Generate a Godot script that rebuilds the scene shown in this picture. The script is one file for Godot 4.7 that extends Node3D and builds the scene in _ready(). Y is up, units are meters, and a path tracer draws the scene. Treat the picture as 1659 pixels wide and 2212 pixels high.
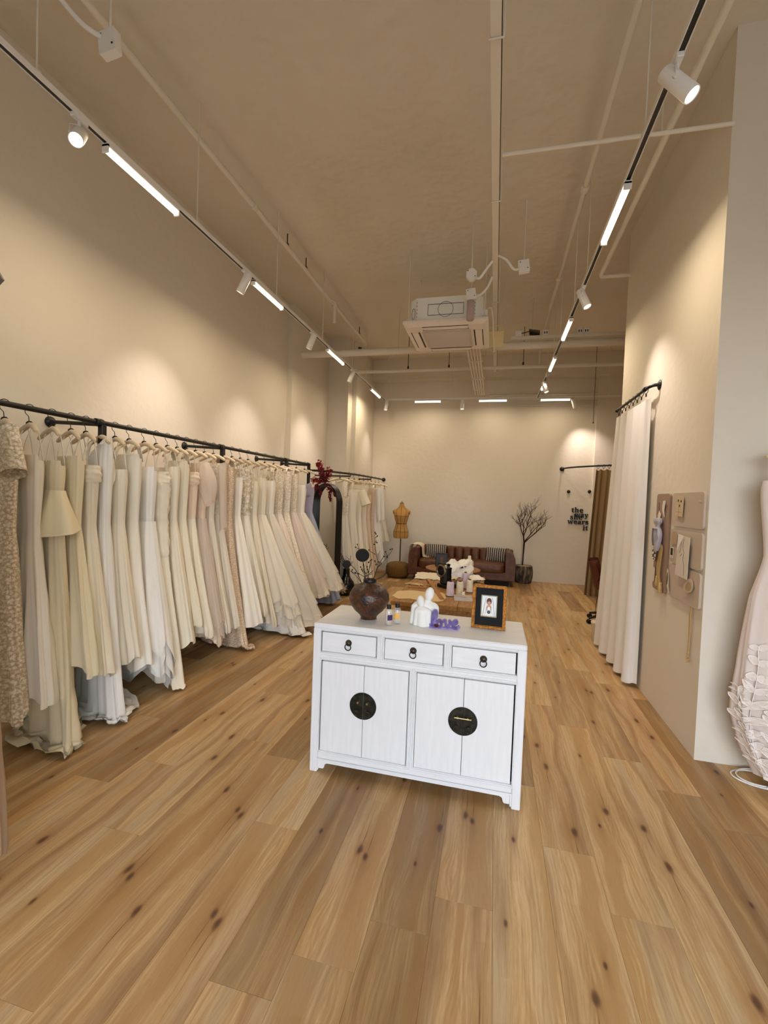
extends Node3D
# A bridal studio: gown racks along the left wall, a white sideboard in the middle, a sewing table and sofa behind.
const CEIL := 4.4
const TRACK_Y := 3.5
const WALL_L := -3.13
const WALL_B := -9.33
const WALL_R := 1.265
var used := {}
var rng := RandomNumberGenerator.new()
var M := {}

func _ready():
	rng.seed = 7
	camera_and_light()
	materials()
	room()
	ceiling_services()
	lamps()
	sideboard()
	things_on_sideboard()
	gown_racks()
	lounge()
	work_table()
	right_side()

func camera_and_light():
	var cam := Camera3D.new()
	cam.name = "camera"
	cam.position = Vector3(0, 1.55, 0)
	cam.rotation_degrees = Vector3(-1.843, 13.772, 2.121)
	cam.fov = 97.4
	cam.near = 0.05
	add_child(cam)
	cam.current = true
	var we := WorldEnvironment.new()
	we.name = "world_environment"
	var e := Environment.new()
	e.background_mode = Environment.BG_SKY
	var sky := Sky.new()
	var sm := ProceduralSkyMaterial.new()
	sm.sky_top_color = Color(0.69, 0.745, 0.82)
	sm.sky_horizon_color = Color(0.88, 0.90, 0.92)
	sm.ground_bottom_color = Color(0.45, 0.45, 0.45)
	sm.ground_horizon_color = Color(0.75, 0.76, 0.78)
	sm.sun_angle_max = 0.0
	sky.sky_material = sm
	e.sky = sky
	e.background_energy_multiplier = SKY_ENERGY
	e.tonemap_mode = Environment.TONE_MAPPER_LINEAR
	e.tonemap_exposure = EXPOSURE
	e.sdfgi_enabled = true
	e.ssao_enabled = true
	e.ssil_enabled = true
	we.environment = e
	add_child(we)
const SKY_ENERGY := 14.0
const EXPOSURE := 0.97

# ---------------------------------------------------------------- helpers
func numbered(n: String) -> String:
	if not used.has(n):
		used[n] = 0
		return n
	used[n] += 1
	return "%s_%03d" % [n, used[n]]

func S() -> SurfaceTool:
	var st := SurfaceTool.new()
	st.begin(Mesh.PRIMITIVE_TRIANGLES)
	return st

func commit(st: SurfaceTool) -> ArrayMesh:
	st.generate_normals()
	return st.commit()

func put(called: String, mesh: Mesh, m: Material, parent: Node = null, at := Vector3.ZERO) -> MeshInstance3D:
	var o := MeshInstance3D.new()
	o.mesh = mesh
	o.material_override = m
	o.position = at
	if parent == null:
		o.name = numbered(called)
		add_child(o)
	else:
		o.name = called
		parent.add_child(o, true)
	return o

func obj(called: String, st: SurfaceTool, m: Material, parent: Node = null) -> MeshInstance3D:
	return put(called, commit(st), m, parent)

func tag(o: Node, label: String, category: String, group := "") -> Node:
	o.set_meta("label", label)
	o.set_meta("category", category)
	if group != "":
		o.set_meta("group", group)
	return o

func thing(called: String, label: String, category: String, at := Vector3.ZERO, turn := 0.0, group := "") -> Node3D:
	var o := Node3D.new()
	o.name = numbered(called)
	add_child(o)
	o.position = at
	o.rotation.y = turn
	tag(o, label, category, group)
	return o

func copy(src: Node3D, at: Vector3, turn: float, label: String, group := "") -> Node3D:
	var o: Node3D = src.duplicate()
	o.name = numbered(String(src.get_meta("called", src.name)))
	add_child(o)
	o.position = at
	o.rotation.y = turn
	o.set_meta("label", label)
	if group != "":
		o.set_meta("group", group)
	return o

func struct(called: String, st: SurfaceTool, m: Material) -> MeshInstance3D:
	var o := put(called, commit(st), m)
	o.set_meta("kind", "structure")
	return o

func tri(st: SurfaceTool, a: Vector3, b: Vector3, c: Vector3):
	st.add_vertex(a); st.add_vertex(c); st.add_vertex(b)

func quad(st: SurfaceTool, a: Vector3, b: Vector3, c: Vector3, d: Vector3):
	tri(st, a, b, c); tri(st, a, c, d)

# a box with chamfered edges; t places it
func bx(st: SurfaceTool, c: Vector3, s: Vector3, bev := 0.0, t := Basis.IDENTITY):
	st.set_smooth_group(-1)
	var h := s * 0.5
	bev = minf(bev, minf(h.x, minf(h.y, h.z)) * 0.95)
	var n := [Vector3.RIGHT, Vector3.UP, Vector3.BACK]
	for ax in 3:
		var u: Vector3 = n[(ax + 1) % 3]
		var v: Vector3 = n[(ax + 2) % 3]
		var hu := h[(ax + 1) % 3] - bev
		var hv := h[(ax + 2) % 3] - bev
		for sg in [1.0, -1.0]:
			var w: Vector3 = n[ax] * (h[ax] * sg)
			var p := [w + u * hu + v * hv, w - u * hu + v * hv, w - u * hu - v * hv, w + u * hu - v * hv]
			for i in 4:
				p[i] = c + t * p[i]
			if sg > 0:
				quad(st, p[0], p[1], p[2], p[3])
			else:
				quad(st, p[3], p[2], p[1], p[0])
	if bev <= 0.0:
		return
	for ax in 3:
		var u: Vector3 = n[(ax + 1) % 3]
		var v: Vector3 = n[(ax + 2) % 3]
		var w: Vector3 = n[ax] * (h[ax] - bev)
		for su in [1.0, -1.0]:
			for sv in [1.0, -1.0]:
				var a: Vector3 = u * (h[(ax + 1) % 3] * su) + v * ((h[(ax + 2) % 3] - bev) * sv)
				var b: Vector3 = u * ((h[(ax + 1) % 3] - bev) * su) + v * (h[(ax + 2) % 3] * sv)
				if su * sv > 0:
					quad(st, c + t * (a - w), c + t * (a + w), c + t * (b + w), c + t * (b - w))
				else:
					quad(st, c + t * (b - w), c + t * (b + w), c + t * (a + w), c + t * (a - w))
	for sx in [1.0, -1.0]:
		for sy in [1.0, -1.0]:
			for sz in [1.0, -1.0]:
				var a := Vector3(h.x * sx, (h.y - bev) * sy, (h.z - bev) * sz)
				var b := Vector3((h.x - bev) * sx, h.y * sy, (h.z - bev) * sz)
				var d := Vector3((h.x - bev) * sx, (h.y - bev) * sy, h.z * sz)
				if sx * sy * sz > 0:
					tri(st, c + t * a, c + t * b, c + t * d)
				else:
					tri(st, c + t * a, c + t * d, c + t * b)

func box_mesh(s: Vector3, bev := 0.0) -> ArrayMesh:
	var st := S()
	bx(st, Vector3.ZERO, s, bev)
	return commit(st)

# box between two corners
func bxc(st: SurfaceTool, a: Vector3, b: Vector3, bev := 0.0):
	bx(st, (a + b) * 0.5, (b - a).abs(), bev)

func rings(st: SurfaceTool, rows: Array, closed := true, caps := false, sg := 0):
	st.set_smooth_group(sg)
	for i in rows.size() - 1:
		var p: PackedVector3Array = rows[i]
		var q: PackedVector3Array = rows[i + 1]
		var n := p.size()
		for j in (n if closed else n - 1):
			var k := (j + 1) % n
			tri(st, p[j], p[k], q[k]); tri(st, p[j], q[k], q[j])
	if caps:
		st.set_smooth_group(-1)
		for e in [0, rows.size() - 1]:
			var p: PackedVector3Array = rows[e]
			var c := Vector3.ZERO
			for v in p:
				c += v
			c /= p.size()
			for j in p.size():
				var k := (j + 1) % p.size()
				if e == 0:
					tri(st, c, p[k], p[j])
				else:
					tri(st, c, p[j], p[k])

# a tube through points; r is a number or one radius per point; flat squashes it along f
func tube(st: SurfaceTool, pts: Array, r, sides := 8, caps := true, squash := 1.0, f := Vector3.UP):
	var rows := []
	var up := Vector3.UP
	var n := pts.size()
	var t0: Vector3 = (pts[1] - pts[0]).normalized()
	if absf(t0.dot(up)) > 0.9:
		up = Vector3.RIGHT
	for i in n:
		var a: Vector3 = pts[maxi(i - 1, 0)]
		var b: Vector3 = pts[mini(i + 1, n - 1)]
		var t := (b - a).normalized()
		if t == Vector3.ZERO:
			t = t0
		var s := t.cross(up).normalized()
		up = s.cross(t).normalized()
		var rad: float = r if not (r is Array or r is PackedFloat32Array) else r[i]
		var ring := PackedVector3Array()
		for j in sides:
			var w := TAU * j / sides
			var d := (s * cos(w) + up * sin(w)) * rad
			if squash != 1.0:
				d -= f * d.dot(f) * (1.0 - squash)
			ring.append(pts[i] + d)
		rows.append(ring)
	rings(st, rows, true, caps)

func spline(pts: Array, steps := 6) -> Array:
	var out := []
	var n := pts.size()
	for i in n - 1:
		var a: Vector3 = pts[maxi(i - 1, 0)]
		var b: Vector3 = pts[i]
		var c: Vector3 = pts[i + 1]
		var d: Vector3 = pts[mini(i + 2, n - 1)]
		for k in steps:
			out.append(b.cubic_interpolate(c, a, d, float(k) / steps))
	out.append(pts[n - 1])
	return out

func lathe(st: SurfaceTool, prof: Array, segs := 24, at := Vector3.ZERO, t := Basis.IDENTITY, sg := 0):
	var rows := []
	for p in prof:
		var ring := PackedVector3Array()
		for j in segs:
			var w := TAU * j / segs
			ring.append(at + t * Vector3(cos(w) * p.x, p.y, -sin(w) * p.x))
		rows.append(ring)
	rings(st, rows, true, false, sg)

func cyl(st: SurfaceTool, a: Vector3, b: Vector3, r: float, sides := 12):
	tube(st, [a, b], r, sides)

func ball(st: SurfaceTool, c: Vector3, r: Vector3, n := 12, t := Basis.IDENTITY):
	var rows := []
	for i in range(n / 2 + 1):
		var a := PI * i / (n / 2) - PI / 2
		var ring := PackedVector3Array()
		for j in n:
			var w := TAU * j / n
			ring.append(c + t * Vector3(cos(a) * cos(w) * r.x, sin(a) * r.y, -cos(a) * sin(w) * r.z))
		rows.append(ring)
	rings(st, rows)

func prism(st: SurfaceTool, poly: PackedVector2Array, z0: float, z1: float, t := Transform3D.IDENTITY):
	st.set_smooth_group(-1)
	var idx := Geometry2D.triangulate_polygon(poly)
	if Geometry2D.is_polygon_clockwise(poly):
		poly = poly.duplicate()
		poly.reverse()
		idx = Geometry2D.triangulate_polygon(poly)
	for i in range(0, idx.size(), 3):
		var p := [poly[idx[i]], poly[idx[i + 1]], poly[idx[i + 2]]]
		if (p[1] - p[0]).cross(p[2] - p[0]) < 0:
			p = [p[0], p[2], p[1]]
		var f := []
		var b := []
		for v in p:
			f.append(t * Vector3(v.x, v.y, z1))
			b.append(t * Vector3(v.x, v.y, z0))
		tri(st, f[0], f[1], f[2])
		tri(st, b[0], b[2], b[1])
	for i in poly.size():
		var a := poly[i]
		var c := poly[(i + 1) % poly.size()]
		quad(st, t * Vector3(a.x, a.y, z0), t * Vector3(c.x, c.y, z0), t * Vector3(c.x, c.y, z1), t * Vector3(a.x, a.y, z1))

func round_rect(w: float, h: float, r: float, n := 4) -> PackedVector2Array:
	var p := PackedVector2Array()
	for k in 4:
		var c := Vector2((w / 2 - r) * (1 if k == 0 or k == 3 else -1), (h / 2 - r) * (1 if k < 2 else -1))
		for i in n + 1:
			var a := PI / 2 * (k + float(i) / n)
			p.append(c + Vector2(cos(a), sin(a)) * r)
	return p

func mat(c: Color, rough := 0.7, metal := 0.0) -> StandardMaterial3D:
	var m := StandardMaterial3D.new()
	m.albedo_color = c
	m.roughness = rough
	m.metallic = metal
	return m

func glow(c: Color, e: float) -> StandardMaterial3D:
	var m := mat(Color(0.9, 0.9, 0.9), 0.6)
	m.emission_enabled = true
	m.emission = c
	m.emission_energy_multiplier = e
	return m

func noise_tex(freq: float, ramp: Array, size := 256, kind := FastNoiseLite.TYPE_SIMPLEX_SMOOTH, normal := false, strength := 4.0, sd := 1) -> NoiseTexture2D:
	var nz := FastNoiseLite.new()
	nz.seed = sd
	nz.noise_type = kind
	nz.frequency = freq
	nz.fractal_octaves = 4
	var t := NoiseTexture2D.new()
	t.width = size
	t.height = size
	t.seamless = true
	t.noise = nz
	if normal:
		t.as_normal_map = true
		t.bump_strength = strength
	elif ramp.size() > 0:
		var g := Gradient.new()
		var off := PackedFloat32Array()
		var col := PackedColorArray()
		for r in ramp:
			off.append(r[0])
			col.append(r[1])
		g.offsets = off
		g.colors = col
		t.color_ramp = g
	return t

func tri_tex(m: StandardMaterial3D, tex: Texture2D, scale: float, nrm: Texture2D = null, ns := 1.0, world := false) -> StandardMaterial3D:
	if tex:
		m.albedo_texture = tex
	if nrm:
		m.normal_enabled = true
		m.normal_texture = nrm
		m.normal_scale = ns
	m.uv1_triplanar = true
	m.uv1_world_triplanar = world
	m.uv1_scale = Vector3.ONE * scale
	return m

func lerp_table(tab: Array, y: float, col: int) -> float:
	# tab rows [y, ...] with y falling; smooth between rows
	if y >= tab[0][0]:
		return tab[0][col]
	for i in tab.size() - 1:
		if y >= tab[i + 1][0]:
			var f: float = (tab[i][0] - y) / (tab[i][0] - tab[i + 1][0])
			var a: float = tab[maxi(i - 1, 0)][col]
			var d: float = tab[mini(i + 2, tab.size() - 1)][col]
			return lerpf(cubic_interpolate(tab[i][col], tab[i + 1][col], a, d, f), lerpf(tab[i][col], tab[i + 1][col], f), 0.5)
	return tab[-1][col]

# a pixel of the photograph (1659 x 2212) turned into a point on the plane z
func pz(x: float, y: float, z: float) -> Vector3:
	var b := Basis.from_euler(Vector3(deg_to_rad(-1.843), deg_to_rad(13.772), deg_to_rad(2.121)))
	var d := b * Vector3(x - 829.5, 1106.0 - y, -971.64)
	return Vector3(0, 1.55, 0) + d * (z / d.z)

func each(called: String, centres: Array, size: Vector3, bev: float, m: Material, parent: Node):
	var mesh := box_mesh(size, bev)
	for c in centres:
		put(called, mesh, m, parent, c)

# one separate tube for every list of points
func tubes(called: String, lists: Array, r: float, sides: int, m: Material, parent: Node):
	for l in lists:
		var st := S()
		tube(st, l, r, sides)
		obj(called, st, m, parent)

func smin(a: float, b: float, k: float) -> float:
	var h := clampf(0.5 + 0.5 * (b - a) / k, 0, 1)
	return lerpf(b, a, h) - k * h * (1.0 - h)

func capsule(p: Vector3, a: Vector3, b: Vector3, ra: float, rb: float) -> float:
	var ab := b - a
	var t := clampf((p - a).dot(ab) / ab.length_squared(), 0, 1)
	return (p - a - ab * t).length() - lerpf(ra, rb, t)

func ellipsoid(p: Vector3, c: Vector3, r: Vector3) -> float:
	var q := (p - c) / r
	return (q.length() - 1.0) * minf(r.x, minf(r.y, r.z))

# surface nets over a field that is negative inside
func blob(st: SurfaceTool, field: Callable, lo: Vector3, hi: Vector3, cell: float):
	st.set_smooth_group(0)
	var n := Vector3i(((hi - lo) / cell).ceil()) + Vector3i.ONE
	var f := PackedFloat32Array()
	f.resize(n.x * n.y * n.z)
	var at := 0
	for k in n.z:
		for j in n.y:
			for i in n.x:
				f[at] = field.call(lo + Vector3(i, j, k) * cell)
				at += 1
	var sx := 1
	var sy := n.x
	var sz := n.x * n.y
	var verts := {}
	for k in n.z - 1:
		for j in n.y - 1:
			for i in n.x - 1:
				var b := i + j * sy + k * sz
				var inside := 0
				for o in [0, sx, sy, sx + sy, sz, sz + sx, sz + sy, sz + sx + sy]:
					if f[b + o] < 0.0:
						inside += 1
				if inside == 0 or inside == 8:
					continue
				var sum := Vector3.ZERO
				var cnt := 0
				for e in EDGES:
					var pa: Vector3i = e[0]
					var pb: Vector3i = e[1]
					var va := f[b + pa.x + pa.y * sy + pa.z * sz]
					var vb := f[b + pb.x + pb.y * sy + pb.z * sz]
					if (va < 0.0) != (vb < 0.0):
						sum += Vector3(pa).lerp(Vector3(pb), va / (va - vb))
						cnt += 1
				verts[b] = lo + (Vector3(i, j, k) + sum / cnt) * cell
	for b in verts:
		var i: int = b % n.x
		var j: int = (b / sy) % n.y
		var k: int = b / sz
		var v0 := f[b]
		if j > 0 and k > 0 and (v0 < 0.0) != (f[b + sx] < 0.0):
			_net(st, verts, [b, b - sy, b - sy - sz, b - sz], v0 < 0.0)
		if i > 0 and k > 0 and (v0 < 0.0) != (f[b + sy] < 0.0):
			_net(st, verts, [b, b - sz, b - sz - sx, b - sx], v0 < 0.0)
		if i > 0 and j > 0 and (v0 < 0.0) != (f[b + sz] < 0.0):
			_net(st, verts, [b, b - sx, b - sx - sy, b - sy], v0 < 0.0)

func _net(st: SurfaceTool, verts: Dictionary, c: Array, out: bool):
	for i in 4:
		if not verts.has(c[i]):
			return
	if out:
		quad(st, verts[c[0]], verts[c[1]], verts[c[2]], verts[c[3]])
	else:
		quad(st, verts[c[3]], verts[c[2]], verts[c[1]], verts[c[0]])

const EDGES := [[Vector3i(0, 0, 0), Vector3i(1, 0, 0)], [Vector3i(0, 1, 0), Vector3i(1, 1, 0)], [Vector3i(0, 0, 1), Vector3i(1, 0, 1)], [Vector3i(0, 1, 1), Vector3i(1, 1, 1)], [Vector3i(0, 0, 0), Vector3i(0, 1, 0)], [Vector3i(1, 0, 0), Vector3i(1, 1, 0)], [Vector3i(0, 0, 1), Vector3i(0, 1, 1)], [Vector3i(1, 0, 1), Vector3i(1, 1, 1)], [Vector3i(0, 0, 0), Vector3i(0, 0, 1)], [Vector3i(1, 0, 0), Vector3i(1, 0, 1)], [Vector3i(0, 1, 0), Vector3i(0, 1, 1)], [Vector3i(1, 1, 0), Vector3i(1, 1, 1)]]

# ---------------------------------------------------------------- materials
func materials():
	M.wall = tri_tex(mat(Color(0.87, 0.832, 0.765), 0.92), null, 0.7, noise_tex(0.05, [], 256, FastNoiseLite.TYPE_SIMPLEX_SMOOTH, true, 3.0), 0.12)
	M.ceiling = tri_tex(mat(Color(0.87, 0.832, 0.765), 0.95), noise_tex(0.006, [[0.2, Color(0.97, 0.97, 0.96)], [0.8, Color(1, 1, 1)]], 256), 0.25, noise_tex(0.08, [], 256, FastNoiseLite.TYPE_SIMPLEX_SMOOTH, true, 3.0), 0.2)
	M.pipe = mat(Color(0.89, 0.86, 0.80), 0.7)
	M.white_metal = mat(Color(0.93, 0.92, 0.90), 0.45)
	M.black = mat(Color(0.025, 0.025, 0.028), 0.45)
	M.black_soft = mat(Color(0.03, 0.028, 0.028), 0.8)
	M.dark = mat(Color(0.06, 0.055, 0.05), 0.6)
	M.steel = mat(Color(0.75, 0.75, 0.76), 0.3, 1.0)
	M.bronze = mat(Color(0.30, 0.27, 0.22), 0.42, 0.85)
	M.bronze_plate = tri_tex(mat(Color(0.22, 0.205, 0.17), 0.5, 0.7), noise_tex(0.03, [[0.25, Color(0.7, 0.7, 0.68)], [0.75, Color(1, 1, 1)]], 128), 6.0)
	M.tube_on = glow(Color(1.0, 0.95, 0.84), 4.0)
	M.spot_on = glow(Color(1.0, 0.95, 0.90), 6.0)
	M.glass = mat(Color(1, 1, 1, 0.06), 0.02)
	M.glass.transparency = BaseMaterial3D.TRANSPARENCY_ALPHA

# ---------------------------------------------------------------- the room
func room():
	var st := S()
	bxc(st, Vector3(WALL_L - 0.2, 0, 2.0), Vector3(WALL_L, CEIL, WALL_B - 0.2))
	struct("wall_left", st, M.wall)
	var steps := [[WALL_L, -3.045, -6.3], [-3.045, -2.66, -7.8], [-2.66, -2.58, -8.05]]
	for i in 3:
		st = S()
		bxc(st, Vector3(steps[i][0], 0, steps[i][2]), Vector3(steps[i][1], CEIL, WALL_B))
		struct("trim_%d" % (i + 1), st, M.wall)
	st = S()
	bxc(st, Vector3(WALL_L - 0.2, 0, WALL_B - 0.2), Vector3(3.4, CEIL, WALL_B))
	struct("wall_back", st, M.wall)
	st = S()
	bxc(st, Vector3(WALL_L, 3.98, WALL_B), Vector3(3.2, CEIL, WALL_B + 0.22))
	struct("trim_4", st, M.wall)
	st = S()
	bxc(st, Vector3(1.80, 0, WALL_B), Vector3(2.3, 3.98, WALL_B + 0.07))
	struct("trim_5", st, M.wall)
	st = S()
	bxc(st, Vector3(WALL_R, 0, -5.27), Vector3(WALL_R + 0.13, CEIL, -3.127))
	bxc(st, Vector3(WALL_R + 0.13, 0, -3.26), Vector3(3.2, CEIL, -3.127))
	struct("wall_right", st, M.wall)
	st = S()
	bxc(st, Vector3(3.2, 0, 2.0), Vector3(3.4, CEIL, WALL_B))
	struct("wall_side", st, M.wall)
	st = S()
	bxc(st, Vector3(WALL_L - 0.2, CEIL, 2.0), Vector3(3.4, CEIL + 0.2, WALL_B - 0.2))
	struct("ceiling", st, M.ceiling)
	# the shop front behind the camera: piers, header and four panes
	st = S()
	bxc(st, Vector3(WALL_L, 0, 1.8), Vector3(-1.0, CEIL, 2.0))
	bxc(st, Vector3(2.8, 0, 1.8), Vector3(3.2, CEIL, 2.0))
	bxc(st, Vector3(-1.0, 3.1, 1.8), Vector3(2.8, CEIL, 2.0))
	struct("wall_front", st, M.wall)
	st = S()
	for i in 5:
		var x: float = lerpf(-0.97, 2.77, i / 4.0)
		bxc(st, Vector3(x - 0.03, 0, 1.86), Vector3(x + 0.03, 3.1, 1.94), 0.004)
	for y in [0.04, 3.06]:
		bxc(st, Vector3(-1.0, y - 0.04, 1.86), Vector3(2.8, y + 0.04, 1.94), 0.004)
	var w := struct("window_1", st, M.black)
	for i in 4:
		st = S()
		bxc(st, Vector3(lerpf(-0.97, 2.77, i / 4.0) + 0.03, 0.08, 1.895), Vector3(lerpf(-0.97, 2.77, (i + 1) / 4.0) - 0.03, 3.02, 1.905))
		obj("pane", st, M.glass, w)
	st = S()
	bxc(st, Vector3(-12, -0.25, 2.0), Vector3(12, -0.05, 14))
	struct("pavement", st, mat(Color(0.55, 0.54, 0.52), 0.9))
	wood_floor()

func wood_image(sd: int) -> ImageTexture:
	var W := 224
	var H := 1024
	var r := RandomNumberGenerator.new()
	r.seed = sd * 77 + 5
	var fine := FastNoiseLite.new()
	fine.seed = sd
	fine.noise_type = FastNoiseLite.TYPE_SIMPLEX
	fine.frequency = 1.0
	fine.fractal_type = FastNoiseLite.FRACTAL_NONE
	var low := FastNoiseLite.new()
	low.seed = sd + 40
	low.frequency = 1.0
	low.fractal_octaves = 2
	var knots := []
	for i in 2 + sd % 2:
		knots.append([r.randf_range(0.12, 0.88), r.randf_range(0.04, 0.96), r.randf_range(0.45, 1.25)])
	var light := Color(0.85, 0.73, 0.54)
	var mid := Color(0.73, 0.58, 0.38)
	var deep := Color(0.54, 0.375, 0.205)
	var black := Color(0.27, 0.17, 0.10)
	var greyish := Color(0.74, 0.655, 0.525)
	var data := PackedByteArray()
	data.resize(W * H * 3)
	var centre := r.randf_range(0.2, 0.8)
	var at := 0
	for j in H:
		var v := float(j) / H
		for i in W:
			var u := float(i) / W
			var warp := low.get_noise_2d(u * 1.2 + 9.0, v * 3.0) * 0.06
			var dark := 0.0
			var halo := 0.0
			for k in knots:
				var du: float = (u - k[0]) / (0.06 * k[2])
				var dv: float = (v - k[1]) / (0.0155 * k[2])
				if absf(dv) < 14.0:
					var wob := 1.0 + 0.18 * fine.get_noise_2d(u * 5.0, v * 20.0)
					var d := sqrt(du * du + dv * dv * 0.6) * wob
					warp += (0.055 * k[2]) * signf(du) * exp(-d * 0.4)
					dark = maxf(dark, exp(-d * d * 1.5))
					# brown tail along the grain and a short check in the wood
					halo = maxf(halo, exp(-du * du * 0.22) * exp(-absf(dv) * 0.12) * 0.8)
					dark = maxf(dark, 0.7 * exp(-pow(du - 0.25 * sin(dv * 0.4), 2.0) * 70.0) * exp(-absf(dv - 4.0) * 0.25) * (1.0 if k[2] > 0.85 else 0.0))
			var ring := sin((absf(u - centre + warp * 1.5) * 15.0 + low.get_noise_2d(u * 0.4, v * 1.6 + 30.0) * 3.4) * TAU) * 0.5 + 0.5
			var zone := smoothstep(0.0, 0.45, low.get_noise_2d(u * 1.1 + 50.0, v * 2.1))
			var streak := low.get_noise_2d(u * 1.9 + warp * 4.0, v * 0.55 + 60.0) * 0.5 + 0.5
			var streak2 := low.get_noise_2d(u * 14.0 + warp * 12.0, v * 2.4 + 20.0) * 0.5 + 0.5
			var band := low.get_noise_2d(u * 1.3 + 3.0, v * 0.6 + 80.0) * 0.5 + 0.5
			var g := fine.get_noise_2d(u * 80.0 + warp * 40.0, v * 30.0)
			var pore := smoothstep(0.35, 0.85, fine.get_noise_2d(u * 60.0 + warp * 30.0, v * 12.0 + 5.0))
			var c := light.lerp(mid, clampf(streak * 3.4 - 1.25 + (streak2 - 0.5) * 0.55 + (ring - 0.5) * (0.10 + 0.40 * zone) + g * 0.13, 0, 1))
			c = c.lerp(greyish, clampf(band * 2.6 - 1.15, 0, 1) * 0.75)
			c = c.lerp(deep, clampf((1.0 - streak) * 2.4 - 1.2 + (streak2 - 0.5) * 0.6, 0, 1) * 0.6 + pore * 0.16)
			c = c.lerp(deep, clampf(halo * 0.75 + dark, 0, 1) * 0.75)
			c = c.lerp(black, clampf(dark * 1.5 - 0.3, 0, 1) * 0.7)
			data[at] = c.r8
			data[at + 1] = c.g8
			data[at + 2] = c.b8
			at += 3
	var im := Image.create_from_data(W, H, false, Image.FORMAT_RGB8, data)
	im.generate_mipmaps()
	return ImageTexture.create_from_image(im)

func wood_floor():
	var st := S()
	bxc(st, Vector3(WALL_L - 0.2, -0.22, 2.0), Vector3(3.4, -0.012, WALL_B - 0.2))
	var fl := struct("floor", st, mat(Color(0.20, 0.14, 0.08), 0.9))
	var mats := []
	var tones := [Color(1.0, 0.99, 0.97), Color(0.91, 0.89, 0.87), Color(1.0, 1.0, 1.0), Color(0.82, 0.78, 0.73), Color(0.96, 0.93, 0.90)]
	var gr := noise_tex(0.02, [[0.3, Color(0.36, 0.36, 0.36)], [0.7, Color(0.50, 0.50, 0.50)]], 128)
	for i in 6:
		var tex := wood_image(i + 1)
		for k in 2:
			var m := mat(tones[(i + k * 2) % 5], 0.45)
			m.albedo_texture = tex
			m.roughness_texture = gr
			m.roughness = 1.0
			m.metallic_specular = 0.45
			mats.append(m)
	var wd := 0.2183
	var ln := 1.5
	# end joints read off the photograph for the rows that show them (row counted from the seam at x 0.0595)
	var known := {-1: -1.72, 0: -2.55, 1: -2.116, 2: -1.833, 3: -2.99, 4: -2.727, -3: -1.366}
	var r := RandomNumberGenerator.new()
	r.seed = 31
	for row in range(-15, 15):
		var x0 := 0.0595 + row * wd
		var xa := maxf(x0, WALL_L)
		var xb := minf(x0 + wd, 3.2)
		if xb - xa < 0.01:
			continue
		var z: float = known.get(row, -r.randf_range(0.0, ln))
		while z < 1.8:
			z += ln
		while z > WALL_B:
			var za := minf(z, 1.8)
			var zb := maxf(z - ln, WALL_B)
			z -= ln
			if za - zb < 0.03:
				continue
			if xa > WALL_R + 0.3 and zb < -3.3 and zb > -5.0:
				pass
			var flip := r.randf() < 0.5
			put("plank", plank(xa, xb, za, zb, x0, wd, ln, z + ln, flip), mats[r.randi() % mats.size()], fl)

func plank(xa: float, xb: float, za: float, zb: float, x0: float, wd: float, ln: float, z0: float, flip: bool) -> ArrayMesh:
	var st := S()
	st.set_smooth_group(-1)
	var g := 0.0002
	var b := 0.0008
	var top := [Vector3(xa + g + b, 0, za - g - b), Vector3(xb - g - b, 0, za - g - b), Vector3(xb - g - b, 0, zb + g + b), Vector3(xa + g + b, 0, zb + g + b)]
	var low := [Vector3(xa + g, -b, za - g), Vector3(xb - g, -b, za - g), Vector3(xb - g, -b, zb + g), Vector3(xa + g, -b, zb + g)]
	var bot := []
	for p in low:
		bot.append(Vector3(p.x, -0.012, p.z))
	var f := func(v: Vector3):
		var uv := Vector2((v.x - x0) / wd, (z0 - v.z) / ln)
		if flip:
			uv = Vector2.ONE - uv
		st.set_uv(uv)
		st.add_vertex(v)
	for q in [[top[0], top[1], top[2], top[3]]] + range(4).map(func(i): return [low[i], low[(i + 1) % 4], top[(i + 1) % 4], top[i]]) + range(4).map(func(i): return [bot[i], bot[(i + 1) % 4], low[(i + 1) % 4], low[i]]):
		for k in [0, 2, 1, 0, 3, 2]:
			f.call(q[k])
	return commit(st)

# ---------------------------------------------------------------- lamps on the suspended track
const WARM := Color(1.0, 0.92, 0.79)
const SPOT_COL := Color(1.0, 0.93, 0.90)
const TUBE_E := 1.12
const SPOT_E := 1.7

func rail(a: Vector3, b: Vector3, label: String):
	var t := thing("light_track", label, "light track", a)
	var st := S()
	var d := b - a
	var n := d.normalized()
	var s := n.cross(Vector3.UP) * 0.0165
	var up := Vector3(0, 0.03, 0)
	for sg in [1.0, -1.0]:
		var o: Vector3 = s * sg
		var w: Vector3 = s * 0.28 * sg
		bx(st, d * 0.5 + o - w * 0.5 + up * 0.5, Vector3(w.length() if absf(d.x) < 0.1 else d.length(), 0.03, d.length() if absf(d.x) < 0.1 else w.length()))
	bx(st, d * 0.5 + up * 0.9, Vector3(0.028 if absf(d.x) < 0.1 else d.length(), 0.008, d.length() if absf(d.x) < 0.1 else 0.028))
	obj("housing", st, M.white_metal, t)
	st = S()
	bx(st, d * 0.5 + up * 0.45, Vector3(0.024 if absf(d.x) < 0.1 else d.length(), 0.018, d.length() if absf(d.x) < 0.1 else 0.024))
	obj("slot", st, M.black, t)
	return t

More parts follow.
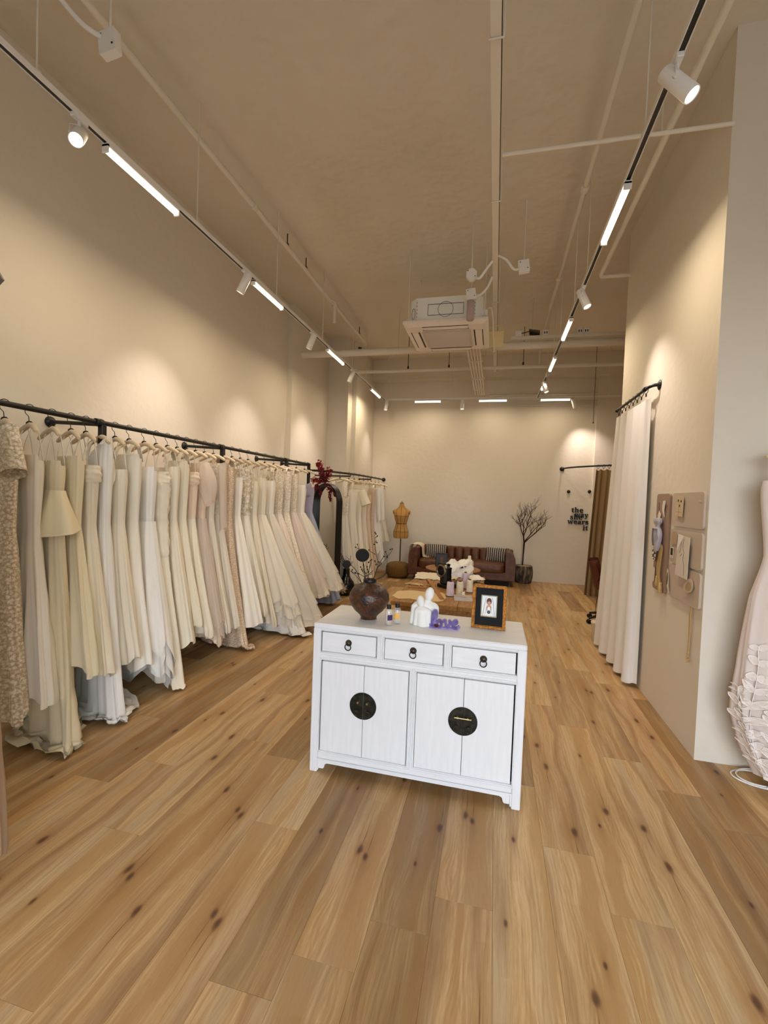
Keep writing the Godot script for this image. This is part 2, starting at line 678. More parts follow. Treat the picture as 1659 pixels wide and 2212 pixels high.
func tube_lamp(c: Vector3, along_x: bool, length: float, label: String):
	var t := thing("tube_light", label, "tube light", c, PI / 2 if along_x else 0.0, "tube lights on the suspended track")
	var st := S()
	bx(st, Vector3(0, -0.012, 0), Vector3(0.046, 0.024, length), 0.004)
	for e in [-1, 1]:
		bx(st, Vector3(0, -0.030, e * (length / 2 - 0.006)), Vector3(0.046, 0.05, 0.012), 0.004)
	obj("housing", st, M.white_metal, t)
	st = S()
	var rows := []
	for e in [-1.0, 1.0]:
		var ring := PackedVector3Array()
		for k in 9:
			var a := PI + PI * k / 8.0
			ring.append(Vector3(cos(a) * 0.021, -0.026 + sin(a) * 0.026, e * (length / 2 - 0.012)))
		rows.append(ring)
	rings(st, rows, true, true)
	obj("diffuser", st, M.tube_on, t)
	var l := AreaLight3D.new()
	l.name = "light"
	l.area_size = Vector2(0.042, length - 0.03)
	l.position = Vector3(0, -0.056, 0)
	l.rotation_degrees = Vector3(-90, 0, 0)
	l.light_color = WARM
	l.light_energy = TUBE_E * (0.32 if along_x else 1.0)
	l.area_normalize_energy = true
	l.area_range = 14.0
	l.shadow_enabled = true
	t.add_child(l)
	return t

func spot_lamp(p: Vector3, aim: Vector3, label: String, energy := SPOT_E, angle := 36.0):
	# p is where it clips to the track; aim is a direction
	var t := thing("spotlight", label, "spotlight", p, 0, "spotlights clipped to the suspended track")
	var st := S()
	bx(st, Vector3(0, 0.0, 0), Vector3(0.03, 0.03, 0.09), 0.004)
	obj("track_adapter", st, M.white_metal, t)
	var d := aim.normalized()
	var side := d.cross(Vector3.UP).normalized() if absf(d.y) < 0.99 else Vector3.RIGHT
	var pivot := Vector3(0, -0.085, 0)
	st = S()
	cyl(st, Vector3.ZERO, Vector3(0, -0.04, 0), 0.008, 8)
	tube(st, [Vector3(0, -0.035, 0), Vector3(0, -0.04, 0) + side * 0.043, pivot + side * 0.043], 0.004, 6)
	cyl(st, pivot + side * 0.046, pivot + side * 0.034, 0.012, 10)
	obj("bracket", st, M.white_metal, t)
	var b := Basis(side, d, side.cross(d))
	st = S()
	lathe(st, [Vector2(0, -0.075), Vector2(0.032, -0.075), Vector2(0.035, -0.070), Vector2(0.036, 0.105), Vector2(0.0345, 0.108), Vector2(0.031, 0.100), Vector2(0.030, 0.088)], 24, pivot, b)
	obj("barrel", st, M.white_metal, t)
	st = S()
	lathe(st, [Vector2(0, 0.094), Vector2(0.029, 0.094), Vector2(0.0295, 0.088)], 24, pivot, b)
	obj("lens", st, M.spot_on, t)
	var l := SpotLight3D.new()
	l.name = "light"
	l.position = pivot + d * 0.112
	l.look_at_from_position(l.position, l.position + d * 2.0, Vector3.RIGHT if absf(d.x) < 0.9 else Vector3.UP)
	l.light_color = SPOT_COL
	l.light_energy = energy
	l.light_size = 0.03
	l.spot_angle = angle
	l.spot_angle_attenuation = 1.0
	l.spot_range = 14.0
	l.spot_attenuation = 2.0
	l.shadow_enabled = true
	t.add_child(l)
	return t

func lamps():
	rail(Vector3(-2.23, TRACK_Y, -1.0), Vector3(-2.23, TRACK_Y, -8.865), "long black slotted white light track hanging along the gown wall")
	rail(Vector3(-2.245, TRACK_Y, -8.85), Vector3(2.1, TRACK_Y, -8.85), "light track hanging in front of the back wall above the sofa")
	rail(Vector3(0.69, TRACK_Y, 0.3), Vector3(0.69, TRACK_Y, -8.83), "light track hanging along the pin board wall side")
	var names := ["first tube light on the gown wall track from the shop front", "second tube light on the gown wall track from the shop front", "third tube light on the gown wall track from the shop front", "tube light on the gown wall track next to the back corner"]
	var zs := [-2.44, -4.035, -5.94, -8.08]
	for i in 4:
		tube_lamp(Vector3(-2.23, TRACK_Y, zs[i]), false, [0.6, 0.58, 0.65, 0.66][i], names[i])
	names = ["tube light on the back wall track above the dress form", "tube light on the back wall track between the ladder tray and the coiled cable", "tube light on the back wall track above the wall lettering"]
	var xs := [-1.365, -0.12, 1.0]
	for i in 3:
		tube_lamp(Vector3(xs[i], TRACK_Y, -8.85), true, 0.53, names[i])
	names = ["first tube light on the pin board side track from the shop front", "second tube light on the pin board side track from the shop front", "third tube light on the pin board side track from the shop front", "tube light on the pin board side track nearest the back wall"]
	zs = [-3.31, -5.335, -6.61, -7.8]
	for i in 4:
		tube_lamp(Vector3(0.69, TRACK_Y, zs[i]), false, [0.62, 0.6, 0.62, 0.5][i], names[i])
	var wl := "white spotlight on the gown wall track "
	spot_lamp(Vector3(-2.23, TRACK_Y, -1.98), Vector3(0.42, -0.72, 0.55), wl + "turned towards the room", SPOT_E * 0.8)
	spot_lamp(Vector3(-2.23, TRACK_Y, -3.62), Vector3(-0.44, -0.90, 0.05), wl + "beside its second tube light")
	spot_lamp(Vector3(-2.23, TRACK_Y, -5.12), Vector3(-0.40, -0.92, 0.0), wl + "between its second and third tube lights")
	spot_lamp(Vector3(-2.23, TRACK_Y, -6.68), Vector3(-0.42, -0.90, -0.06), wl + "just behind its third tube light")
	spot_lamp(Vector3(-2.20, TRACK_Y, -8.85), Vector3(-0.12, -0.97, 0.05), "white spotlight at the back corner of the track", SPOT_E * 0.5)
	spot_lamp(Vector3(-0.69, TRACK_Y, -8.85), Vector3(0.0, -1.0, 0.10), "white spotlight on the back wall track pointing straight down by the ladder tray", SPOT_E * 0.5)
	spot_lamp(Vector3(1.32, TRACK_Y, -8.85), Vector3(0.30, -0.85, -0.32), "white spotlight on the back wall track above the brown curtain rail", SPOT_E)
	var wr := "white spotlight on the pin board side track "
	spot_lamp(Vector3(0.69, TRACK_Y, -2.26), Vector3(0.55, -0.80, 0.22), wr + "nearest the shop front", SPOT_E * 0.8)
	spot_lamp(Vector3(0.69, TRACK_Y, -4.40), Vector3(0.36, -0.92, 0.22), wr + "above the white curtain")
	spot_lamp(Vector3(0.69, TRACK_Y, -7.62), Vector3(0.30, -0.90, 0.20), wr + "overlapping its last tube light")
	# threaded rods that carry the tracks
	var st := S()
	cyl(st, Vector3(0, 0, 0), Vector3(0, CEIL - TRACK_Y - 0.03, 0), 0.0045, 6)
	bx(st, Vector3(0, 0.004, 0), Vector3(0.03, 0.02, 0.03), 0.003)
	var mesh := commit(st)
	for k in [["gown wall", -2.23, [-1.75, -2.95, -4.2, -5.45, -6.7, -7.45]], ["pin board side", 0.69, [-2.7, -4.25, -4.9, -5.9, -6.55, -7.3]]]:
		for z in k[2]:
			tag(put("suspension_rod", mesh, M.pipe, null, Vector3(k[1], TRACK_Y + 0.03, z)), "thin white rod hanging the %s light track from the ceiling" % k[0], "rod", "rods of the %s track" % k[0])
	for x in [-2.2, -0.9, 0.05, 1.9]:
		tag(put("suspension_rod", mesh, M.pipe, null, Vector3(x, TRACK_Y + 0.03, -8.85)), "thin rod hanging the back wall light track from the ceiling", "rod", "rods of the back wall track")

# ---------------------------------------------------------------- pipes, trays and the air conditioner
func ceiling_services():
	var st := S()
	var t := thing("sprinkler_pipe", "white pipe running along the ceiling above the gown wall track", "pipe", Vector3(-2.33, 4.25, 0))
	cyl(st, Vector3(0, 0, 1.0), Vector3(0, 0, -7.6), 0.024, 12)
	obj("run", st, M.pipe, t)
	for z in [-1.5, -3.9, -6.1]:
		st = S()
		lathe(st, [Vector2(0.026, -0.03), Vector2(0.032, -0.03), Vector2(0.032, 0.03), Vector2(0.026, 0.03)], 12, Vector3(0, 0, z), Basis(Vector3.RIGHT, PI / 2))
		obj("coupling", st, M.pipe, t)
	st = S()
	tube(st, [Vector3(0, 0, -5.9), Vector3(0.05, -0.01, -5.98), Vector3(0.05, -0.30, -5.98)], 0.022, 10)
	obj("drop", st, M.pipe, t)
	for z in [-2.1, -4.6, -5.1, -7.3]:
		st = S()
		cyl(st, Vector3(0, 0.02, z), Vector3(0, 0.147, z), 0.006, 6)
		bx(st, Vector3(0, 0.03, z), Vector3(0.03, 0.02, 0.02))
		obj("hanger_clip", st, M.dark, t)
	t = thing("sprinkler_pipe", "white jointed pipe running along the ceiling beside the cable trunking", "pipe", Vector3(0.63, 4.25, 0))
	st = S()
	cyl(st, Vector3(0, 0, 1.0), Vector3(0, 0, -8.0), 0.022, 12)
	obj("run", st, M.pipe, t)
	for z in [-4.2, -5.8]:
		st = S()
		lathe(st, [Vector2(0.024, -0.04), Vector2(0.034, -0.03), Vector2(0.034, 0.03), Vector2(0.024, 0.04)], 12, Vector3(0, 0, z), Basis(Vector3.RIGHT, PI / 2))
		obj("coupling", st, M.pipe, t)
	st = S()
	tube(st, [Vector3(0.0, 0, -7.95), Vector3(0, -0.02, -8.0), Vector3(0, -0.4, -8.0)], 0.022, 10)
	obj("drop", st, M.pipe, t)
	t = thing("sprinkler_pipe", "white pipe below the ceiling with an elbow into the partition wall", "pipe", Vector3(0.97, 3.95, 0))
	st = S()
	tube(st, [Vector3(0, 0, 1.0), Vector3(0, 0, -5.14), Vector3(0.015, 0, -5.18), Vector3(0.05, 0, -5.19), Vector3(WALL_R - 0.97 + 0.005, 0, -5.19)], 0.022, 12)
	obj("run", st, M.pipe, t)
	for z in [-1.2, -3.4]:
		st = S()
		cyl(st, Vector3(0, 0, z), Vector3(0, CEIL - 3.953, z), 0.006, 6)
		obj("hanger_rod", st, M.pipe, t)
	st = S()
	cyl(st, Vector3(-0.05, 3.815, -3.09), Vector3(WALL_R, 3.815, -3.1), 0.013, 10)
	tag(obj("conduit", st, M.pipe), "thin white conduit crossing from the cable trunking to the pin board wall", "conduit")
	# trunking in the middle
	t = thing("cable_trunking", "long straight white cable trunking hanging down the middle of the ceiling", "cable trunking", Vector3(-0.095, 3.85, 0))
	st = S()
	bxc(st, Vector3(-0.027, 0, 1.2), Vector3(0.027, 0.05, -8.3), 0.002)
	obj("duct", st, M.pipe, t)
	for z in [-0.9, -2.35, -3.6, -5.4, -7.2]:
		st = S()
		tube(st, [Vector3(-0.035, -0.006, z), Vector3(0.038, -0.006, z), Vector3(0.038, 0.08, z), Vector3(0.038, CEIL - 3.86, z)], 0.006, 6)
		obj("bracket", st, M.pipe, t)
	st = S()
	bxc(st, Vector3(0.027, 0.012, 1.2), Vector3(0.031, 0.046, -8.3))
	obj("lid_edge", st, M.dark, t)
	# junction boxes with flexible conduit
	junction_box(Vector3(-0.32, 3.78, -4.58), 0.5, "octagonal white junction box on a rod beside the trunking", [Vector3(0.03, -0.02, 0), Vector3(0.08, -0.06, 0.05), Vector3(0.14, 0.0, 0.08), Vector3(0.2, 0.07, 0.1)], true)
	junction_box(Vector3(0.17, 3.78, -4.50), 0.3, "square white junction box on a rod on the other side of the trunking", [Vector3(-0.03, -0.01, 0), Vector3(-0.09, -0.04, 0.05), Vector3(-0.16, 0.04, 0.07), Vector3(-0.235, 0.085, 0.08)], false)
	junction_box(Vector3(-0.34, 3.74, -4.92), 0.1, "square white junction box above the unlit cylinder lamp", [Vector3(0.04, 0, 0), Vector3(0.10, -0.03, 0.05), Vector3(0.17, 0.03, 0.08), Vector3(0.215, 0.12, 0.1)], false)
	junction_box(Vector3(-2.0, 3.80, -1.94), 0.6, "white junction box hanging above the near end of the gown wall track", [Vector3(-0.03, 0.02, 0.02), Vector3(-0.10, 0.05, 0.10), Vector3(-0.2, 0.2, 0.2), Vector3(-0.25, 0.45, 0.3)], false)
	t = thing("cylinder_lamp", "unlit greyish lilac cylinder lamp hanging beside the air conditioner", "lamp", Vector3(-0.34, 3.47, -4.92))
	st = S()
	lathe(st, [Vector2(0, 0.0), Vector2(0.034, 0.0), Vector2(0.04, 0.006), Vector2(0.04, 0.20), Vector2(0, 0.203)], 20)
	obj("shade", st, mat(Color(0.72, 0.64, 0.63), 0.6), t)
	st = S()
	cyl(st, Vector3(0, 0.2, 0), Vector3(0, 0.225, 0), 0.012, 8)
	obj("stem", st, M.pipe, t)
	air_conditioner()
	# big pipe and thinner pipe across the back
	t = thing("sprinkler_pipe", "thick white pipe crossing the room behind the air conditioner", "pipe", Vector3(0, 3.75, -6.64))
	st = S()
	cyl(st, Vector3(-3.045, 0, 0), Vector3(3.2, 0, 0), 0.052, 16)
	obj("run", st, M.pipe, t)
	for x in [-1.5, 0.4, 2.2]:
		st = S()
		tube(st, [Vector3(x, -0.056, 0), Vector3(x + 0.001, 0.0, 0.056), Vector3(x, 0.056, 0), Vector3(x, CEIL - 3.755, 0)], 0.006, 6)
		obj("strap", st, M.pipe, t)
	st = S()
	for x in [-2.1]:
		lathe(st, [Vector2(0.022, 0.05), Vector2(0.03, 0.05), Vector2(0.03, 0.075), Vector2(0.022, 0.075)], 12, Vector3(x, 0, 0))
	obj("socket", st, M.dark, t)
	t = thing("sprinkler_pipe", "thinner white pipe crossing the room in front of the back wall", "pipe", Vector3(0, 3.75, -7.68))
	st = S()
	cyl(st, Vector3(-2.45, 0, 0), Vector3(3.2, 0, 0), 0.03, 12)
	obj("run", st, M.pipe, t)
	for x in [-1.55, -0.85, 0.35, 1.9]:
		st = S()
		cyl(st, Vector3(x, 0.02, 0), Vector3(x, CEIL - 3.753, 0), 0.005, 6)
		bx(st, Vector3(x, 0.05, 0), Vector3(0.025, 0.05, 0.025))
		obj("hanger_rod", st, M.dark, t)
	st = S()
	tube(st, [Vector3(-2.40, 0, 0), Vector3(-2.5, 0.06, 0.02), Vector3(-2.56, 0.02, 0.05), Vector3(-2.58, -0.07, 0.06)], 0.012, 8)
	obj("bent_end", st, M.pipe, t)
	# trunking with sockets and a coiled cable on it
	t = thing("socket_trunking", "white trunking with power sockets on top of the thick pipe", "cable trunking", Vector3(0, 3.815, -6.60))
	st = S()
	bxc(st, Vector3(0.12, 0, -0.03), Vector3(3.2, 0.045, 0.03), 0.003)
	obj("duct", st, M.pipe, t)
	for x in [0.58, 1.02, 1.10]:
		st = S()
		bx(st, Vector3(x, 0.085, 0), Vector3(0.075, 0.075, 0.03), 0.004)
		var s := obj("socket", st, M.white_metal, t)
		for e in [-0.015, 0.015]:
			st = S()
			bx(st, Vector3(x + e, 0.082, 0.017), Vector3(0.012, 0.03, 0.006))
			obj("slot", st, M.dark, s)
	st = S()
	bx(st, Vector3(0.22, 0.085, 0.0), Vector3(0.085, 0.085, 0.03), 0.004)
	obj("blank_plate", st, M.white_metal, t)
	st = S()
	var pts := []
	for i in 90:
		var a := i * 0.62
		pts.append(Vector3(0.36 + i * 0.0016, 3.915 - i * 0.0003 + sin(a) * 0.04, -6.59 + cos(a) * 0.022))
	pts.push_front(Vector3(0.26, 3.90, -6.59))
	tube(st, pts, 0.006, 5)
	tag(obj("coiled_cable", st, mat(Color(0.10, 0.12, 0.05), 0.6)), "coil of dark green cable lying on the socket trunking", "cable")
	# ladder of thin pipes from the air conditioner to the back wall
	t = thing("pipe_ladder", "five white pipes strapped together between air conditioner and back wall", "cable tray", Vector3(-0.385, 3.62, -6.1))
	for i in 5:
		st = S()
		bxc(st, Vector3(-0.085 + i * 0.042, 0, 0), Vector3(-0.085 + i * 0.042 + 0.024, 0.03, -2.98), 0.004)
		obj("pipe", st, M.pipe, t)
	for z in [-0.12, -0.75, -1.7, -2.5]:
		st = S()
		bxc(st, Vector3(-0.10, -0.008, z), Vector3(0.125, 0, z - 0.03), 0.001)
		bxc(st, Vector3(-0.10, -0.008, z), Vector3(-0.095, 0.035, z - 0.03))
		bxc(st, Vector3(0.120, -0.008, z), Vector3(0.125, 0.035, z - 0.03))
		obj("strap", st, M.pipe, t)
	for z in [-0.3, -2.2]:
		for x in [-0.09, 0.115]:
			st = S()
			cyl(st, Vector3(x, 0, z), Vector3(x, CEIL - 3.623, z), 0.004, 6)
			obj("hanger_rod", st, M.pipe, t)
	# ribbed air slot along the top of the back wall
	t = thing("linear_air_grille", "long ribbed white air grille along the back wall below the track", "air vent", Vector3(0, 3.50, WALL_B))
	st = S()
	bxc(st, Vector3(-0.2, -0.06, 0), Vector3(3.2, 0.05, 0.03))
	bxc(st, Vector3(-0.2, 0.05, 0), Vector3(3.2, 0.09, 0.06))
	obj("frame", st, M.pipe, t)
	st = S()
	for i in 84:
		bx(st, Vector3(-0.17 + i * 0.04, -0.01, 0.04), Vector3(0.018, 0.085, 0.03), 0.0, Basis(Vector3.BACK, -0.5))
	var ribs := obj("rib", st, M.pipe, t)
	ribs.set_meta("kind", "stuff")
	st = S()
	cyl(st, Vector3(-0.2, 3.66, WALL_B + 0.03), Vector3(3.2, 3.66, WALL_B + 0.03), 0.022, 10)
	tag(obj("conduit", st, M.pipe), "horizontal white conduit fixed on the back wall above the air grille", "conduit")
	st = S()
	cyl(st, Vector3(1.62, 3.0, -8.6), Vector3(1.62, CEIL, -8.6), 0.004, 6)
	bx(st, Vector3(1.62, 3.0, -8.6), Vector3(0.02, 0.02, 0.02))
	tag(obj("cable", st, M.dark), "thin dark cable dropping from the ceiling near the white curtain rail", "cable")

func junction_box(p: Vector3, drop: float, label: String, flex: Array, eight: bool):
	var t := thing("junction_box", label, "junction box", p, 0.0)
	var st := S()
	var poly := round_rect(0.10, 0.115, 0.032 if eight else 0.006, 1 if eight else 3)
	prism(st, poly, -0.022, 0.022, Transform3D(Basis(Vector3.BACK, 0.12 if not eight else 0.0), Vector3.ZERO))
	var b := obj("box", st, M.white_metal, t)
	for s in [Vector3(-0.035, 0.035, 0.023), Vector3(0.035, -0.02, 0.023)]:
		st = S()
		bx(st, s, Vector3(0.008, 0.008, 0.004))
		obj("screw", st, M.dark, b)
	st = S()
	tube(st, spline(flex, 6), 0.012, 8)
	obj("flexible_conduit", st, M.white_metal, t)
	st = S()
	cyl(st, Vector3(0, 0.05, 0), Vector3(0, CEIL - p.y, 0), 0.0065, 8)
	obj("rod", st, M.pipe, t)

func air_conditioner():
	var t := thing("air_conditioner", "white ceiling cassette air conditioner hanging on rods", "air conditioner", Vector3(-0.63, 3.50, -5.53))
	# body: an octagonal casing above the panel
	var st := S()
	var poly := PackedVector2Array()
	for p in [[-0.33, -0.41], [0.33, -0.41], [0.41, -0.33], [0.41, 0.33], [0.33, 0.41], [-0.33, 0.41], [-0.41, 0.33], [-0.41, -0.33]]:
		poly.append(Vector2(p[0], p[1]))
	prism(st, poly, 0.06, 0.33, Transform3D(Basis(Vector3.RIGHT, -PI / 2), Vector3.ZERO))
	var body := obj("casing", st, mat(Color(0.93, 0.93, 0.90), 0.6), t)
	# pressed outlines on the casing's sides
	st = S()
	var zf := 0.4135
	for e in [[-0.20, 0.13, 0.20, 0.13], [-0.20, 0.25, 0.20, 0.25], [-0.20, 0.13, -0.20, 0.25], [0.20, 0.13, 0.20, 0.25]]:
		var a := Vector3(e[0], e[1], zf)
		var b := Vector3(e[2], e[3], zf)
		bx(st, (a + b) / 2, Vector3(maxf(absf(b.x - a.x), 0.004), maxf(absf(b.y - a.y), 0.004), 0.003))
	var circ := []
	for i in 25:
		circ.append(Vector3(cos(TAU * i / 24) * 0.085, 0.19 + sin(TAU * i / 24) * 0.085, zf))
	tube(st, circ, 0.002, 5, false)
	obj("knockout_outline", st, M.dark, body)
	st = S()
	circ = []
	for i in 25:
		circ.append(Vector3(-0.37, 0.17, 0.37) + Basis(Vector3.UP, -PI / 4) * Vector3(cos(TAU * i / 24) * 0.032, sin(TAU * i / 24) * 0.06, 0.003))
	tube(st, circ, 0.002, 5, false)
	for y in [0.08, 0.12, 0.16, 0.20, 0.24, 0.28]:
		for x in [-0.325, 0.325]:
			bx(st, Vector3(x, y, 0.411), Vector3(0.004, 0.02, 0.002))
	obj("seam", st, M.dark, body)
	# panel: a shallow tray with louvres and a grille
	st = S()
	bx(st, Vector3(0, 0.045, 0), Vector3(0.95, 0.03, 0.95), 0.006)
	var rows := []
	for q in [[0.475, 0.031], [0.42, 0.0]]:
		rows.append(PackedVector3Array([Vector3(-q[0], q[1], q[0]), Vector3(q[0], q[1], q[0]), Vector3(q[0], q[1], -q[0]), Vector3(-q[0], q[1], -q[0])]))
	rings(st, rows, true, true, -1)
	var panel := obj("panel", st, mat(Color(0.93, 0.90, 0.86), 0.5), t)
	for k in 4:
		var b := Basis(Vector3.UP, k * PI / 2)
		st = S()
		bx(st, b * Vector3(0, -0.004, 0.365), (b * Vector3(0.50, 0.006, 0.075)).abs(), 0.002)
		obj("louvre", st, mat(Color(0.95, 0.92, 0.88), 0.5), panel)
		for q in [[0.317, 0.014], [0.409, 0.008]]:
			st = S()
			bx(st, b * Vector3(0, -0.001, q[0]), (b * Vector3(0.52, 0.006, q[1])).abs())
			obj("air_slot", st, M.dark, panel)
	st = S()
	bx(st, Vector3(0, -0.006, 0), Vector3(0.56, 0.012, 0.56), 0.004)
	obj("return_grille", st, mat(Color(0.80, 0.76, 0.72), 0.6), panel)
	st = S()
	for i in 26:
		bx(st, Vector3(0, -0.0125, -0.25 + i * 0.02), Vector3(0.50, 0.003, 0.007))
	var gl := obj("grille_bar", st, mat(Color(0.86, 0.82, 0.78), 0.6), panel)
	gl.set_meta("kind", "stuff")
	for c in [[-1, 1], [1, 1], [1, -1], [-1, -1]]:
		st = S()
		cyl(st, Vector3(c[0] * 0.43, 0.1, c[1] * 0.36), Vector3(c[0] * 0.43, CEIL - 3.5, c[1] * 0.36), 0.006, 6)
		bx(st, Vector3(c[0] * 0.425, 0.11, c[1] * 0.36), Vector3(0.05, 0.012, 0.04))
		obj("hanger_rod", st, M.pipe, t)
	st = S()
	bx(st, Vector3(0.43, 0.15, 0.30), Vector3(0.06, 0.07, 0.09), 0.004)
	obj("drain_box", st, M.white_metal, t)
	st = S()
	tube(st, spline([Vector3(0.46, 0.20, 0.32), Vector3(0.50, 0.21, 0.30), Vector3(0.52, 0.1, 0.2), Vector3(0.54, -0.1, -0.2), Vector3(0.50, 0.1, -0.65)], 5), 0.009, 6)
	obj("drain_hose", st, M.pipe, t)
	# filter box hanging at its side
	t = thing("filter_panel", "cream slanted filter panel with open top hanging beside the air conditioner", "panel", Vector3(-0.085, 3.53, -6.0))
	st = S()
	bx(st, Vector3(0, 0.105, 0), Vector3(0.205, 0.20, 0.035), 0.006)
	obj("panel", st, mat(Color(0.92, 0.84, 0.62), 0.6), t)
	st = S()
	tube(st, [Vector3(-0.098, 0.2, 0), Vector3(-0.098, 0.255, 0), Vector3(0.098, 0.29, 0), Vector3(0.098, 0.2, 0)], 0.007, 6)
	obj("handle", st, mat(Color(0.92, 0.84, 0.62), 0.6), t)
	for x in [-0.09, 0.09]:
		st = S()
		cyl(st, Vector3(x, 0.2, 0), Vector3(x, CEIL - 3.533, 0), 0.003, 5)
		obj("wire", st, M.pipe, t)

# ---------------------------------------------------------------- the sideboard
const CAB := Vector3(-0.379, 0, -2.322)

func sideboard():
	var paint := tri_tex(mat(Color(0.90, 0.90, 0.90), 0.48), noise_tex(0.012, [[0.3, Color(0.985, 0.985, 0.985)], [0.7, Color(1, 1, 1)]], 256), 1.5, noise_tex(0.03, [], 256, FastNoiseLite.TYPE_SIMPLEX_SMOOTH, true, 5.0), 0.025)
	var grain := paint.duplicate()
	grain.uv1_scale = Vector3(9.0, 0.9, 3.0)
	var grain_h := paint.duplicate()
	grain_h.uv1_scale = Vector3(0.9, 9.0, 3.0)
	var gap := mat(Color(0.10, 0.09, 0.08), 0.9)
	M.cab_paint = paint
	var t := thing("sideboard", "white painted wooden sideboard with three drawers, four doors and round bronze plates", "sideboard", CAB)
	var W := 1.138
	var D := 0.455
	var H := 0.84
	var hw := W / 2
	var st := S()
	bxc(st, Vector3(-hw, H - 0.028, 0.0), Vector3(hw, H, -D), 0.006)
	obj("top", st, grain_h, t)
	for sx in [-1, 1]:
		for q in [[-0.002, -0.05], [-D + 0.05, -D + 0.002]]:
			st = S()
			bxc(st, Vector3(sx * hw, 0.0, q[0]), Vector3(sx * (hw - 0.044), H - 0.028, q[1]), 0.004)
			obj("post", st, grain, t)
		st = S()
		bxc(st, Vector3(sx * (hw - 0.006), 0.06, -0.045), Vector3(sx * (hw - 0.022), H - 0.028, -D + 0.045))
		obj("side_panel", st, grain, t)
	st = S()
	bxc(st, Vector3(-hw + 0.02, 0.09, -D + 0.03), Vector3(hw - 0.02, H - 0.03, -D + 0.015))
	bxc(st, Vector3(-hw + 0.02, 0.075, -0.03), Vector3(hw - 0.02, 0.09, -D + 0.02))
	obj("back_panel", st, grain, t)
	# face frame with stepped beads
	var frame := S()
	var x_div := [-0.184, 0.176]
	var dr := [[-0.520, -0.205], [-0.163, 0.155], [0.197, 0.520]]
	var do := [[-0.515, -0.022], [0.018, 0.518]]
	var inner := hw - 0.044
	bxc(frame, Vector3(-inner, 0.797, -0.006), Vector3(inner, 0.812, -0.04), 0.003)
	bxc(frame, Vector3(-inner, 0.634, -0.006), Vector3(inner, 0.683, -0.04), 0.003)
	bxc(frame, Vector3(-inner, 0.078, -0.006), Vector3(inner, 0.122, -0.04), 0.003)
	for x in [-0.184, 0.176]:
		bxc(frame, Vector3(x - 0.021, 0.66, -0.007), Vector3(x + 0.021, 0.80, -0.04), 0.003)
	bxc(frame, Vector3(-0.022, 0.10, -0.007), Vector3(0.018, 0.65, -0.04), 0.003)
	obj("face_frame", frame, grain_h, t)
	var bead := S()
	for r in [[dr[0][0], dr[0][1], 0.683, 0.797], [dr[1][0], dr[1][1], 0.683, 0.797], [dr[2][0], dr[2][1], 0.683, 0.797], [do[0][0], do[0][1], 0.122, 0.634], [do[1][0], do[1][1], 0.122, 0.634]]:
		for k in 2:
			var o := 0.004 + k * 0.010
			var zf := -0.001 - k * 0.002
			var wd := 0.005
			bxc(bead, Vector3(r[0] - o, r[2] - o, zf), Vector3(r[0] - o - wd, r[3] + o, -0.02), 0.002)
			bxc(bead, Vector3(r[1] + o, r[2] - o, zf), Vector3(r[1] + o + wd, r[3] + o, -0.02), 0.002)
			bxc(bead, Vector3(r[0] - o - wd, r[2] - o - wd, zf), Vector3(r[1] + o + wd, r[2] - o, -0.02), 0.002)
			bxc(bead, Vector3(r[0] - o - wd, r[3] + o, zf), Vector3(r[1] + o + wd, r[3] + o + wd, -0.02), 0.002)
	obj("bead_moulding", bead, paint, t)
	# dark recess behind the gaps
	st = S()
	bxc(st, Vector3(-inner, 0.09, -0.036), Vector3(inner, 0.81, -0.044))
	obj("carcass", st, gap, t)
	for d in dr:
		st = S()
		bxc(st, Vector3(d[0] + 0.0035, 0.6865, -0.004), Vector3(d[1] - 0.0035, 0.7935, -0.03), 0.002)
		var f := obj("drawer", st, grain_h, t)
		ring_pull(f, Vector3((d[0] + d[1]) / 2 + [0.0, -0.004, 0.0][0], 0.748, -0.004))
	for d in do:
		var mid: float = (d[0] + d[1]) / 2
		for k in 2:
			var a: float = d[0] if k == 0 else mid
			var b: float = mid if k == 0 else d[1]
			st = S()
			bxc(st, Vector3(a + (0.003 if k == 0 else 0.0012), 0.1255, -0.004), Vector3(b - (0.0012 if k == 0 else 0.003), 0.6305, -0.03), 0.002)
			var door := obj("door", st, grain, t)
			# half of the round plate
			var poly := PackedVector2Array()
			for i in 25:
				var w := PI / 2 + PI * i / 24.0 + (PI if k == 1 else 0.0)
				poly.append(Vector2(mid + (-0.0012 if k == 0 else 0.0012) + cos(w) * 0.0735, 0.412 + sin(w) * 0.0735))
			st = S()
			prism(st, poly, -0.004, 0.0005)
			var plate := obj("plate", st, M.bronze_plate, door)
			plate.set_meta("label", "dark bronze half-round door plate")
			# posts, pull rings
			var sx := -1.0 if k == 0 else 1.0
			st = S()
			var px := mid + sx * 0.031
			cyl(st, Vector3(px, 0.388, 0), Vector3(px, 0.388, 0.012), 0.005, 8)
			var ring := []
			for i in 17:
				ring.append(Vector3(px + sin(TAU * i / 16) * 0.012, 0.374 + cos(TAU * i / 16) * 0.017, 0.010 + 0.004 * cos(TAU * i / 16)))
			tube(st, ring, 0.0024, 6, false)
			obj("pull_ring", st, M.bronze, door)
			st = S()
			var py := 0.434
			cyl(st, Vector3(mid + sx * 0.026, py, 0), Vector3(mid + sx * 0.026, py, 0.016), 0.006, 8)
			obj("staple", st, mat(Color(0.75, 0.70, 0.55), 0.3, 1.0), door)
		if d == do[1]:
			st = S()
			cyl(st, Vector3(mid - 0.042, 0.434, 0.014), Vector3(mid + 0.042, 0.432, 0.014), 0.0035, 8)
			for e in [-0.040, 0.040]:
				ball(st, Vector3(mid + e, 0.433, 0.014), Vector3.ONE * 0.0055, 8)
			obj("latch_pin", st, mat(Color(0.80, 0.72, 0.50), 0.3, 1.0), t)
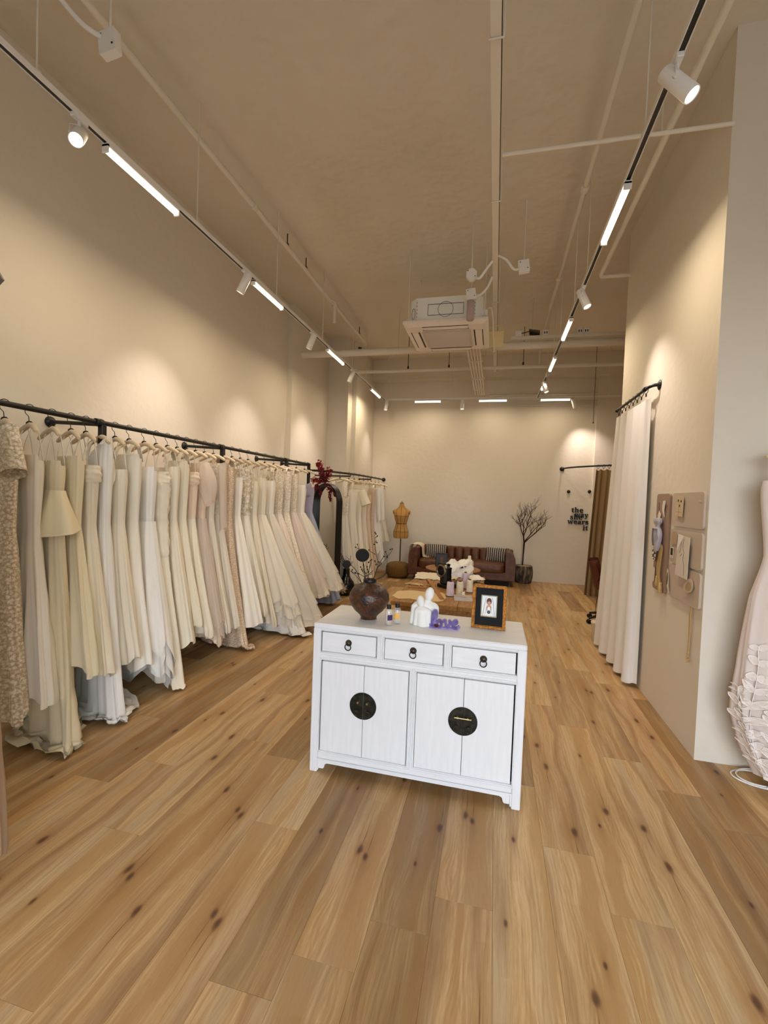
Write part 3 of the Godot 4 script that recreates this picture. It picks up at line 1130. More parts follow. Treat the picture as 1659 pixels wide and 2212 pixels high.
	# shaped apron
	var p := PackedVector2Array([Vector2(-inner, 0.078), Vector2(-inner, 0.022), Vector2(-inner + 0.034, 0.022), Vector2(-inner + 0.040, 0.028), Vector2(-inner + 0.044, 0.044), Vector2(-inner + 0.049, 0.051), Vector2(-inner + 0.060, 0.055)])
	var q := p.duplicate()
	q.reverse()
	for v in q:
		p.append(Vector2(-v.x, v.y))
	st = S()
	prism(st, p, -0.030, -0.008)
	obj("apron", st, paint, t)
	st = S()
	bxc(st, Vector3(-inner, 0.070, -0.003), Vector3(inner, 0.078, -0.03), 0.002)
	for sx in [-1, 1]:
		bxc(st, Vector3(sx * inner, 0.012, -0.003), Vector3(sx * (inner - 0.008), 0.074, -0.03), 0.002)
	obj("apron_bead", st, paint, t)

func ring_pull(parent: Node, c: Vector3):
	var st := S()
	lathe(st, [Vector2(0.0, 0.017), Vector2(0.010, 0.015), Vector2(0.0145, 0.009), Vector2(0.015, 0.004), Vector2(0.018, 0.003), Vector2(0.018, 0.0)], 16, c, Basis(Vector3.RIGHT, PI / 2))
	obj("knob", st, M.bronze, parent)
	st = S()
	var ring := []
	for i in 21:
		ring.append(c + Vector3(sin(TAU * i / 20) * 0.0165, -0.020 + cos(TAU * i / 20) * 0.018, 0.014 + cos(TAU * i / 20) * 0.003))
	tube(st, ring, 0.0026, 8, false)
	obj("pull_ring", st, mat(Color(0.08, 0.075, 0.07), 0.4, 0.6), parent)

# ---------------------------------------------------------------- things standing on the sideboard
const TOP := 0.84

func things_on_sideboard():
	vase_with_pods()
	bottles()
	sculpture()
	love_sign()
	bride_picture()

func dry_stem(st: SurfaceTool, px: Array, z: float, r0: float, r1: float, dz := 0.0):
	var pts := []
	for i in px.size():
		pts.append(pz(px[i][0], px[i][1], z + dz * i / (px.size() - 1)))
	var s := spline(pts, 4)
	var rr := []
	for i in s.size():
		rr.append(lerpf(r0, r1, float(i) / (s.size() - 1)))
	tube(st, s, rr, 5)

func vase_with_pods():
	var at := Vector3(-0.683, TOP, -2.505)
	var glaze := mat(Color(1, 1, 1), 0.38)
	tri_tex(glaze, noise_tex(0.008, [[0.0, Color(0.10, 0.09, 0.095)], [0.36, Color(0.13, 0.115, 0.12)], [0.40, Color(0.52, 0.26, 0.15)], [0.43, Color(0.20, 0.12, 0.07)], [0.50, Color(0.30, 0.19, 0.09)], [0.57, Color(0.17, 0.11, 0.06)], [0.63, Color(0.36, 0.22, 0.10)], [0.68, Color(0.14, 0.10, 0.07)], [0.80, Color(0.46, 0.24, 0.14)], [1.0, Color(0.12, 0.10, 0.09)]], 512, FastNoiseLite.TYPE_SIMPLEX_SMOOTH, false, 4.0, 12), 2.4, noise_tex(0.06, [], 256, FastNoiseLite.TYPE_SIMPLEX_SMOOTH, true, 6.0), 0.35)
	var t := thing("vase", "round dark brown mottled ceramic vase on the white sideboard", "vase", at)
	var st := S()
	lathe(st, [Vector2(0, 0.0), Vector2(0.044, 0.0), Vector2(0.047, 0.004), Vector2(0.046, 0.016), Vector2(0.055, 0.030), Vector2(0.083, 0.055), Vector2(0.107, 0.088), Vector2(0.117, 0.120), Vector2(0.114, 0.150), Vector2(0.097, 0.180), Vector2(0.066, 0.203), Vector2(0.042, 0.212), Vector2(0.036, 0.218), Vector2(0.0355, 0.231), Vector2(0.037, 0.234), Vector2(0.033, 0.234), Vector2(0.031, 0.215), Vector2(0.05, 0.19), Vector2(0, 0.185)], 40)
	obj("body", st, glaze, t)
	st = S()
	lathe(st, [Vector2(0.0362, 0.217), Vector2(0.0385, 0.222), Vector2(0.0385, 0.232), Vector2(0.036, 0.235), Vector2(0.032, 0.234)], 32)
	obj("rim", st, M.black, t)
	st = S()
	lathe(st, [Vector2(0.045, 0.0), Vector2(0.0485, 0.001), Vector2(0.0485, 0.005), Vector2(0.046, 0.006)], 32)
	obj("foot_ring", st, mat(Color(0.55, 0.52, 0.50), 0.5), t)
	var bark := mat(Color(0.055, 0.035, 0.03), 0.8)
	var pod := tri_tex(mat(Color(0.05, 0.028, 0.022), 0.85), null, 20.0, noise_tex(0.05, [], 128, FastNoiseLite.TYPE_SIMPLEX_SMOOTH, true, 6.0), 0.6)
	var z := at.z
	# two lotus pods
	for k in 2:
		var lt := thing("lotus_pod", ["large dark round dried lotus pod standing in the brown vase", "smaller dark dried lotus pod leaning out of the brown vase"][k], "dried flower", Vector3.ZERO, 0, "dried stems in the brown vase")
		st = S()
		if k == 0:
			dry_stem(st, [[790, 1262], [787, 1240], [784, 1214]], z, 0.0026, 0.0022)
		else:
			dry_stem(st, [[782, 1262], [772, 1238], [764, 1226], [757, 1220]], z + 0.01, 0.0022, 0.0018)
		obj("stem", st, bark, lt)
		st = S()
		var c := pz(783, 1200, z + 0.004) if k == 0 else pz(749, 1219, z + 0.012)
		var rr := 0.040 if k == 0 else 0.024
		var b := Basis(Vector3(1, 0, 0), 1.15) * Basis(Vector3(0, 0, 1), -0.25)
		lathe(st, [Vector2(0, -0.55 * rr), Vector2(0.35 * rr, -0.5 * rr), Vector2(0.8 * rr, -0.2 * rr), Vector2(1.0 * rr, 0.15 * rr), Vector2(0.93 * rr, 0.33 * rr), Vector2(0.6 * rr, 0.38 * rr), Vector2(0, 0.36 * rr)], 24, c, b)
		for i in 7:
			var a := i * TAU / 6
			ball(st, c + b * Vector3(cos(a) * rr * 0.55 * (0.0 if i == 6 else 1.0), 0.37 * rr, sin(a) * rr * 0.55 * (0.0 if i == 6 else 1.0)), Vector3.ONE * rr * 0.1, 6)
		obj("seed_head", st, pod, lt)
	# budding twigs
	var twigs := [
		["tallest budding twig standing in the brown vase", [[[802, 1262], [815, 1225], [813, 1200], [810, 1180], [810, 1150]], [[811, 1198], [803, 1193], [797, 1189]], [[810, 1172], [814, 1168]], [[811, 1162], [815, 1158]]], [[797, 1188], [814, 1172], [808, 1176], [815, 1158], [812, 1153], [810, 1150]], 0.0],
		["forked twig leaning right with small buds in the brown vase", [[[803, 1262], [815, 1228], [827, 1205], [837, 1201], [842, 1196], [847, 1188]], [[815, 1226], [826, 1216], [836, 1204]], [[837, 1201], [833, 1193]], [[816, 1222], [810, 1213]]], [[847, 1186], [833, 1192], [837, 1203], [829, 1202], [818, 1214], [810, 1212], [843, 1187], [812, 1220]], -0.015],
		["thin twig arching down to the right from the brown vase", [[[806, 1254], [822, 1248], [834, 1238], [836, 1222], [836, 1204]]], [[836, 1204]], 0.02],
		["twig with a split tip behind the large lotus pod", [[[792, 1262], [786, 1220], [777, 1190], [772, 1177]], [[775, 1186], [768, 1182]]], [[772, 1176], [768, 1182]], -0.02],
		["short budding twig leaning left in the brown vase", [[[783, 1262], [770, 1245], [759, 1235]], [[765, 1240], [766, 1237]]], [[759, 1234], [762, 1237], [767, 1237], [761, 1231]], 0.015],
		["bushy short twig in the middle of the brown vase", [[[796, 1262], [797, 1235], [800, 1212]], [[797, 1236], [793, 1225]], [[798, 1228], [803, 1210]], [[795, 1245], [781, 1226]], [[798, 1240], [806, 1232]]], [[800, 1211], [793, 1224], [803, 1209], [797, 1214], [779, 1225], [781, 1230], [794, 1230], [796, 1215], [795, 1236], [791, 1238]], 0.012],
		["straight pale twig in the brown vase", [[[788, 1262], [787, 1243], [785, 1222]], [[787, 1240], [784, 1234]]], [[785, 1221], [783, 1233]], 0.018],
		["crooked twig lying sideways in the brown vase", [[[799, 1262], [793, 1244], [803, 1240], [800, 1236]], [[790, 1248], [776, 1240], [768, 1239]]], [[768, 1238], [791, 1244], [775, 1239]], 0.005]]
	for w in twigs:
		st = S()
		for p in w[1]:
			dry_stem(st, p, z + w[3], 0.0019, 0.0011)
		var o := thing("dried_twig", w[0], "twig", Vector3.ZERO, 0, "dried stems in the brown vase")
		obj("stem", st, bark, o)
		st = S()
		for b in w[2]:
			ball(st, pz(b[0], b[1], z + w[3]), Vector3(0.0042, 0.0052, 0.0042), 6)
		obj("buds", st, bark, o).set_meta("kind", "stuff")

func bottles():
	var glass := mat(Color(0.95, 0.95, 0.95, 0.10), 0.03)
	glass.transparency = BaseMaterial3D.TRANSPARENCY_ALPHA
	var liquid := mat(Color(0.93, 0.91, 0.84, 0.22), 0.05)
	liquid.transparency = BaseMaterial3D.TRANSPARENCY_ALPHA
	var data := [[Vector3(-0.545, TOP, -2.425), "clear glass bottle with a violet label and black cap beside the vase", Color(0.22, 0.14, 0.36), 0.75, 0.062], [Vector3(-0.508, TOP, -2.475), "clear glass bottle with a yellow label and black cap beside the vase", Color(0.93, 0.70, 0.32), 0.0, 0.072]]
	for d in data:
		var t := thing("perfume_bottle", d[1], "bottle", d[0], d[3])
		var st := S()
		var h := 0.082
		lathe(st, [Vector2(0, 0), Vector2(0.018, 0), Vector2(0.021, 0.003), Vector2(0.021, h), Vector2(0.018, h + 0.006), Vector2(0.0105, h + 0.010), Vector2(0.010, h + 0.020), Vector2(0.008, h + 0.020), Vector2(0.0085, h + 0.008), Vector2(0.0175, h + 0.002), Vector2(0.019, h - 0.004), Vector2(0.019, 0.006), Vector2(0.0, 0.005)], 28)
		obj("glass", st, glass, t)
		st = S()
		lathe(st, [Vector2(0, 0.0055), Vector2(0.0188, 0.0065), Vector2(0.0188, d[4]), Vector2(0, d[4])], 28)
		obj("liquid", st, liquid, t)
		st = S()
		lathe(st, [Vector2(0.0, h + 0.034), Vector2(0.0115, h + 0.034), Vector2(0.0125, h + 0.032), Vector2(0.0125, h + 0.011), Vector2(0.0, h + 0.011)], 24, Vector3.ZERO, Basis.IDENTITY, -1)
		obj("cap", st, M.black, t)
		st = S()
		var rows := []
		for y in [0.032, 0.062]:
			var ring := PackedVector3Array()
			for i in 13:
				var a := lerpf(-0.85, 0.85, i / 12.0)
				ring.append(Vector3(sin(a) * 0.0213, y, cos(a) * 0.0213))
			rows.append(ring)
		rings(st, rows, false)
		obj("label", st, mat(d[2], 0.7), t)

func sculpture():
	var t := thing("couple_sculpture", "smooth white ceramic sculpture of two faceless figures embracing", "sculpture", Vector3(-0.362, TOP, -2.505))
	var clay := tri_tex(mat(Color(0.92, 0.91, 0.88), 0.62), null, 12.0, noise_tex(0.08, [], 128, FastNoiseLite.TYPE_SIMPLEX_SMOOTH, true, 3.0), 0.12)
	var rear := func(p: Vector3) -> float:
		var d := capsule(p, Vector3(0.010, 0.0, -0.014), Vector3(0.006, 0.098, -0.016), 0.052, 0.036)
		d = smin(d, capsule(p, Vector3(-0.040, 0.105, -0.010), Vector3(0.052, 0.105, -0.012), 0.022, 0.024), 0.03)
		d = smin(d, capsule(p, Vector3(-0.054, 0.096, -0.004), Vector3(-0.064, 0.012, 0.004), 0.019, 0.015), 0.012)
		d = smin(d, capsule(p, Vector3(0.066, 0.098, -0.006), Vector3(0.070, 0.02, 0.004), 0.019, 0.016), 0.012)
		d = smin(d, capsule(p, Vector3(0.016, 0.118, -0.014), Vector3(0.024, 0.150, -0.010), 0.017, 0.014), 0.016)
		return maxf(d, -p.y)
	var front := func(p: Vector3) -> float:
		var d := capsule(p, Vector3(0.002, 0.0, 0.022), Vector3(-0.006, 0.080, 0.022), 0.036, 0.028)
		d = smin(d, capsule(p, Vector3(-0.030, 0.088, 0.022), Vector3(0.026, 0.086, 0.022), 0.015, 0.015), 0.022)
		d = smin(d, capsule(p, Vector3(-0.036, 0.080, 0.026), Vector3(-0.042, 0.006, 0.030), 0.013, 0.012), 0.010)
		d = smin(d, capsule(p, Vector3(0.036, 0.078, 0.026), Vector3(0.042, 0.01, 0.030), 0.013, 0.012), 0.010)
		d = smin(d, capsule(p, Vector3(-0.010, 0.095, 0.020), Vector3(-0.014, 0.118, 0.018), 0.014, 0.012), 0.012)
		return maxf(d, -p.y)
	var head := func(c: Vector3, r: Vector3, tilt: float) -> ArrayMesh:
		var s2 := S()
		ball(s2, c, r, 24, Basis(Vector3.BACK, tilt))
		return commit(s2)
	var st := S()
	blob(st, rear, Vector3(-0.09, -0.005, -0.075), Vector3(0.10, 0.18, 0.06), 0.0045)
	var a := obj("taller_figure", st, clay, t)
	put("head", head.call(Vector3(0.028, 0.176, -0.006), Vector3(0.026, 0.039, 0.026), -0.22), clay, a)
	st = S()
	blob(st, front, Vector3(-0.07, -0.005, -0.025), Vector3(0.07, 0.14, 0.07), 0.0045)
	var b := obj("shorter_figure", st, clay, t)
	put("head", head.call(Vector3(-0.016, 0.136, 0.020), Vector3(0.023, 0.033, 0.023), 0.20), clay, b)

func love_sign():
	var t := thing("love_sign", "small lilac script sign reading love with a dark red rose on its letter o", "sign", Vector3(-0.318, TOP, -2.468), deg_to_rad(4))
	var lilac := mat(Color(0.60, 0.52, 0.80), 0.55)
	var letters := {
		"l": [[0.000, 0.016], [0.014, 0.022], [0.032, 0.060], [0.034, 0.088], [0.024, 0.094], [0.014, 0.074], [0.010, 0.040], [0.012, 0.014], [0.022, 0.008], [0.034, 0.012]],
		"o": [[0.052, 0.044], [0.040, 0.036], [0.036, 0.022], [0.044, 0.009], [0.056, 0.010], [0.063, 0.024], [0.058, 0.040], [0.050, 0.043], [0.060, 0.036], [0.072, 0.040]],
		"v": [[0.072, 0.040], [0.082, 0.046], [0.085, 0.030], [0.090, 0.010], [0.100, 0.016], [0.108, 0.034], [0.104, 0.046], [0.110, 0.040], [0.118, 0.036]],
		"e": [[0.118, 0.022], [0.134, 0.028], [0.146, 0.040], [0.140, 0.050], [0.128, 0.042], [0.124, 0.024], [0.130, 0.010], [0.144, 0.008], [0.158, 0.018]]}
	for k in letters:
		var pts := []
		for p in letters[k]:
			pts.append(Vector3(p[0], p[1], 0))
		var s := spline(pts, 5)
		var st := S()
		var poly := PackedVector2Array()
		for p in s:
			poly.append(Vector2(p.x, p.y))
		for part in Geometry2D.offset_polyline(poly, 0.0072, Geometry2D.JOIN_ROUND, Geometry2D.END_ROUND):
			if not Geometry2D.is_polygon_clockwise(part):
				prism(st, part, -0.011, 0.011)
		# the offset may leave the counters as holes: strokes laid as short bars keep them open
		st = S()
		for i in s.size() - 1:
			var a := Vector2(s[i].x, s[i].y)
			var b := Vector2(s[i + 1].x, s[i + 1].y)
			var w := (b - a).orthogonal().normalized() * 0.0072
			var e := (b - a).normalized() * 0.0035
			prism(st, PackedVector2Array([a - e + w, b + e + w, b + e - w, a - e - w]), -0.011, 0.011)
		obj("letter_" + k, st, lilac, t)
	var st := S()
	bxc(st, Vector3(-0.006, 0.0, -0.011), Vector3(0.155, 0.008, 0.011), 0.002)
	obj("base_bar", st, lilac, t)
	st = S()
	for i in 3:
		ball(st, Vector3(0.036, 0.016, 0.013 + i * 0.002), Vector3(0.011 - i * 0.003, 0.010 - i * 0.0025, 0.006), 10)
	obj("rose", st, mat(Color(0.35, 0.03, 0.06), 0.6), t)

func bride_image() -> ImageTexture:
	var W := 150
	var H := 210
	var im := Image.create(W, H, false, Image.FORMAT_RGB8)
	var paper := Color(0.90, 0.92, 0.93)
	var ink := Color(0.05, 0.05, 0.06)
	var skin := Color(0.80, 0.58, 0.47)
	for j in H:
		for i in W:
			var u := (i + 0.5) / W * 2.0 - 1.0
			var v := 1.0 - (j + 0.5) / H
			var au := absf(u)
			var c := paper
			# veil: a bell that opens downwards, with pen lines
			var veil := 0.40 + 0.42 * pow(clampf((0.94 - v) / 0.9, 0, 1), 0.7)
			if v < 0.93 and au < veil:
				c = Color(0.95, 0.94, 0.91)
				var fold := sin(au / veil * 21.0 + v * 3.0)
				if fold > 0.975 and au > 0.22:
					c = ink
			if v < 0.93 and absf(au - veil) < 0.016:
				c = ink
			# shoulders, arms and the white dress
			var w2 := 0.20 + 0.14 * smoothstep(0.56, 0.44, v)
			if v > 0.05 and v < 0.56 and au < w2:
				c = skin
				if absf(au - w2) < 0.02:
					c = ink
			if v > 0.05 and v < 0.45 + 0.03 * cos(u * 22.0) and au < 0.22 + 0.35 * smoothstep(0.36, 0.05, v):
				c = Color(0.96, 0.95, 0.94)
				if absf(au - 0.22 - 0.35 * smoothstep(0.36, 0.05, v)) < 0.02 or (v < 0.36 and sin(u * 26.0) > 0.97):
					c = ink
			# hair, then the face with eyes, nose and mouth
			var hd := Vector2(u / 0.36, (v - 0.73) / 0.175).length()
			if hd < 1.0:
				c = Color(0.36, 0.17, 0.11) if sin(u * 60.0 + v * 20.0) < 0.85 else Color(0.22, 0.09, 0.06)
			var fd := Vector2(u / 0.245, (v - 0.675) / 0.125).length()
			if fd < 1.0 and v < 0.775 - 0.06 * absf(sin(u * 9.0)):
				c = skin
			for s in [-1.0, 1.0]:
				var ex: float = u - s * 0.115
				if Vector2(ex / 0.085, (v - 0.700) / 0.026).length() < 1.0:
					c = Color(0.96, 0.95, 0.94)
				if Vector2(ex / 0.045, (v - 0.700) / 0.022).length() < 1.0 or (absf(ex) < 0.10 and absf(v - 0.727 + ex * ex * 2.0) < 0.006):
					c = ink
				if Vector2((u - s * 0.16) / 0.05, (v - 0.640) / 0.016).length() < 1.0:
					c = Color(0.86, 0.52, 0.45)
			if Vector2(u / 0.075, (v - 0.598) / 0.015).length() < 1.0:
				c = Color(0.62, 0.12, 0.13)
			# bouquet
			var q := Vector2(u, (v - 0.20) * 2.8)
			var rr := q.length() + 0.03 * sin(atan2(q.y, q.x) * 9.0)
			if rr < 0.25:
				c = Color(0.16, 0.17, 0.17) if sin(q.x * 45.0) * sin(q.y * 45.0) < 0.25 else Color(0.42, 0.43, 0.42)
			im.set_pixel(i, j, c)
	im.generate_mipmaps()
	return ImageTexture.create_from_image(im)

func bride_picture():
	var t := thing("picture_frame", "gold framed drawing of a bride in a black mount on the sideboard", "picture frame", Vector3(-0.006, TOP, -2.556), deg_to_rad(-3))
	var lean := Transform3D(Basis(Vector3.RIGHT, deg_to_rad(-9)), Vector3.ZERO)
	var inner := Node3D.new()
	var w := 0.187
	var h := 0.243
	var gold := tri_tex(mat(Color(0.62, 0.40, 0.14), 0.36, 0.75), noise_tex(0.04, [[0.3, Color(0.75, 0.7, 0.6)], [0.7, Color(1, 1, 1)]], 128), 10.0)
	for s in [["stile", -1, 0], ["stile", 1, 0], ["rail", 0, 0], ["rail", 0, 1]]:
		var st := S()
		for k in 3:
			var o: float = [0.0, 0.006, 0.013][k]
			var d: float = [0.010, 0.016, 0.011][k]
			var wd: float = [0.007, 0.008, 0.006][k]
			if s[0] == "stile":
				bx(st, Vector3(s[1] * (w / 2 - o - wd / 2), h / 2, d / 2 - 0.006), Vector3(wd, h - 2 * o, d + 0.006), 0.002)
			else:
				bx(st, Vector3(0, (o + wd / 2) if s[2] == 0 else (h - o - wd / 2), d / 2 - 0.006), Vector3(w - 2 * o, wd, d + 0.006), 0.002)
		var f := obj(s[0], st, gold, t)
		f.transform = lean
	var st := S()
	bxc(st, Vector3(-w / 2 + 0.014, 0.014, -0.006), Vector3(w / 2 - 0.014, h - 0.014, 0.002))
	var mount := obj("mount", st, mat(Color(0.02, 0.022, 0.027), 0.85), t)
	mount.transform = lean
	var c := Vector2(-0.001, h / 2 + 0.004)
	var iw := 0.078
	var ih := 0.110
	st = S()
	for s in [-1, 1]:
		bx(st, Vector3(c.x + s * (iw / 2 + 0.003), c.y, 0.0035), Vector3(0.004, ih + 0.010, 0.004), 0.001)
		bx(st, Vector3(c.x, c.y + s * (ih / 2 + 0.003), 0.0035), Vector3(iw + 0.002, 0.004, 0.004), 0.001)
	obj("inner_fillet", st, mat(Color(0.62, 0.56, 0.42), 0.4, 0.6), mount)
	st = S()
	st.set_smooth_group(-1)
	var q := [Vector3(c.x - iw / 2, c.y - ih / 2, 0.0026), Vector3(c.x + iw / 2, c.y - ih / 2, 0.0026), Vector3(c.x + iw / 2, c.y + ih / 2, 0.0026), Vector3(c.x - iw / 2, c.y + ih / 2, 0.0026)]
	var uv := [Vector2(0, 1), Vector2(1, 1), Vector2(1, 0), Vector2(0, 0)]
	for k in [0, 2, 1, 0, 3, 2]:
		st.set_uv(uv[k])
		st.add_vertex(q[k])
	var pm := mat(Color(1, 1, 1), 0.6)
	pm.albedo_texture = bride_image()
	obj("drawing", st, pm, mount)
	st = S()
	bx(st, Vector3(0, 0.0765, -0.058), Vector3(0.04, 0.155, 0.003), 0, Basis(Vector3.RIGHT, deg_to_rad(14)))
	obj("easel_leg", st, M.black_soft, t)
	inner.free()

# ---------------------------------------------------------------- gowns, hangers, racks
const ROD := Vector3(-2.70, 2.0, 0)
var weave: Texture2D
var hanger_meshes := []

func cloth(c: Color, rough: float, sheen := 0.25, ns := 0.25) -> StandardMaterial3D:
	var m := tri_tex(mat(c, rough), null, 9.0, weave, ns)
	m.rim_enabled = true
	m.rim = sheen
	m.rim_tint = 0.6
	return m

func sheer(c: Color, alpha: float) -> StandardMaterial3D:
	var m := mat(Color(c.r, c.g, c.b, alpha), 0.85)
	m.transparency = BaseMaterial3D.TRANSPARENCY_ALPHA
	return m

func lace(base: Color, motif: Color, scale: float, rough := 0.75, metal := 0.0, sd := 3) -> StandardMaterial3D:
	var m := mat(Color(1, 1, 1), rough, metal)
	tri_tex(m, noise_tex(0.045, [[0.0, motif], [0.34, motif], [0.46, base], [0.62, base], [0.72, motif.lerp(base, 0.3)], [1.0, motif]], 256, FastNoiseLite.TYPE_CELLULAR, false, 4.0, sd), scale, noise_tex(0.045, [], 256, FastNoiseLite.TYPE_CELLULAR, true, 10.0, sd), 0.7)
	return m

func gown_materials():
	weave = noise_tex(0.09, [], 256, FastNoiseLite.TYPE_SIMPLEX_SMOOTH, true, 3.0, 9)
	M.crepe = cloth(Color(0.90, 0.86, 0.76), 0.85)
	M.crepe2 = cloth(Color(0.895, 0.845, 0.71), 0.85)
	M.satin = cloth(Color(0.925, 0.895, 0.825), 0.42, 0.1, 0.1)
	M.white = cloth(Color(0.935, 0.92, 0.885), 0.7)
	M.ivory = cloth(Color(0.915, 0.875, 0.785), 0.75)
	M.blush = cloth(Color(0.90, 0.815, 0.71), 0.8)
	M.chiffon = cloth(Color(0.89, 0.85, 0.77), 0.8, 0.4)
	M.champagne = lace(Color(0.80, 0.68, 0.55), Color(0.92, 0.86, 0.76), 5.0, 0.45, 0.15, 4)
	M.lace = lace(Color(0.82, 0.75, 0.63), Color(0.95, 0.92, 0.86), 4.0)
	M.lace2 = lace(Color(0.86, 0.80, 0.70), Color(0.95, 0.92, 0.86), 3.0, 0.75, 0.0, 8)
	M.sequin = lace(Color(0.74, 0.66, 0.52), Color(0.95, 0.92, 0.86), 3.4, 0.45, 0.0, 6)
	M.floral = lace(Color(0.80, 0.72, 0.58), Color(0.95, 0.92, 0.86), 2.6, 0.8, 0.0, 11)
	M.tulle = cloth(Color(0.91, 0.87, 0.79), 0.95, 0.5)
	M.tulle2 = cloth(Color(0.92, 0.86, 0.79), 0.95, 0.5)
	for k in ["tulle", "tulle2", "chiffon"]:
		M[k].backlight_enabled = true
		M[k].backlight = Color(0.35, 0.33, 0.3)
	M.organza = sheer(Color(0.93, 0.90, 0.84), 0.55)
	M.veil = sheer(Color(0.92, 0.86, 0.80), 0.45)
	M.lilac = cloth(Color(0.66, 0.63, 0.70), 0.7)
	M.greyblue = cloth(Color(0.60, 0.61, 0.66), 0.9)
	M.strap = mat(Color(0.92, 0.89, 0.82), 0.6)
	M.padding = cloth(Color(0.83, 0.76, 0.64), 0.8)
	M.paper = mat(Color(0.92, 0.90, 0.86), 0.8)

func spow(v: float, e: float) -> float:
	return signf(v) * pow(absf(v), e)

# the cross-section of a gown at height y
func gown_point(d: Dictionary, th: float, y: float) -> Vector3:
	var tab: Array = d.prof
	var yc := maxf(y, 0.02)
	var a := lerp_table(tab, yc, 1)
	var b := lerp_table(tab, yc, 2)
	var sx := lerp_table(tab, yc, 3)
	var ct := cos(th)
	var sn := sin(th)
	var p := Vector3(a * spow(ct, 0.9) + sx, yc, b * spow(sn, 0.9))
	var nrm := Vector3(ct / a, 0, sn / b).normalized()
	var k: float = smoothstep(d.fold_y, d.hem, yc)
	var wob: float = 0.6 * sin(yc * 2.3 + d.ph) + 0.35 * sin(yc * 5.1 + d.ph * 2.0)
	var f: float = (1.2 - 2.2 * pow(absf(sin((d.n * th + d.ph + wob) * 0.5)), 0.75)) * 0.8 + 0.45 * cos(d.n * 0.5 * th + d.ph * 3.0 - wob) + 0.25 * cos(d.n * 1.9 * th - d.ph)
	p += nrm * (f * d.fold * (0.12 + 0.88 * k))
	if d.has("ruche") and yc > d.waist - 0.45:
		p += nrm * 0.004 * sin(yc * 70.0 + ct * 9.0 + sn * 3.0)
	if y < 0.02:
		# cloth that reaches the floor bunches up in rolls and creeps outwards
		var e := 0.02 - y
		var g := 0.55 + 0.45 * sin(2.0 * th + d.ph)
		p += Vector3(ct, 0, sn * 0.5).normalized() * (e * 0.45 * g + 0.020 * sin(e * 60.0 + 3.0 * th))
		p.y = 0.012 + (0.020 + 0.03 * absf(sin(4.0 * th + d.ph))) * absf(sin(e * 42.0 + 2.0 * th + d.ph))
	return off_wall(d, p)

# keeps cloth from passing through the wall behind the rack
func off_wall(d: Dictionary, p: Vector3) -> Vector3:
	var lim: float = d.get("room_behind", 9.0)
	if p.x < -lim:
		p.x = -lim + (p.x + lim) * 0.05
	return p

func gown_shell(st: SurfaceTool, d: Dictionary, y0: Callable, y1: Callable, n_rows: int, cols := 100, grow := 0.0):
	var rows := []
	for i in n_rows + 1:
		var v := float(i) / n_rows
		var ring := PackedVector3Array()
		for j in cols:
			var th := TAU * j / cols
			var y := lerpf(y0.call(th), y1.call(th), v)
			var p := gown_point(d, th, y)
			if grow != 0.0:
				p = off_wall(d, p + Vector3(cos(th), 0, sin(th)) * grow * (0.3 + v))
			ring.append(p)
		rows.append(ring)
	rings(st, rows, true)

func hanger(at: Vector3, turn: float, label: String, group: String):
	if hanger_meshes.is_empty():
		var st := S()
		var pts := []
		for i in 17:
			var a := lerpf(-0.35, PI + 0.25, i / 16.0)
			pts.append(Vector3(0, sin(a) * 0.024, cos(a) * 0.024))
		pts.reverse()
		pts.append(Vector3(0, -0.030, 0.020))
		pts.append(Vector3(0, -0.048, 0.004))
		pts.append(Vector3(0, -0.095, 0))
		tube(st, pts, 0.0024, 6)
		hanger_meshes.append(commit(st))
		st = S()
		var arm := []
		var rad := []
		for i in 17:
			var u := lerpf(-1, 1, i / 16.0)
			arm.append(Vector3(u * 0.205, -0.098 - 0.055 * pow(absf(u), 1.5), 0.018 * u * u))
			rad.append(0.0165 - 0.003 * u * u if i > 0 and i < 16 else 0.009)
		tube(st, arm, rad, 10)
		hanger_meshes.append(commit(st))
		st = S()
		bx(st, Vector3(0, -0.090, 0), Vector3(0.035, 0.030, 0.03), 0.008)
		hanger_meshes.append(commit(st))
	var t := thing("padded_hanger", label, "hanger", at, turn, group)
	put("hook", hanger_meshes[0], M.black, t)
	put("padded_arm", hanger_meshes[1], M.padding, t)
	put("neck_cap", hanger_meshes[2], M.black_soft, t)

func ribbon(st: SurfaceTool, pts: Array, w: Vector3, thick := 0.002):
	var rows := []
	for i in pts.size():
		var t: Vector3 = (pts[mini(i + 1, pts.size() - 1)] - pts[maxi(i - 1, 0)]).normalized()
		var n := t.cross(w).normalized() * thick
		rows.append(PackedVector3Array([pts[i] + w + n, pts[i] - w + n, pts[i] - w - n, pts[i] + w - n]))
	rings(st, rows, true, true, -1)

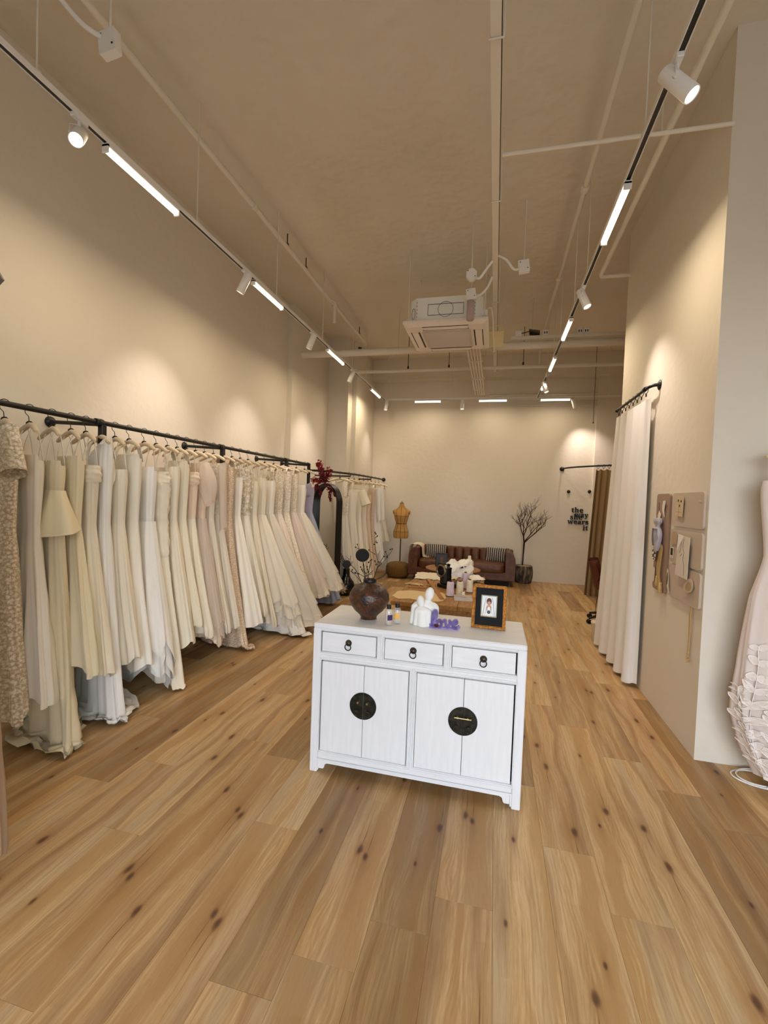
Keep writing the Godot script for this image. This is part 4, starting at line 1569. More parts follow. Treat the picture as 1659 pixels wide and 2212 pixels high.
# builds one gown hanging under its hanger; d holds its measures, style words and fabrics
func gown(d: Dictionary, at: Vector3, turn: float, short: String, label: String, group: String):
	d.n = d.get("n", 15.0)
	d.fold = d.get("fold", 0.020)
	d.ph = rng.randf() * TAU
	d.waist = d.get("waist", 1.30)
	d.fold_y = d.get("fold_y", d.waist + 0.08)
	var top: float = d.top
	var hem: float = d.hem
	var a1: float = d.get("a_waist", 0.15)
	var a2: float = d.get("a_hem", 0.38)
	var b2: float = d.get("b_hem", 0.085)
	var flare: float = d.get("flare", 0.5)   # where the skirt opens: small = hugging, large = ball gown
	var sh: float = d.get("shift", 0.03)
	d.prof = [[top + 0.05, d.get("a_top", 0.165), 0.045, 0.0], [top - 0.08, d.get("a_top", 0.165) + 0.004, 0.058, 0.0], [d.waist, a1, 0.045, 0.0]]
	var low := maxf(hem, 0.0)
	for q in [0.12, 0.28, 0.5, 0.75, 1.0]:
		var k := pow(q, lerpf(1.6, 0.8, flare))
		d.prof.append([lerpf(d.waist, low, q), lerpf(a1, a2, k), lerpf(0.048, b2, pow(q, 0.7)), sh * k])
	if d.has("skirt_rows"):
		d.prof = d.prof.slice(0, 3) + d.skirt_rows
	var base := Vector3(at.x, at.y - 2.0, at.z)
	if at.x < 0.0:
		var wall := WALL_L if at.z > -6.2 else (-3.045 if at.z > -7.75 else -2.58)
		d.room_behind = (at.x - wall - 0.05) / maxf(cos(turn), 0.8) - 0.03
	hanger(at, turn, "beige padded hanger carrying the " + short, group.replace("gowns", "hangers"))
	var t := thing("gown", label, "gown", base, turn, group)
	var neck: String = d.get("neck", "straight")
	var y_top := func(th: float) -> float:
		var c := cos(th)
		var s := sin(th)
		match neck:
			"v": return top - 0.13 * maxf(0.0, 1.0 - absf(c) * 1.5) * (1.0 if s > 0 else 1.3)
			"sweet": return top + 0.035 * sin(minf(absf(c) * 2.2, 1.0) * PI) * (1.0 if s > 0 else 0.0) - (0.05 if s < 0 else 0.0)
			"one": return top + 0.09 * c
			"cowl": return top - 0.05 * maxf(0.0, 1.0 - absf(c) * 1.3) + 0.012 * sin(c * 9.0)
		return top - (0.03 if s < 0 else 0.0)
	var hp: float = d.ph
	var ha: float = d.get("hem_wave", 0.03)
	var y_hem := func(th: float) -> float: return hem + ha * cos(2.0 * th + hp) + ha * 0.6 * cos(5.0 * th - hp)
	var y_waist := func(_th: float) -> float: return d.waist
	var st := S()
	gown_shell(st, d, y_top, y_waist, 12)
	obj("bodice", st, M[d.get("fabric", "ivory")], t)
	st = S()
	gown_shell(st, d, y_waist, y_hem, 34)
	obj("skirt", st, M[d.get("skirt", d.get("fabric", "ivory"))], t)
	var style: Array = d.get("style", [])
	var tz := 0.05
	if "straps" in style or "wide" in style or "halter" in style:
		for s in [-1.0, 1.0]:
			st = S()
			var x: float = s * (0.085 if not "wide" in style else 0.105)
			var pts := spline([Vector3(x, y_top.call(PI / 2 - s * 0.6) - 0.01, tz), Vector3(x * 1.02, (top + 1.89) / 2, 0.035), Vector3(x, 1.905 - 0.055 * pow(absf(x) / 0.205, 1.5), 0.0), Vector3(x, 1.86, -0.022), Vector3(x * 1.0, top - 0.05, -tz)], 5)
			ribbon(st, pts, Vector3(0.030 if "wide" in style else 0.005, 0, 0))
			obj("strap", st, M[d.get("fabric", "ivory")] if "wide" in style else M.strap, t)
	if "loops" in style or style.is_empty():
		for s in [-1.0, 1.0]:
			st = S()
			var x: float = s * 0.115
			ribbon(st, spline([Vector3(x, top - 0.02, tz * 0.6), Vector3(x, 1.87, 0.02), Vector3(x, 1.897, 0), Vector3(x, 1.86, -0.02), Vector3(x, top - 0.02, -tz * 0.6)], 4), Vector3(0.0025, 0, 0), 0.001)
			obj("hanging_loop", st, M.strap, t)
	if "peplum" in style:
		st = S()
		var rows := []
		for i in 15:
			var v := i / 14.0
			var ring := PackedVector3Array()
			for j in 72:
				var th := TAU * j / 72
				var e := 0.012 + v * 0.12 + 0.012 * v * cos(6 * th + 1.0)
				ring.append(gown_point(d, th, d.waist + 0.10) * Vector3(1, 0, 1) + Vector3(cos(th) * e, d.waist + 0.10 - v * 0.26 - 0.02 * sin(th) * v, sin(th) * e * 0.62))
			rows.append(ring)
		rings(st, rows)
		obj("peplum", st, M[d.fabric], t)
	if "bow" in style:
		st = S()
		for s in [-1.0, 1.0]:
			var rows := []
			for i in 9:
				var v := i / 8.0
				var w := 0.022 + 0.075 * sin(v * PI * 0.62)
				var ring := PackedVector3Array()
				for j in 14:
					var q := TAU * j / 14
					ring.append(Vector3(s * (0.012 + v * 0.15), top - 0.07 + sin(q) * w + s * 0.035 * v, 0.085 + cos(q) * (0.018 + 0.012 * v)))
				rows.append(ring)
			rings(st, rows, true, true)
		ball(st, Vector3(0, top - 0.07, 0.095), Vector3(0.022, 0.03, 0.022), 10)
		obj("bow", st, M[d.get("bow", d.fabric)], t)
	if "drape" in style:
		st = S()
		var rows := []
		for i in 22:
			var v := i / 21.0
			var ring := PackedVector3Array()
			for j in 30:
				var u := j / 29.0
				var th := lerpf(-0.9, 1.7, u)
				var yy := top + 0.02 - v * 0.62 - u * 0.10
				var p := gown_point(d, th, yy)
				var e := 0.012 + 0.005 * sin(v * 30.0 + u * 12.0) + 0.008 * sin(v * PI)
				ring.append(p + Vector3(cos(th), 0, sin(th)) * e)
			rows.append(ring)
		rings(st, rows, false)
		obj("draped_panel", st, M[d.fabric], t)
	if "band" in style:
		st = S()
		var rows := []
		for i in 11:
			var v := i / 10.0
			var ring := PackedVector3Array()
			for j in 60:
				var th := TAU * j / 60
				var p := gown_point(d, th, top + 0.03 - v * 0.11)
				ring.append(p + Vector3(cos(th), 0, sin(th)) * (0.010 + 0.010 * sin(v * PI) + 0.004 * sin(v * 18.0 + th * 2.0)))
			rows.append(ring)
		rings(st, rows)
		obj("folded_neckband", st, M[d.get("bow", d.fabric)], t)
	for k in ["cap_sleeve", "sleeve", "puff"]:
		if k in style:
			for s in [-1.0, 1.0]:
				st = S()
				var rows := []
				var ln: float = {"cap_sleeve": 0.24, "sleeve": 0.62, "puff": 0.34}[k]
				for i in 15:
					var v := i / 14.0
					var r: float = {"cap_sleeve": 0.075 + 0.03 * v, "sleeve": 0.062 - 0.012 * v, "puff": 0.06 + 0.06 * sin(v * PI)}[k]
					var ring := PackedVector3Array()
					for j in 22:
						var q := TAU * j / 22
						var w := r * (1.0 + 0.08 * cos(5 * q + d.ph))
						ring.append(Vector3(s * (0.155 + 0.10 * v * (1.0 if k != "sleeve" else 0.5)) + cos(q) * w * 0.75, top - 0.02 - v * ln + cos(q) * s * 0.03, 0.015 + sin(q) * w * 0.6))
					rows.append(ring)
				rings(st, rows)
				obj("sleeve", st, M[d.get("sleeve_fabric", d.fabric)], t)
	if "overlay" in style:
		for k in 2:
			st = S()
			var up: float = d.get("overlay_up", 0.07) + 0.12 * k
			gown_shell(st, d, y_waist, func(th): return y_hem.call(th) + up + 0.035 * cos(7 * th + k), 22, 100, 0.022 + 0.016 * k)
			obj("overskirt", st, M[d.get("overlay", "organza")], t)
	if "frill" in style:
		for k in 3:
			st = S()
			var rows := []
			for i in 6:
				var v := i / 5.0
				var ring := PackedVector3Array()
				for j in 160:
					var th := TAU * j / 160
					var yy: float = y_hem.call(th) + d.get("frill_up", 0.22) - k * 0.10
					var p := gown_point(d, th, yy)
					ring.append(off_wall(d, p + Vector3(cos(th), 0, sin(th)) * (0.012 + v * 0.05 + v * 0.022 * sin(26 * th + k)) + Vector3(0, -v * 0.13 + 0.015 * v * cos(22 * th), 0)))
				rows.append(ring)
			rings(st, rows)
			obj("frill", st, M.organza, t)
	if "flowers" in style:
		var fr := RandomNumberGenerator.new()
		fr.seed = 5
		st = S()
		for i in 46:
			var th := fr.randf_range(-0.9, 2.4)
			var p := gown_point(d, th, fr.randf_range(d.waist, top - 0.02))
			var o := Vector3(cos(th), 0.2, sin(th)).normalized()
			var u := o.cross(Vector3.UP).normalized()
			var w := u.cross(o)
			for k in 5:
				var q := TAU * k / 5 + i
				var e := (u * cos(q) + w * sin(q)) * 0.016
				var f := (u * cos(q + 1.2) + w * sin(q + 1.2)) * 0.010
				st.set_smooth_group(-1)
				tri(st, p + o * 0.010, p + e + f * 0.6 + o * 0.018, p + e - f * 0.6 + o * 0.018)
		obj("applique_flowers", st, M.white, t).set_meta("kind", "stuff")
	if "tag" in style:
		st = S()
		bx(st, Vector3(0.07, top - 0.21, 0.105), Vector3(0.018, 0.050, 0.001))
		tube(st, [Vector3(0.07, top - 0.185, 0.105), Vector3(0.075, top - 0.02, 0.06)], 0.0007, 4)
		obj("paper_tag", st, M.paper, t)
	return t

func gown_racks():
	gown_materials()
	rack_one()
	rack_two()
	var G := "gowns on the long wall rack"
	# hook z, swing, then the gown
	var list := [
		[-1.96, -24, "sequinned lace gown", "beaded floral lace gown with a cap sleeve beside the dusty pink robe", {top = 1.86, hem = 0.30, fabric = "sequin", a_hem = 0.30, flare = 0.25, neck = "v", style = ["cap_sleeve"], fold = 0.010}],
		[-2.10, -24, "satin gown beside the sequinned one", "ivory satin strappy gown hanging between the sequinned lace gown and the peplum gown", {top = 1.72, hem = 0.33, fabric = "satin", a_hem = 0.36, style = ["straps"], n = 11.0}],
		[-2.24, -25, "peplum gown", "strapless cream gown with a flared peplum and its train crumpled on the floor", {top = 1.70, hem = -0.22, fabric = "crepe2", a_hem = 0.40, style = ["peplum", "straps"], waist = 1.42, n = 9.0, fold = 0.026}],
		[-2.37, -25, "square-necked gown", "plain cream crepe gown with a straight neckline next to the peplum gown", {top = 1.74, hem = 0.42, fabric = "crepe2", a_top = 0.17, a_hem = 0.42, flare = 0.6, style = ["straps"], n = 11.0}],
		[-2.48, -24, "cowl-necked gown", "cream crepe gown with a drooping cowl neckline and thin straps", {top = 1.66, hem = 0.36, fabric = "crepe", a_hem = 0.40, neck = "cowl", style = ["straps", "band"], n = 12.0}],
		[-2.60, -26, "one-shouldered gown", "ivory gown with one wide shoulder and its white train lying on the floor", {top = 1.80, hem = -0.26, fabric = "white", a_hem = 0.40, neck = "one", style = ["wide"], n = 16.0, fold = 0.018}],
		[-2.72, -24, "bow-bodice gown", "cream gown with a big folded bow on the bodice and a paper tag", {top = 1.68, hem = 0.36, fabric = "ivory", a_hem = 0.40, neck = "v", style = ["straps", "bow", "tag"], n = 12.0}],
		[-2.85, -24, "smooth white column gown", "smooth white satin column gown with wide shoulder straps", {top = 1.80, hem = 0.28, fabric = "satin", a_top = 0.17, a_hem = 0.36, flare = 0.35, style = ["wide"], n = 7.0, fold = 0.012}],
		[-3.00, -23, "layered white gown", "white crepe gown with a layered wavy hem beside the smooth column gown", {top = 1.72, hem = 0.12, fabric = "white", a_hem = 0.40, style = ["loops", "overlay"], overlay = "white", n = 10.0, hem_wave = 0.08}],
		[-3.13, -23, "ruched gown", "ivory gown with a ruched panel wrapped across bodice and hip", {top = 1.66, hem = 0.03, fabric = "ivory", a_hem = 0.40, style = ["straps", "band", "drape"], ruche = true, n = 10.0}],
		[-3.26, -22, "plain A-line gown", "plain ivory A-line gown next to the ruched gown", {top = 1.74, hem = 0.30, fabric = "ivory", a_hem = 0.42, flare = 0.65, neck = "v", style = ["straps"], n = 9.0, fold = 0.022}],
		[-3.38, -22, "tank-strap gown", "slim cream gown with broad tank straps ahead of the blush bodice gown", {top = 1.80, hem = 0.45, fabric = "crepe", a_hem = 0.36, style = ["wide"], n = 12.0}],
		[-3.50, -22, "blush bodice gown", "off-shoulder gown with a folded blush bodice and a small hanging tag", {top = 1.68, hem = 0.34, fabric = "blush", skirt = "ivory", a_hem = 0.40, style = ["straps", "band", "tag"], n = 12.0}],
		[-3.63, -20, "blush chiffon gown", "blush chiffon gown with sheer puffed sleeves and soft narrow folds", {top = 1.80, hem = 0.22, fabric = "blush", a_hem = 0.40, flare = 0.6, style = ["puff", "overlay"], sleeve_fabric = "veil", overlay = "veil", n = 20.0, fold = 0.014}],
		[-3.76, -20, "bow-sleeve gown", "strapless cream gown with a looped bow at the arm beside the blush chiffon gown", {top = 1.70, hem = 0.30, fabric = "chiffon", a_hem = 0.40, style = ["loops", "bow"], bow = "organza", n = 16.0}],
		[-3.90, -20, "lace-sleeve gown", "gown with long sheer lace sleeves and a fine pleated skirt", {top = 1.82, hem = 0.26, fabric = "lace2", skirt = "chiffon", a_hem = 0.42, flare = 0.6, style = ["sleeve"], sleeve_fabric = "veil", n = 24.0, fold = 0.012}],
		[-4.06, -18, "champagne beaded gown", "champagne beaded gown with a sparkling narrow skirt trailing on the floor", {top = 1.80, hem = -0.12, fabric = "champagne", a_hem = 0.40, flare = 0.3, neck = "v", style = ["wide"], n = 9.0, fold = 0.012}],
		[-4.22, -18, "sweetheart satin gown", "ivory satin gown with a sweetheart neckline and a wide smooth skirt", {top = 1.70, hem = 0.20, fabric = "satin", a_hem = 0.48, b_hem = 0.11, flare = 0.75, neck = "sweet", style = ["straps"], n = 8.0, fold = 0.028}],
		[-4.38, -18, "flower-bodice gown", "gown with white cloth flowers on a sheer bodice and a satin skirt", {top = 1.80, hem = 0.30, fabric = "floral", skirt = "satin", a_hem = 0.44, flare = 0.6, style = ["straps", "flowers"], n = 12.0}],
		[-4.54, -17, "corset gown", "cream corset gown with thin straps behind the flower-bodice gown", {top = 1.68, hem = 0.14, fabric = "ivory", a_hem = 0.46, flare = 0.6, neck = "sweet", style = ["straps"], n = 14.0}],
		[-4.72, -16, "organza frill gown", "ball gown with organza frills over a bright white lining spread on the floor", {top = 1.72, hem = -0.10, fabric = "ivory", skirt = "white", overlay = "tulle", overlay_up = 0.34, frill_up = 0.56, a_hem = 0.60, b_hem = 0.13, flare = 0.75, shift = 0.18, style = ["straps", "frill", "overlay"], n = 18.0, fold = 0.024}],
		[-4.92, -15, "plain ivory ball gown", "full plain ivory tulle ball gown right behind the frilled ball gown", {top = 1.70, hem = 0.10, fabric = "satin", skirt = "tulle", a_hem = 0.66, b_hem = 0.17, flare = 0.7, shift = 0.24, overlay_up = 0.10, style = ["loops", "overlay"], n = 16.0, fold = 0.026}],
		[-5.14, -14, "blush lace gown", "blush gown embroidered with scattered lace sprigs on bodice and skirt", {top = 1.78, hem = 0.22, fabric = "lace", skirt = "tulle2", a_hem = 0.54, b_hem = 0.13, flare = 0.7, shift = 0.10, neck = "v", style = ["straps"], n = 20.0}],
		[-5.34, -13, "illusion lace gown", "ivory lace gown with a high illusion neckline beside the blush lace gown", {top = 1.84, hem = 0.30, fabric = "lace2", skirt = "lace2", a_hem = 0.50, b_hem = 0.12, flare = 0.55, style = ["wide"], n = 14.0}],
		[-5.54, -12, "lace-topped tulle gown", "tulle gown with a lace top hanging just ahead of the strapless ball gown", {top = 1.82, hem = 0.24, fabric = "lace", skirt = "tulle", a_hem = 0.60, b_hem = 0.16, flare = 0.75, shift = 0.12, neck = "v", style = ["wide", "overlay"], overlay = "veil", n = 22.0}],
		[-5.80, -10, "strapless tulle ball gown", "strapless cream tulle ball gown with many pleats at the mirror end of the rack", {top = 1.68, hem = 0.28, fabric = "satin", skirt = "tulle", a_hem = 0.62, b_hem = 0.22, flare = 0.85, shift = 0.16, neck = "sweet", style = ["loops", "overlay"], n = 26.0, fold = 0.020}],
		[-6.08, -8, "grey-blue ruffled gown", "grey-blue ruffled gown with a lilac bow beside the arched mirror", {top = 1.66, hem = 0.05, fabric = "lilac", skirt = "greyblue", a_hem = 0.54, b_hem = 0.14, flare = 0.8, shift = 0.12, style = ["loops", "bow"], bow = "lilac", n = 22.0}]]
	for g in list:
		gown(g[4], Vector3(ROD.x, ROD.y, g[0]), deg_to_rad(g[1]), g[2], g[3], G)
	G = "gowns on the back corner rack"
	list = [
		[Vector3(-2.47, 1.93, -6.98), 4, "bead-cup gown", "cream chiffon gown with beaded cups on a sheer bodice on the corner rack", {top = 1.62, hem = 0.22, fabric = "lace", skirt = "chiffon", a_hem = 0.30, flare = 0.5, neck = "sweet", style = ["wide"], n = 13.0, b_hem = 0.10}],
		[Vector3(-2.40, 1.93, -7.22), -6, "fluted chiffon gown", "cream chiffon gown with deep flutes directly behind the bead-cup gown", {top = 1.70, hem = 0.15, fabric = "chiffon", a_hem = 0.30, style = ["straps"], n = 12.0, b_hem = 0.09}],
		[Vector3(-2.37, 1.93, -7.43), -10, "flutter-sleeve gown", "cream gown with a short flutter sleeve on the corner rack", {top = 1.74, hem = 0.10, fabric = "ivory", a_hem = 0.28, style = ["cap_sleeve"], n = 10.0}],
		[Vector3(-2.35, 1.93, -7.66), -10, "ruffle-collar gown", "cream gown with a ruffled collar behind the flutter-sleeve gown", {top = 1.80, hem = 0.12, fabric = "crepe", a_hem = 0.28, style = ["wide", "band"], n = 10.0}],
		[Vector3(-2.34, 1.93, -7.90), -12, "champagne slip gown", "champagne satin slip gown on the corner rack", {top = 1.66, hem = 0.20, fabric = "blush", a_hem = 0.25, style = ["straps"], n = 12.0}],
		[Vector3(-2.33, 1.93, -8.14), -12, "gold lace gown", "gold beige lace gown on the corner rack next to the slip gown", {top = 1.78, hem = 0.25, fabric = "champagne", a_hem = 0.24, style = ["straps"], n = 10.0, flare = 0.3}],
		[Vector3(-2.33, 1.93, -8.38), -12, "short robe", "shorter cream robe with sleeves on the corner rack", {top = 1.80, hem = 0.55, fabric = "white", a_hem = 0.22, style = ["sleeve"], n = 8.0, flare = 0.4}],
		[Vector3(-2.32, 1.93, -8.64), -12, "white jumpsuit", "white long-sleeved outfit second from the back wall on the corner rack", {top = 1.80, hem = 0.35, fabric = "white", a_hem = 0.22, style = ["sleeve"], n = 6.0, flare = 0.3}],
		[Vector3(-2.32, 1.93, -8.92), -10, "last cream dress", "cream knee-length dress hanging closest to the back wall on the corner rack", {top = 1.78, hem = 0.75, fabric = "ivory", a_hem = 0.22, style = ["wide"], n = 8.0, flare = 0.4}]]
	for g in list:
		gown(g[4], g[0], deg_to_rad(g[1]), g[2], g[3], G)
	# a garment on its own short arm by the shop front
	var st := S()
	var t := thing("clothes_arm", "black wall arm near the shop front end of the gown wall", "clothes rail", Vector3(WALL_L, 2.03, -1.33))
	cyl(st, Vector3(0, 0, 0), Vector3(1.02, 0, 0), 0.014, 12)
	obj("rail", st, M.black, t)
	st = S()
	cyl(st, Vector3(0, 0, 0), Vector3(0.012, 0, 0), 0.04, 16)
	obj("flange", st, M.black, t)
	M.dusty = cloth(Color(0.66, 0.55, 0.44), 0.9)
	gown({top = 1.80, hem = 0.02, fabric = "dusty", a_top = 0.16, a_waist = 0.24, a_hem = 0.27, b_hem = 0.10, flare = 0.4, style = ["wide"], n = 9.0, fold = 0.012}, Vector3(-2.14, 2.03, -1.33), 0.0, "dusty pink robe", "long dusty pink robe hanging on the short wall arm", "gowns on the short wall arm")
	mirror_corner()

func rack_one():
	var t := thing("garment_rack", "long black pipe rack fixed to the gown wall", "garment rack", Vector3(ROD.x, 0, 0))
	var st := S()
	cyl(st, Vector3(0, 2.0, -1.45), Vector3(0, 2.0, -6.26), 0.0165, 14)
	for i in 40:
		pass
	obj("rail", st, M.black, t)
	for z in [-2.58, -4.02, -5.46, -6.2]:
		st = S()
		cyl(st, Vector3(WALL_L - ROD.x, 2.005, z), Vector3(0, 1.985, z), 0.014, 12)
		obj("wall_arm", st, M.black, t)
		st = S()
		lathe(st, [Vector2(0, 0.030), Vector2(0.02, 0.028), Vector2(0.036, 0.016), Vector2(0.04, 0.004), Vector2(0.04, 0)], 16, Vector3(WALL_L - ROD.x, 2.005, z), Basis(Vector3.BACK, -PI / 2))
		obj("flange", st, M.black, t)
		st = S()
		bxc(st, Vector3(-0.02, 0.0, z - 0.02 - 0.03), Vector3(0.02, 1.985, z + 0.02 - 0.03), 0.003)
		obj("post", st, M.black, t)
		st = S()
		lathe(st, [Vector2(0.022, -0.03), Vector2(0.024, -0.03), Vector2(0.024, 0.03), Vector2(0.022, 0.03), Vector2(0.016, 0.03)], 14, Vector3(0, 2.0, z), Basis(Vector3.RIGHT, PI / 2))
		obj("joint_sleeve", st, M.black, t)

func rack_two():
	var t := thing("garment_rack", "curved black pipe rack in the back corner", "garment rack", Vector3(0, 1.93, 0))
	var st := S()
	tube(st, spline([Vector3(-3.03, 0, -6.55), Vector3(-2.62, 0, -6.58), Vector3(-2.50, 0, -6.9), Vector3(-2.38, 0, -7.4), Vector3(-2.335, 0, -8.2), Vector3(-2.32, 0, WALL_B)], 8), 0.0165, 12)
	obj("rail", st, M.black, t)
	st = S()
	lathe(st, [Vector2(0, 0.036), Vector2(0.024, 0.032), Vector2(0.04, 0.015), Vector2(0.042, 0)], 16, Vector3(-2.32, 0, WALL_B), Basis(Vector3.RIGHT, PI / 2))
	obj("end_flange", st, M.black, t)
	for z in [-7.30, -8.36]:
		st = S()
		var x := -2.40 if z > -8 else -2.335
		var w := -3.045 if z > -7.8 else -2.58
		tube(st, [Vector3(x, -0.005, z), Vector3(x, -0.04, z), Vector3(w, -0.04, z)], 0.012, 8)
		obj("wall_arm", st, M.black, t)

func mirror_corner():
	# arched mirror in a deep black frame
	var t := thing("arched_mirror", "tall arched floor mirror in a deep black frame", "mirror", Vector3(-2.56, 0, -6.66), deg_to_rad(-28))
	var w := 0.30
	var h := 1.74
	var arch := func(o: float) -> PackedVector2Array:
		var p := PackedVector2Array([Vector2(-w + o, 0.0 + o), Vector2(w - o, 0.0 + o)])
		for i in 25:
			var a := PI * i / 24.0
			p.append(Vector2(cos(a) * (w - o), h - w + sin(a) * (w - o)))
		return p
	var st := S()
	st.set_smooth_group(-1)
	var o: PackedVector2Array = arch.call(0.0)
	var n: PackedVector2Array = arch.call(0.028)
	for i in o.size():
		var k := (i + 1) % o.size()
		var q := func(v: Vector2, z: float) -> Vector3: return Vector3(v.x, v.y, z)
		quad(st, q.call(o[i], 0.05), q.call(o[k], 0.05), q.call(n[k], 0.05), q.call(n[i], 0.05))
		quad(st, q.call(o[i], -0.05), q.call(o[k], -0.05), q.call(o[k], 0.05), q.call(o[i], 0.05))
		quad(st, q.call(n[i], 0.05), q.call(n[k], 0.05), q.call(n[k], -0.05), q.call(n[i], -0.05))
		quad(st, q.call(n[i], -0.05), q.call(n[k], -0.05), q.call(o[k], -0.05), q.call(o[i], -0.05))
	obj("frame", st, M.black, t)
	st = S()
	prism(st, arch.call(0.02), -0.035, -0.02)
	obj("glass", st, mat(Color(0.92, 0.92, 0.90), 0.02, 1.0), t)
	st = S()
	prism(st, arch.call(0.02), -0.05, -0.036)
	obj("backing", st, M.black_soft, t)
	# burgundy flowers on its crown
	var f := thing("flower_garland", "dark red dried flower garland on top of the arched mirror", "flowers", Vector3(-2.62, 1.76, -6.60))
	var r := RandomNumberGenerator.new()
	r.seed = 21
	var sprigs := [[Vector3(0.02, 0.0, 0.02), Vector3(-0.05, 0.30, 0.04), 0.20], [Vector3(0.04, -0.02, 0.02), Vector3(0.13, 0.20, 0.05), 0.16], [Vector3(0.0, 0, 0.03), Vector3(-0.16, 0.02, 0.08), 0.14], [Vector3(0.08, -0.06, 0.03), Vector3(0.22, -0.16, 0.08), 0.10], [Vector3(-0.05, -0.02, 0.04), Vector3(-0.16, -0.22, 0.09), 0.09], [Vector3(0.12, -0.10, 0.03), Vector3(0.16, -0.30, 0.07), 0.06], [Vector3(0.02, 0.02, 0.05), Vector3(0.02, 0.14, 0.10), 0.16], [Vector3(-0.06, -0.05, 0.06), Vector3(0.02, -0.20, 0.11), 0.07]]
	for s in sprigs:
		st = S()
		var mid: Vector3 = (s[0] + s[1]) * 0.5 + Vector3(0.03, 0.03, 0.02)
		tube(st, spline([s[0], mid, s[1]], 5), 0.003, 5)
		var sp := obj("stem", st, mat(Color(0.10, 0.03, 0.03), 0.8), f)
		st = S()
		st.set_smooth_group(-1)
		for i in int(s[2] * 900):
			var v := pow(r.randf(), 0.7)
			var c: Vector3 = s[0].lerp(s[1], v) + Vector3(r.randfn(0, 0.3), r.randfn(0, 0.3), r.randfn(0, 0.25)) * s[2] * 0.45
			var u := Vector3(r.randfn(), r.randfn(), r.randfn()).normalized()
			var q := u.cross(Vector3(r.randfn(), r.randfn(), r.randfn())).normalized()
			var k := r.randf_range(0.016, 0.032)
			quad(st, c - u * k, c + q * k * 0.55, c + u * k, c - q * k * 0.55)
		obj("petals", st, mat([Color(0.46, 0.03, 0.09), Color(0.54, 0.05, 0.10), Color(0.38, 0.03, 0.08)][r.randi() % 3], 0.7), sp).set_meta("kind", "stuff")
	# dark vase with branches on the floor
	var v := thing("floor_vase", "dark green glass bottle vase on the floor beside the arched mirror", "vase", Vector3(-2.22, 0, -6.72))
	st = S()
	lathe(st, [Vector2(0, 0), Vector2(0.10, 0), Vector2(0.125, 0.03), Vector2(0.135, 0.12), Vector2(0.12, 0.20), Vector2(0.07, 0.27), Vector2(0.052, 0.30), Vector2(0.052, 0.40), Vector2(0.058, 0.41), Vector2(0.046, 0.41), Vector2(0.045, 0.30), Vector2(0, 0.29)], 28)
	obj("body", st, mat(Color(0.025, 0.028, 0.022), 0.15), v)
	for i in 6:
		var lb := ["branch leaning furthest left", "branch leaning left", "upright branch", "short upright branch", "branch leaning right", "thin branch bending right"]
		st = S()
		var dir := Vector3([-0.38, -0.26, -0.12, -0.04, 0.06, 0.12][i], [0.42, 0.40, 0.34, 0.22, 0.26, 0.18][i], [0.05, -0.05, 0.08, 0.1, 0.0, 0.08][i])
		var o3 := Vector3(-2.22, 0.36, -6.72)
		tube(st, spline([o3, o3 + dir * 0.5 + Vector3(0.02, 0.04, 0), o3 + dir], 5), 0.004, 5)
		for k in 3:
			var m0 := o3 + dir * (0.45 + 0.15 * k)
			tube(st, [m0, m0 + Vector3(0.05 * (1 - k), 0.06, 0.02 * k)], 0.0025, 4)
		tag(obj("dried_branch", st, mat(Color(0.07, 0.04, 0.035), 0.85)), "dark dried " + lb[i] + " in the dark floor vase", "branch", "branches in the dark floor vase")
	# pale dried flower ball beside it
	var pf := thing("dried_flower", "pale spiky dried flower head lying by the dark floor vase", "dried flower", Vector3(-2.22, 0.13, -6.50))
	st = S()
	ball(st, Vector3.ZERO, Vector3.ONE * 0.04, 10)
	obj("core", st, mat(Color(0.45, 0.36, 0.28), 0.9), pf)
	st = S()
	st.set_smooth_group(-1)
	for i in 120:
		var u := Vector3(r.randfn(), r.randfn(), r.randfn()).normalized()
		var s := u.cross(Vector3(r.randfn(), r.randfn(), r.randfn())).normalized() * 0.006
		tri(st, u * 0.035 - s, u * 0.035 + s, u * r.randf_range(0.08, 0.11))
		tri(st, u * 0.035 + s, u * 0.035 - s, u * 0.09 + s)
	obj("petals", st, mat(Color(0.86, 0.78, 0.68), 0.8), pf).set_meta("kind", "stuff")
	st = S()
	tube(st, [Vector3(0, -0.03, 0), Vector3(-0.02, -0.09, -0.03), Vector3(-0.06, -0.122, -0.10)], 0.004, 5)
	obj("stem", st, mat(Color(0.30, 0.22, 0.14), 0.9), pf)

# ---------------------------------------------------------------- lounge corner
func puffy(st: SurfaceTool, c: Vector3, s: Vector3, e := 0.35, n := 24, t := Basis.IDENTITY):
	# a soft box: superellipsoid
	var rows := []
	for i in range(n / 2 + 1):
		var a := PI * i / (n / 2) - PI / 2
		var ring := PackedVector3Array()
		for j in n:
			var w := TAU * j / n
			ring.append(c + t * Vector3(spow(cos(a), e) * spow(cos(w), e) * s.x, spow(sin(a), e) * s.y, -spow(cos(a), e) * spow(sin(w), e) * s.z))
		rows.append(ring)
	rings(st, rows)

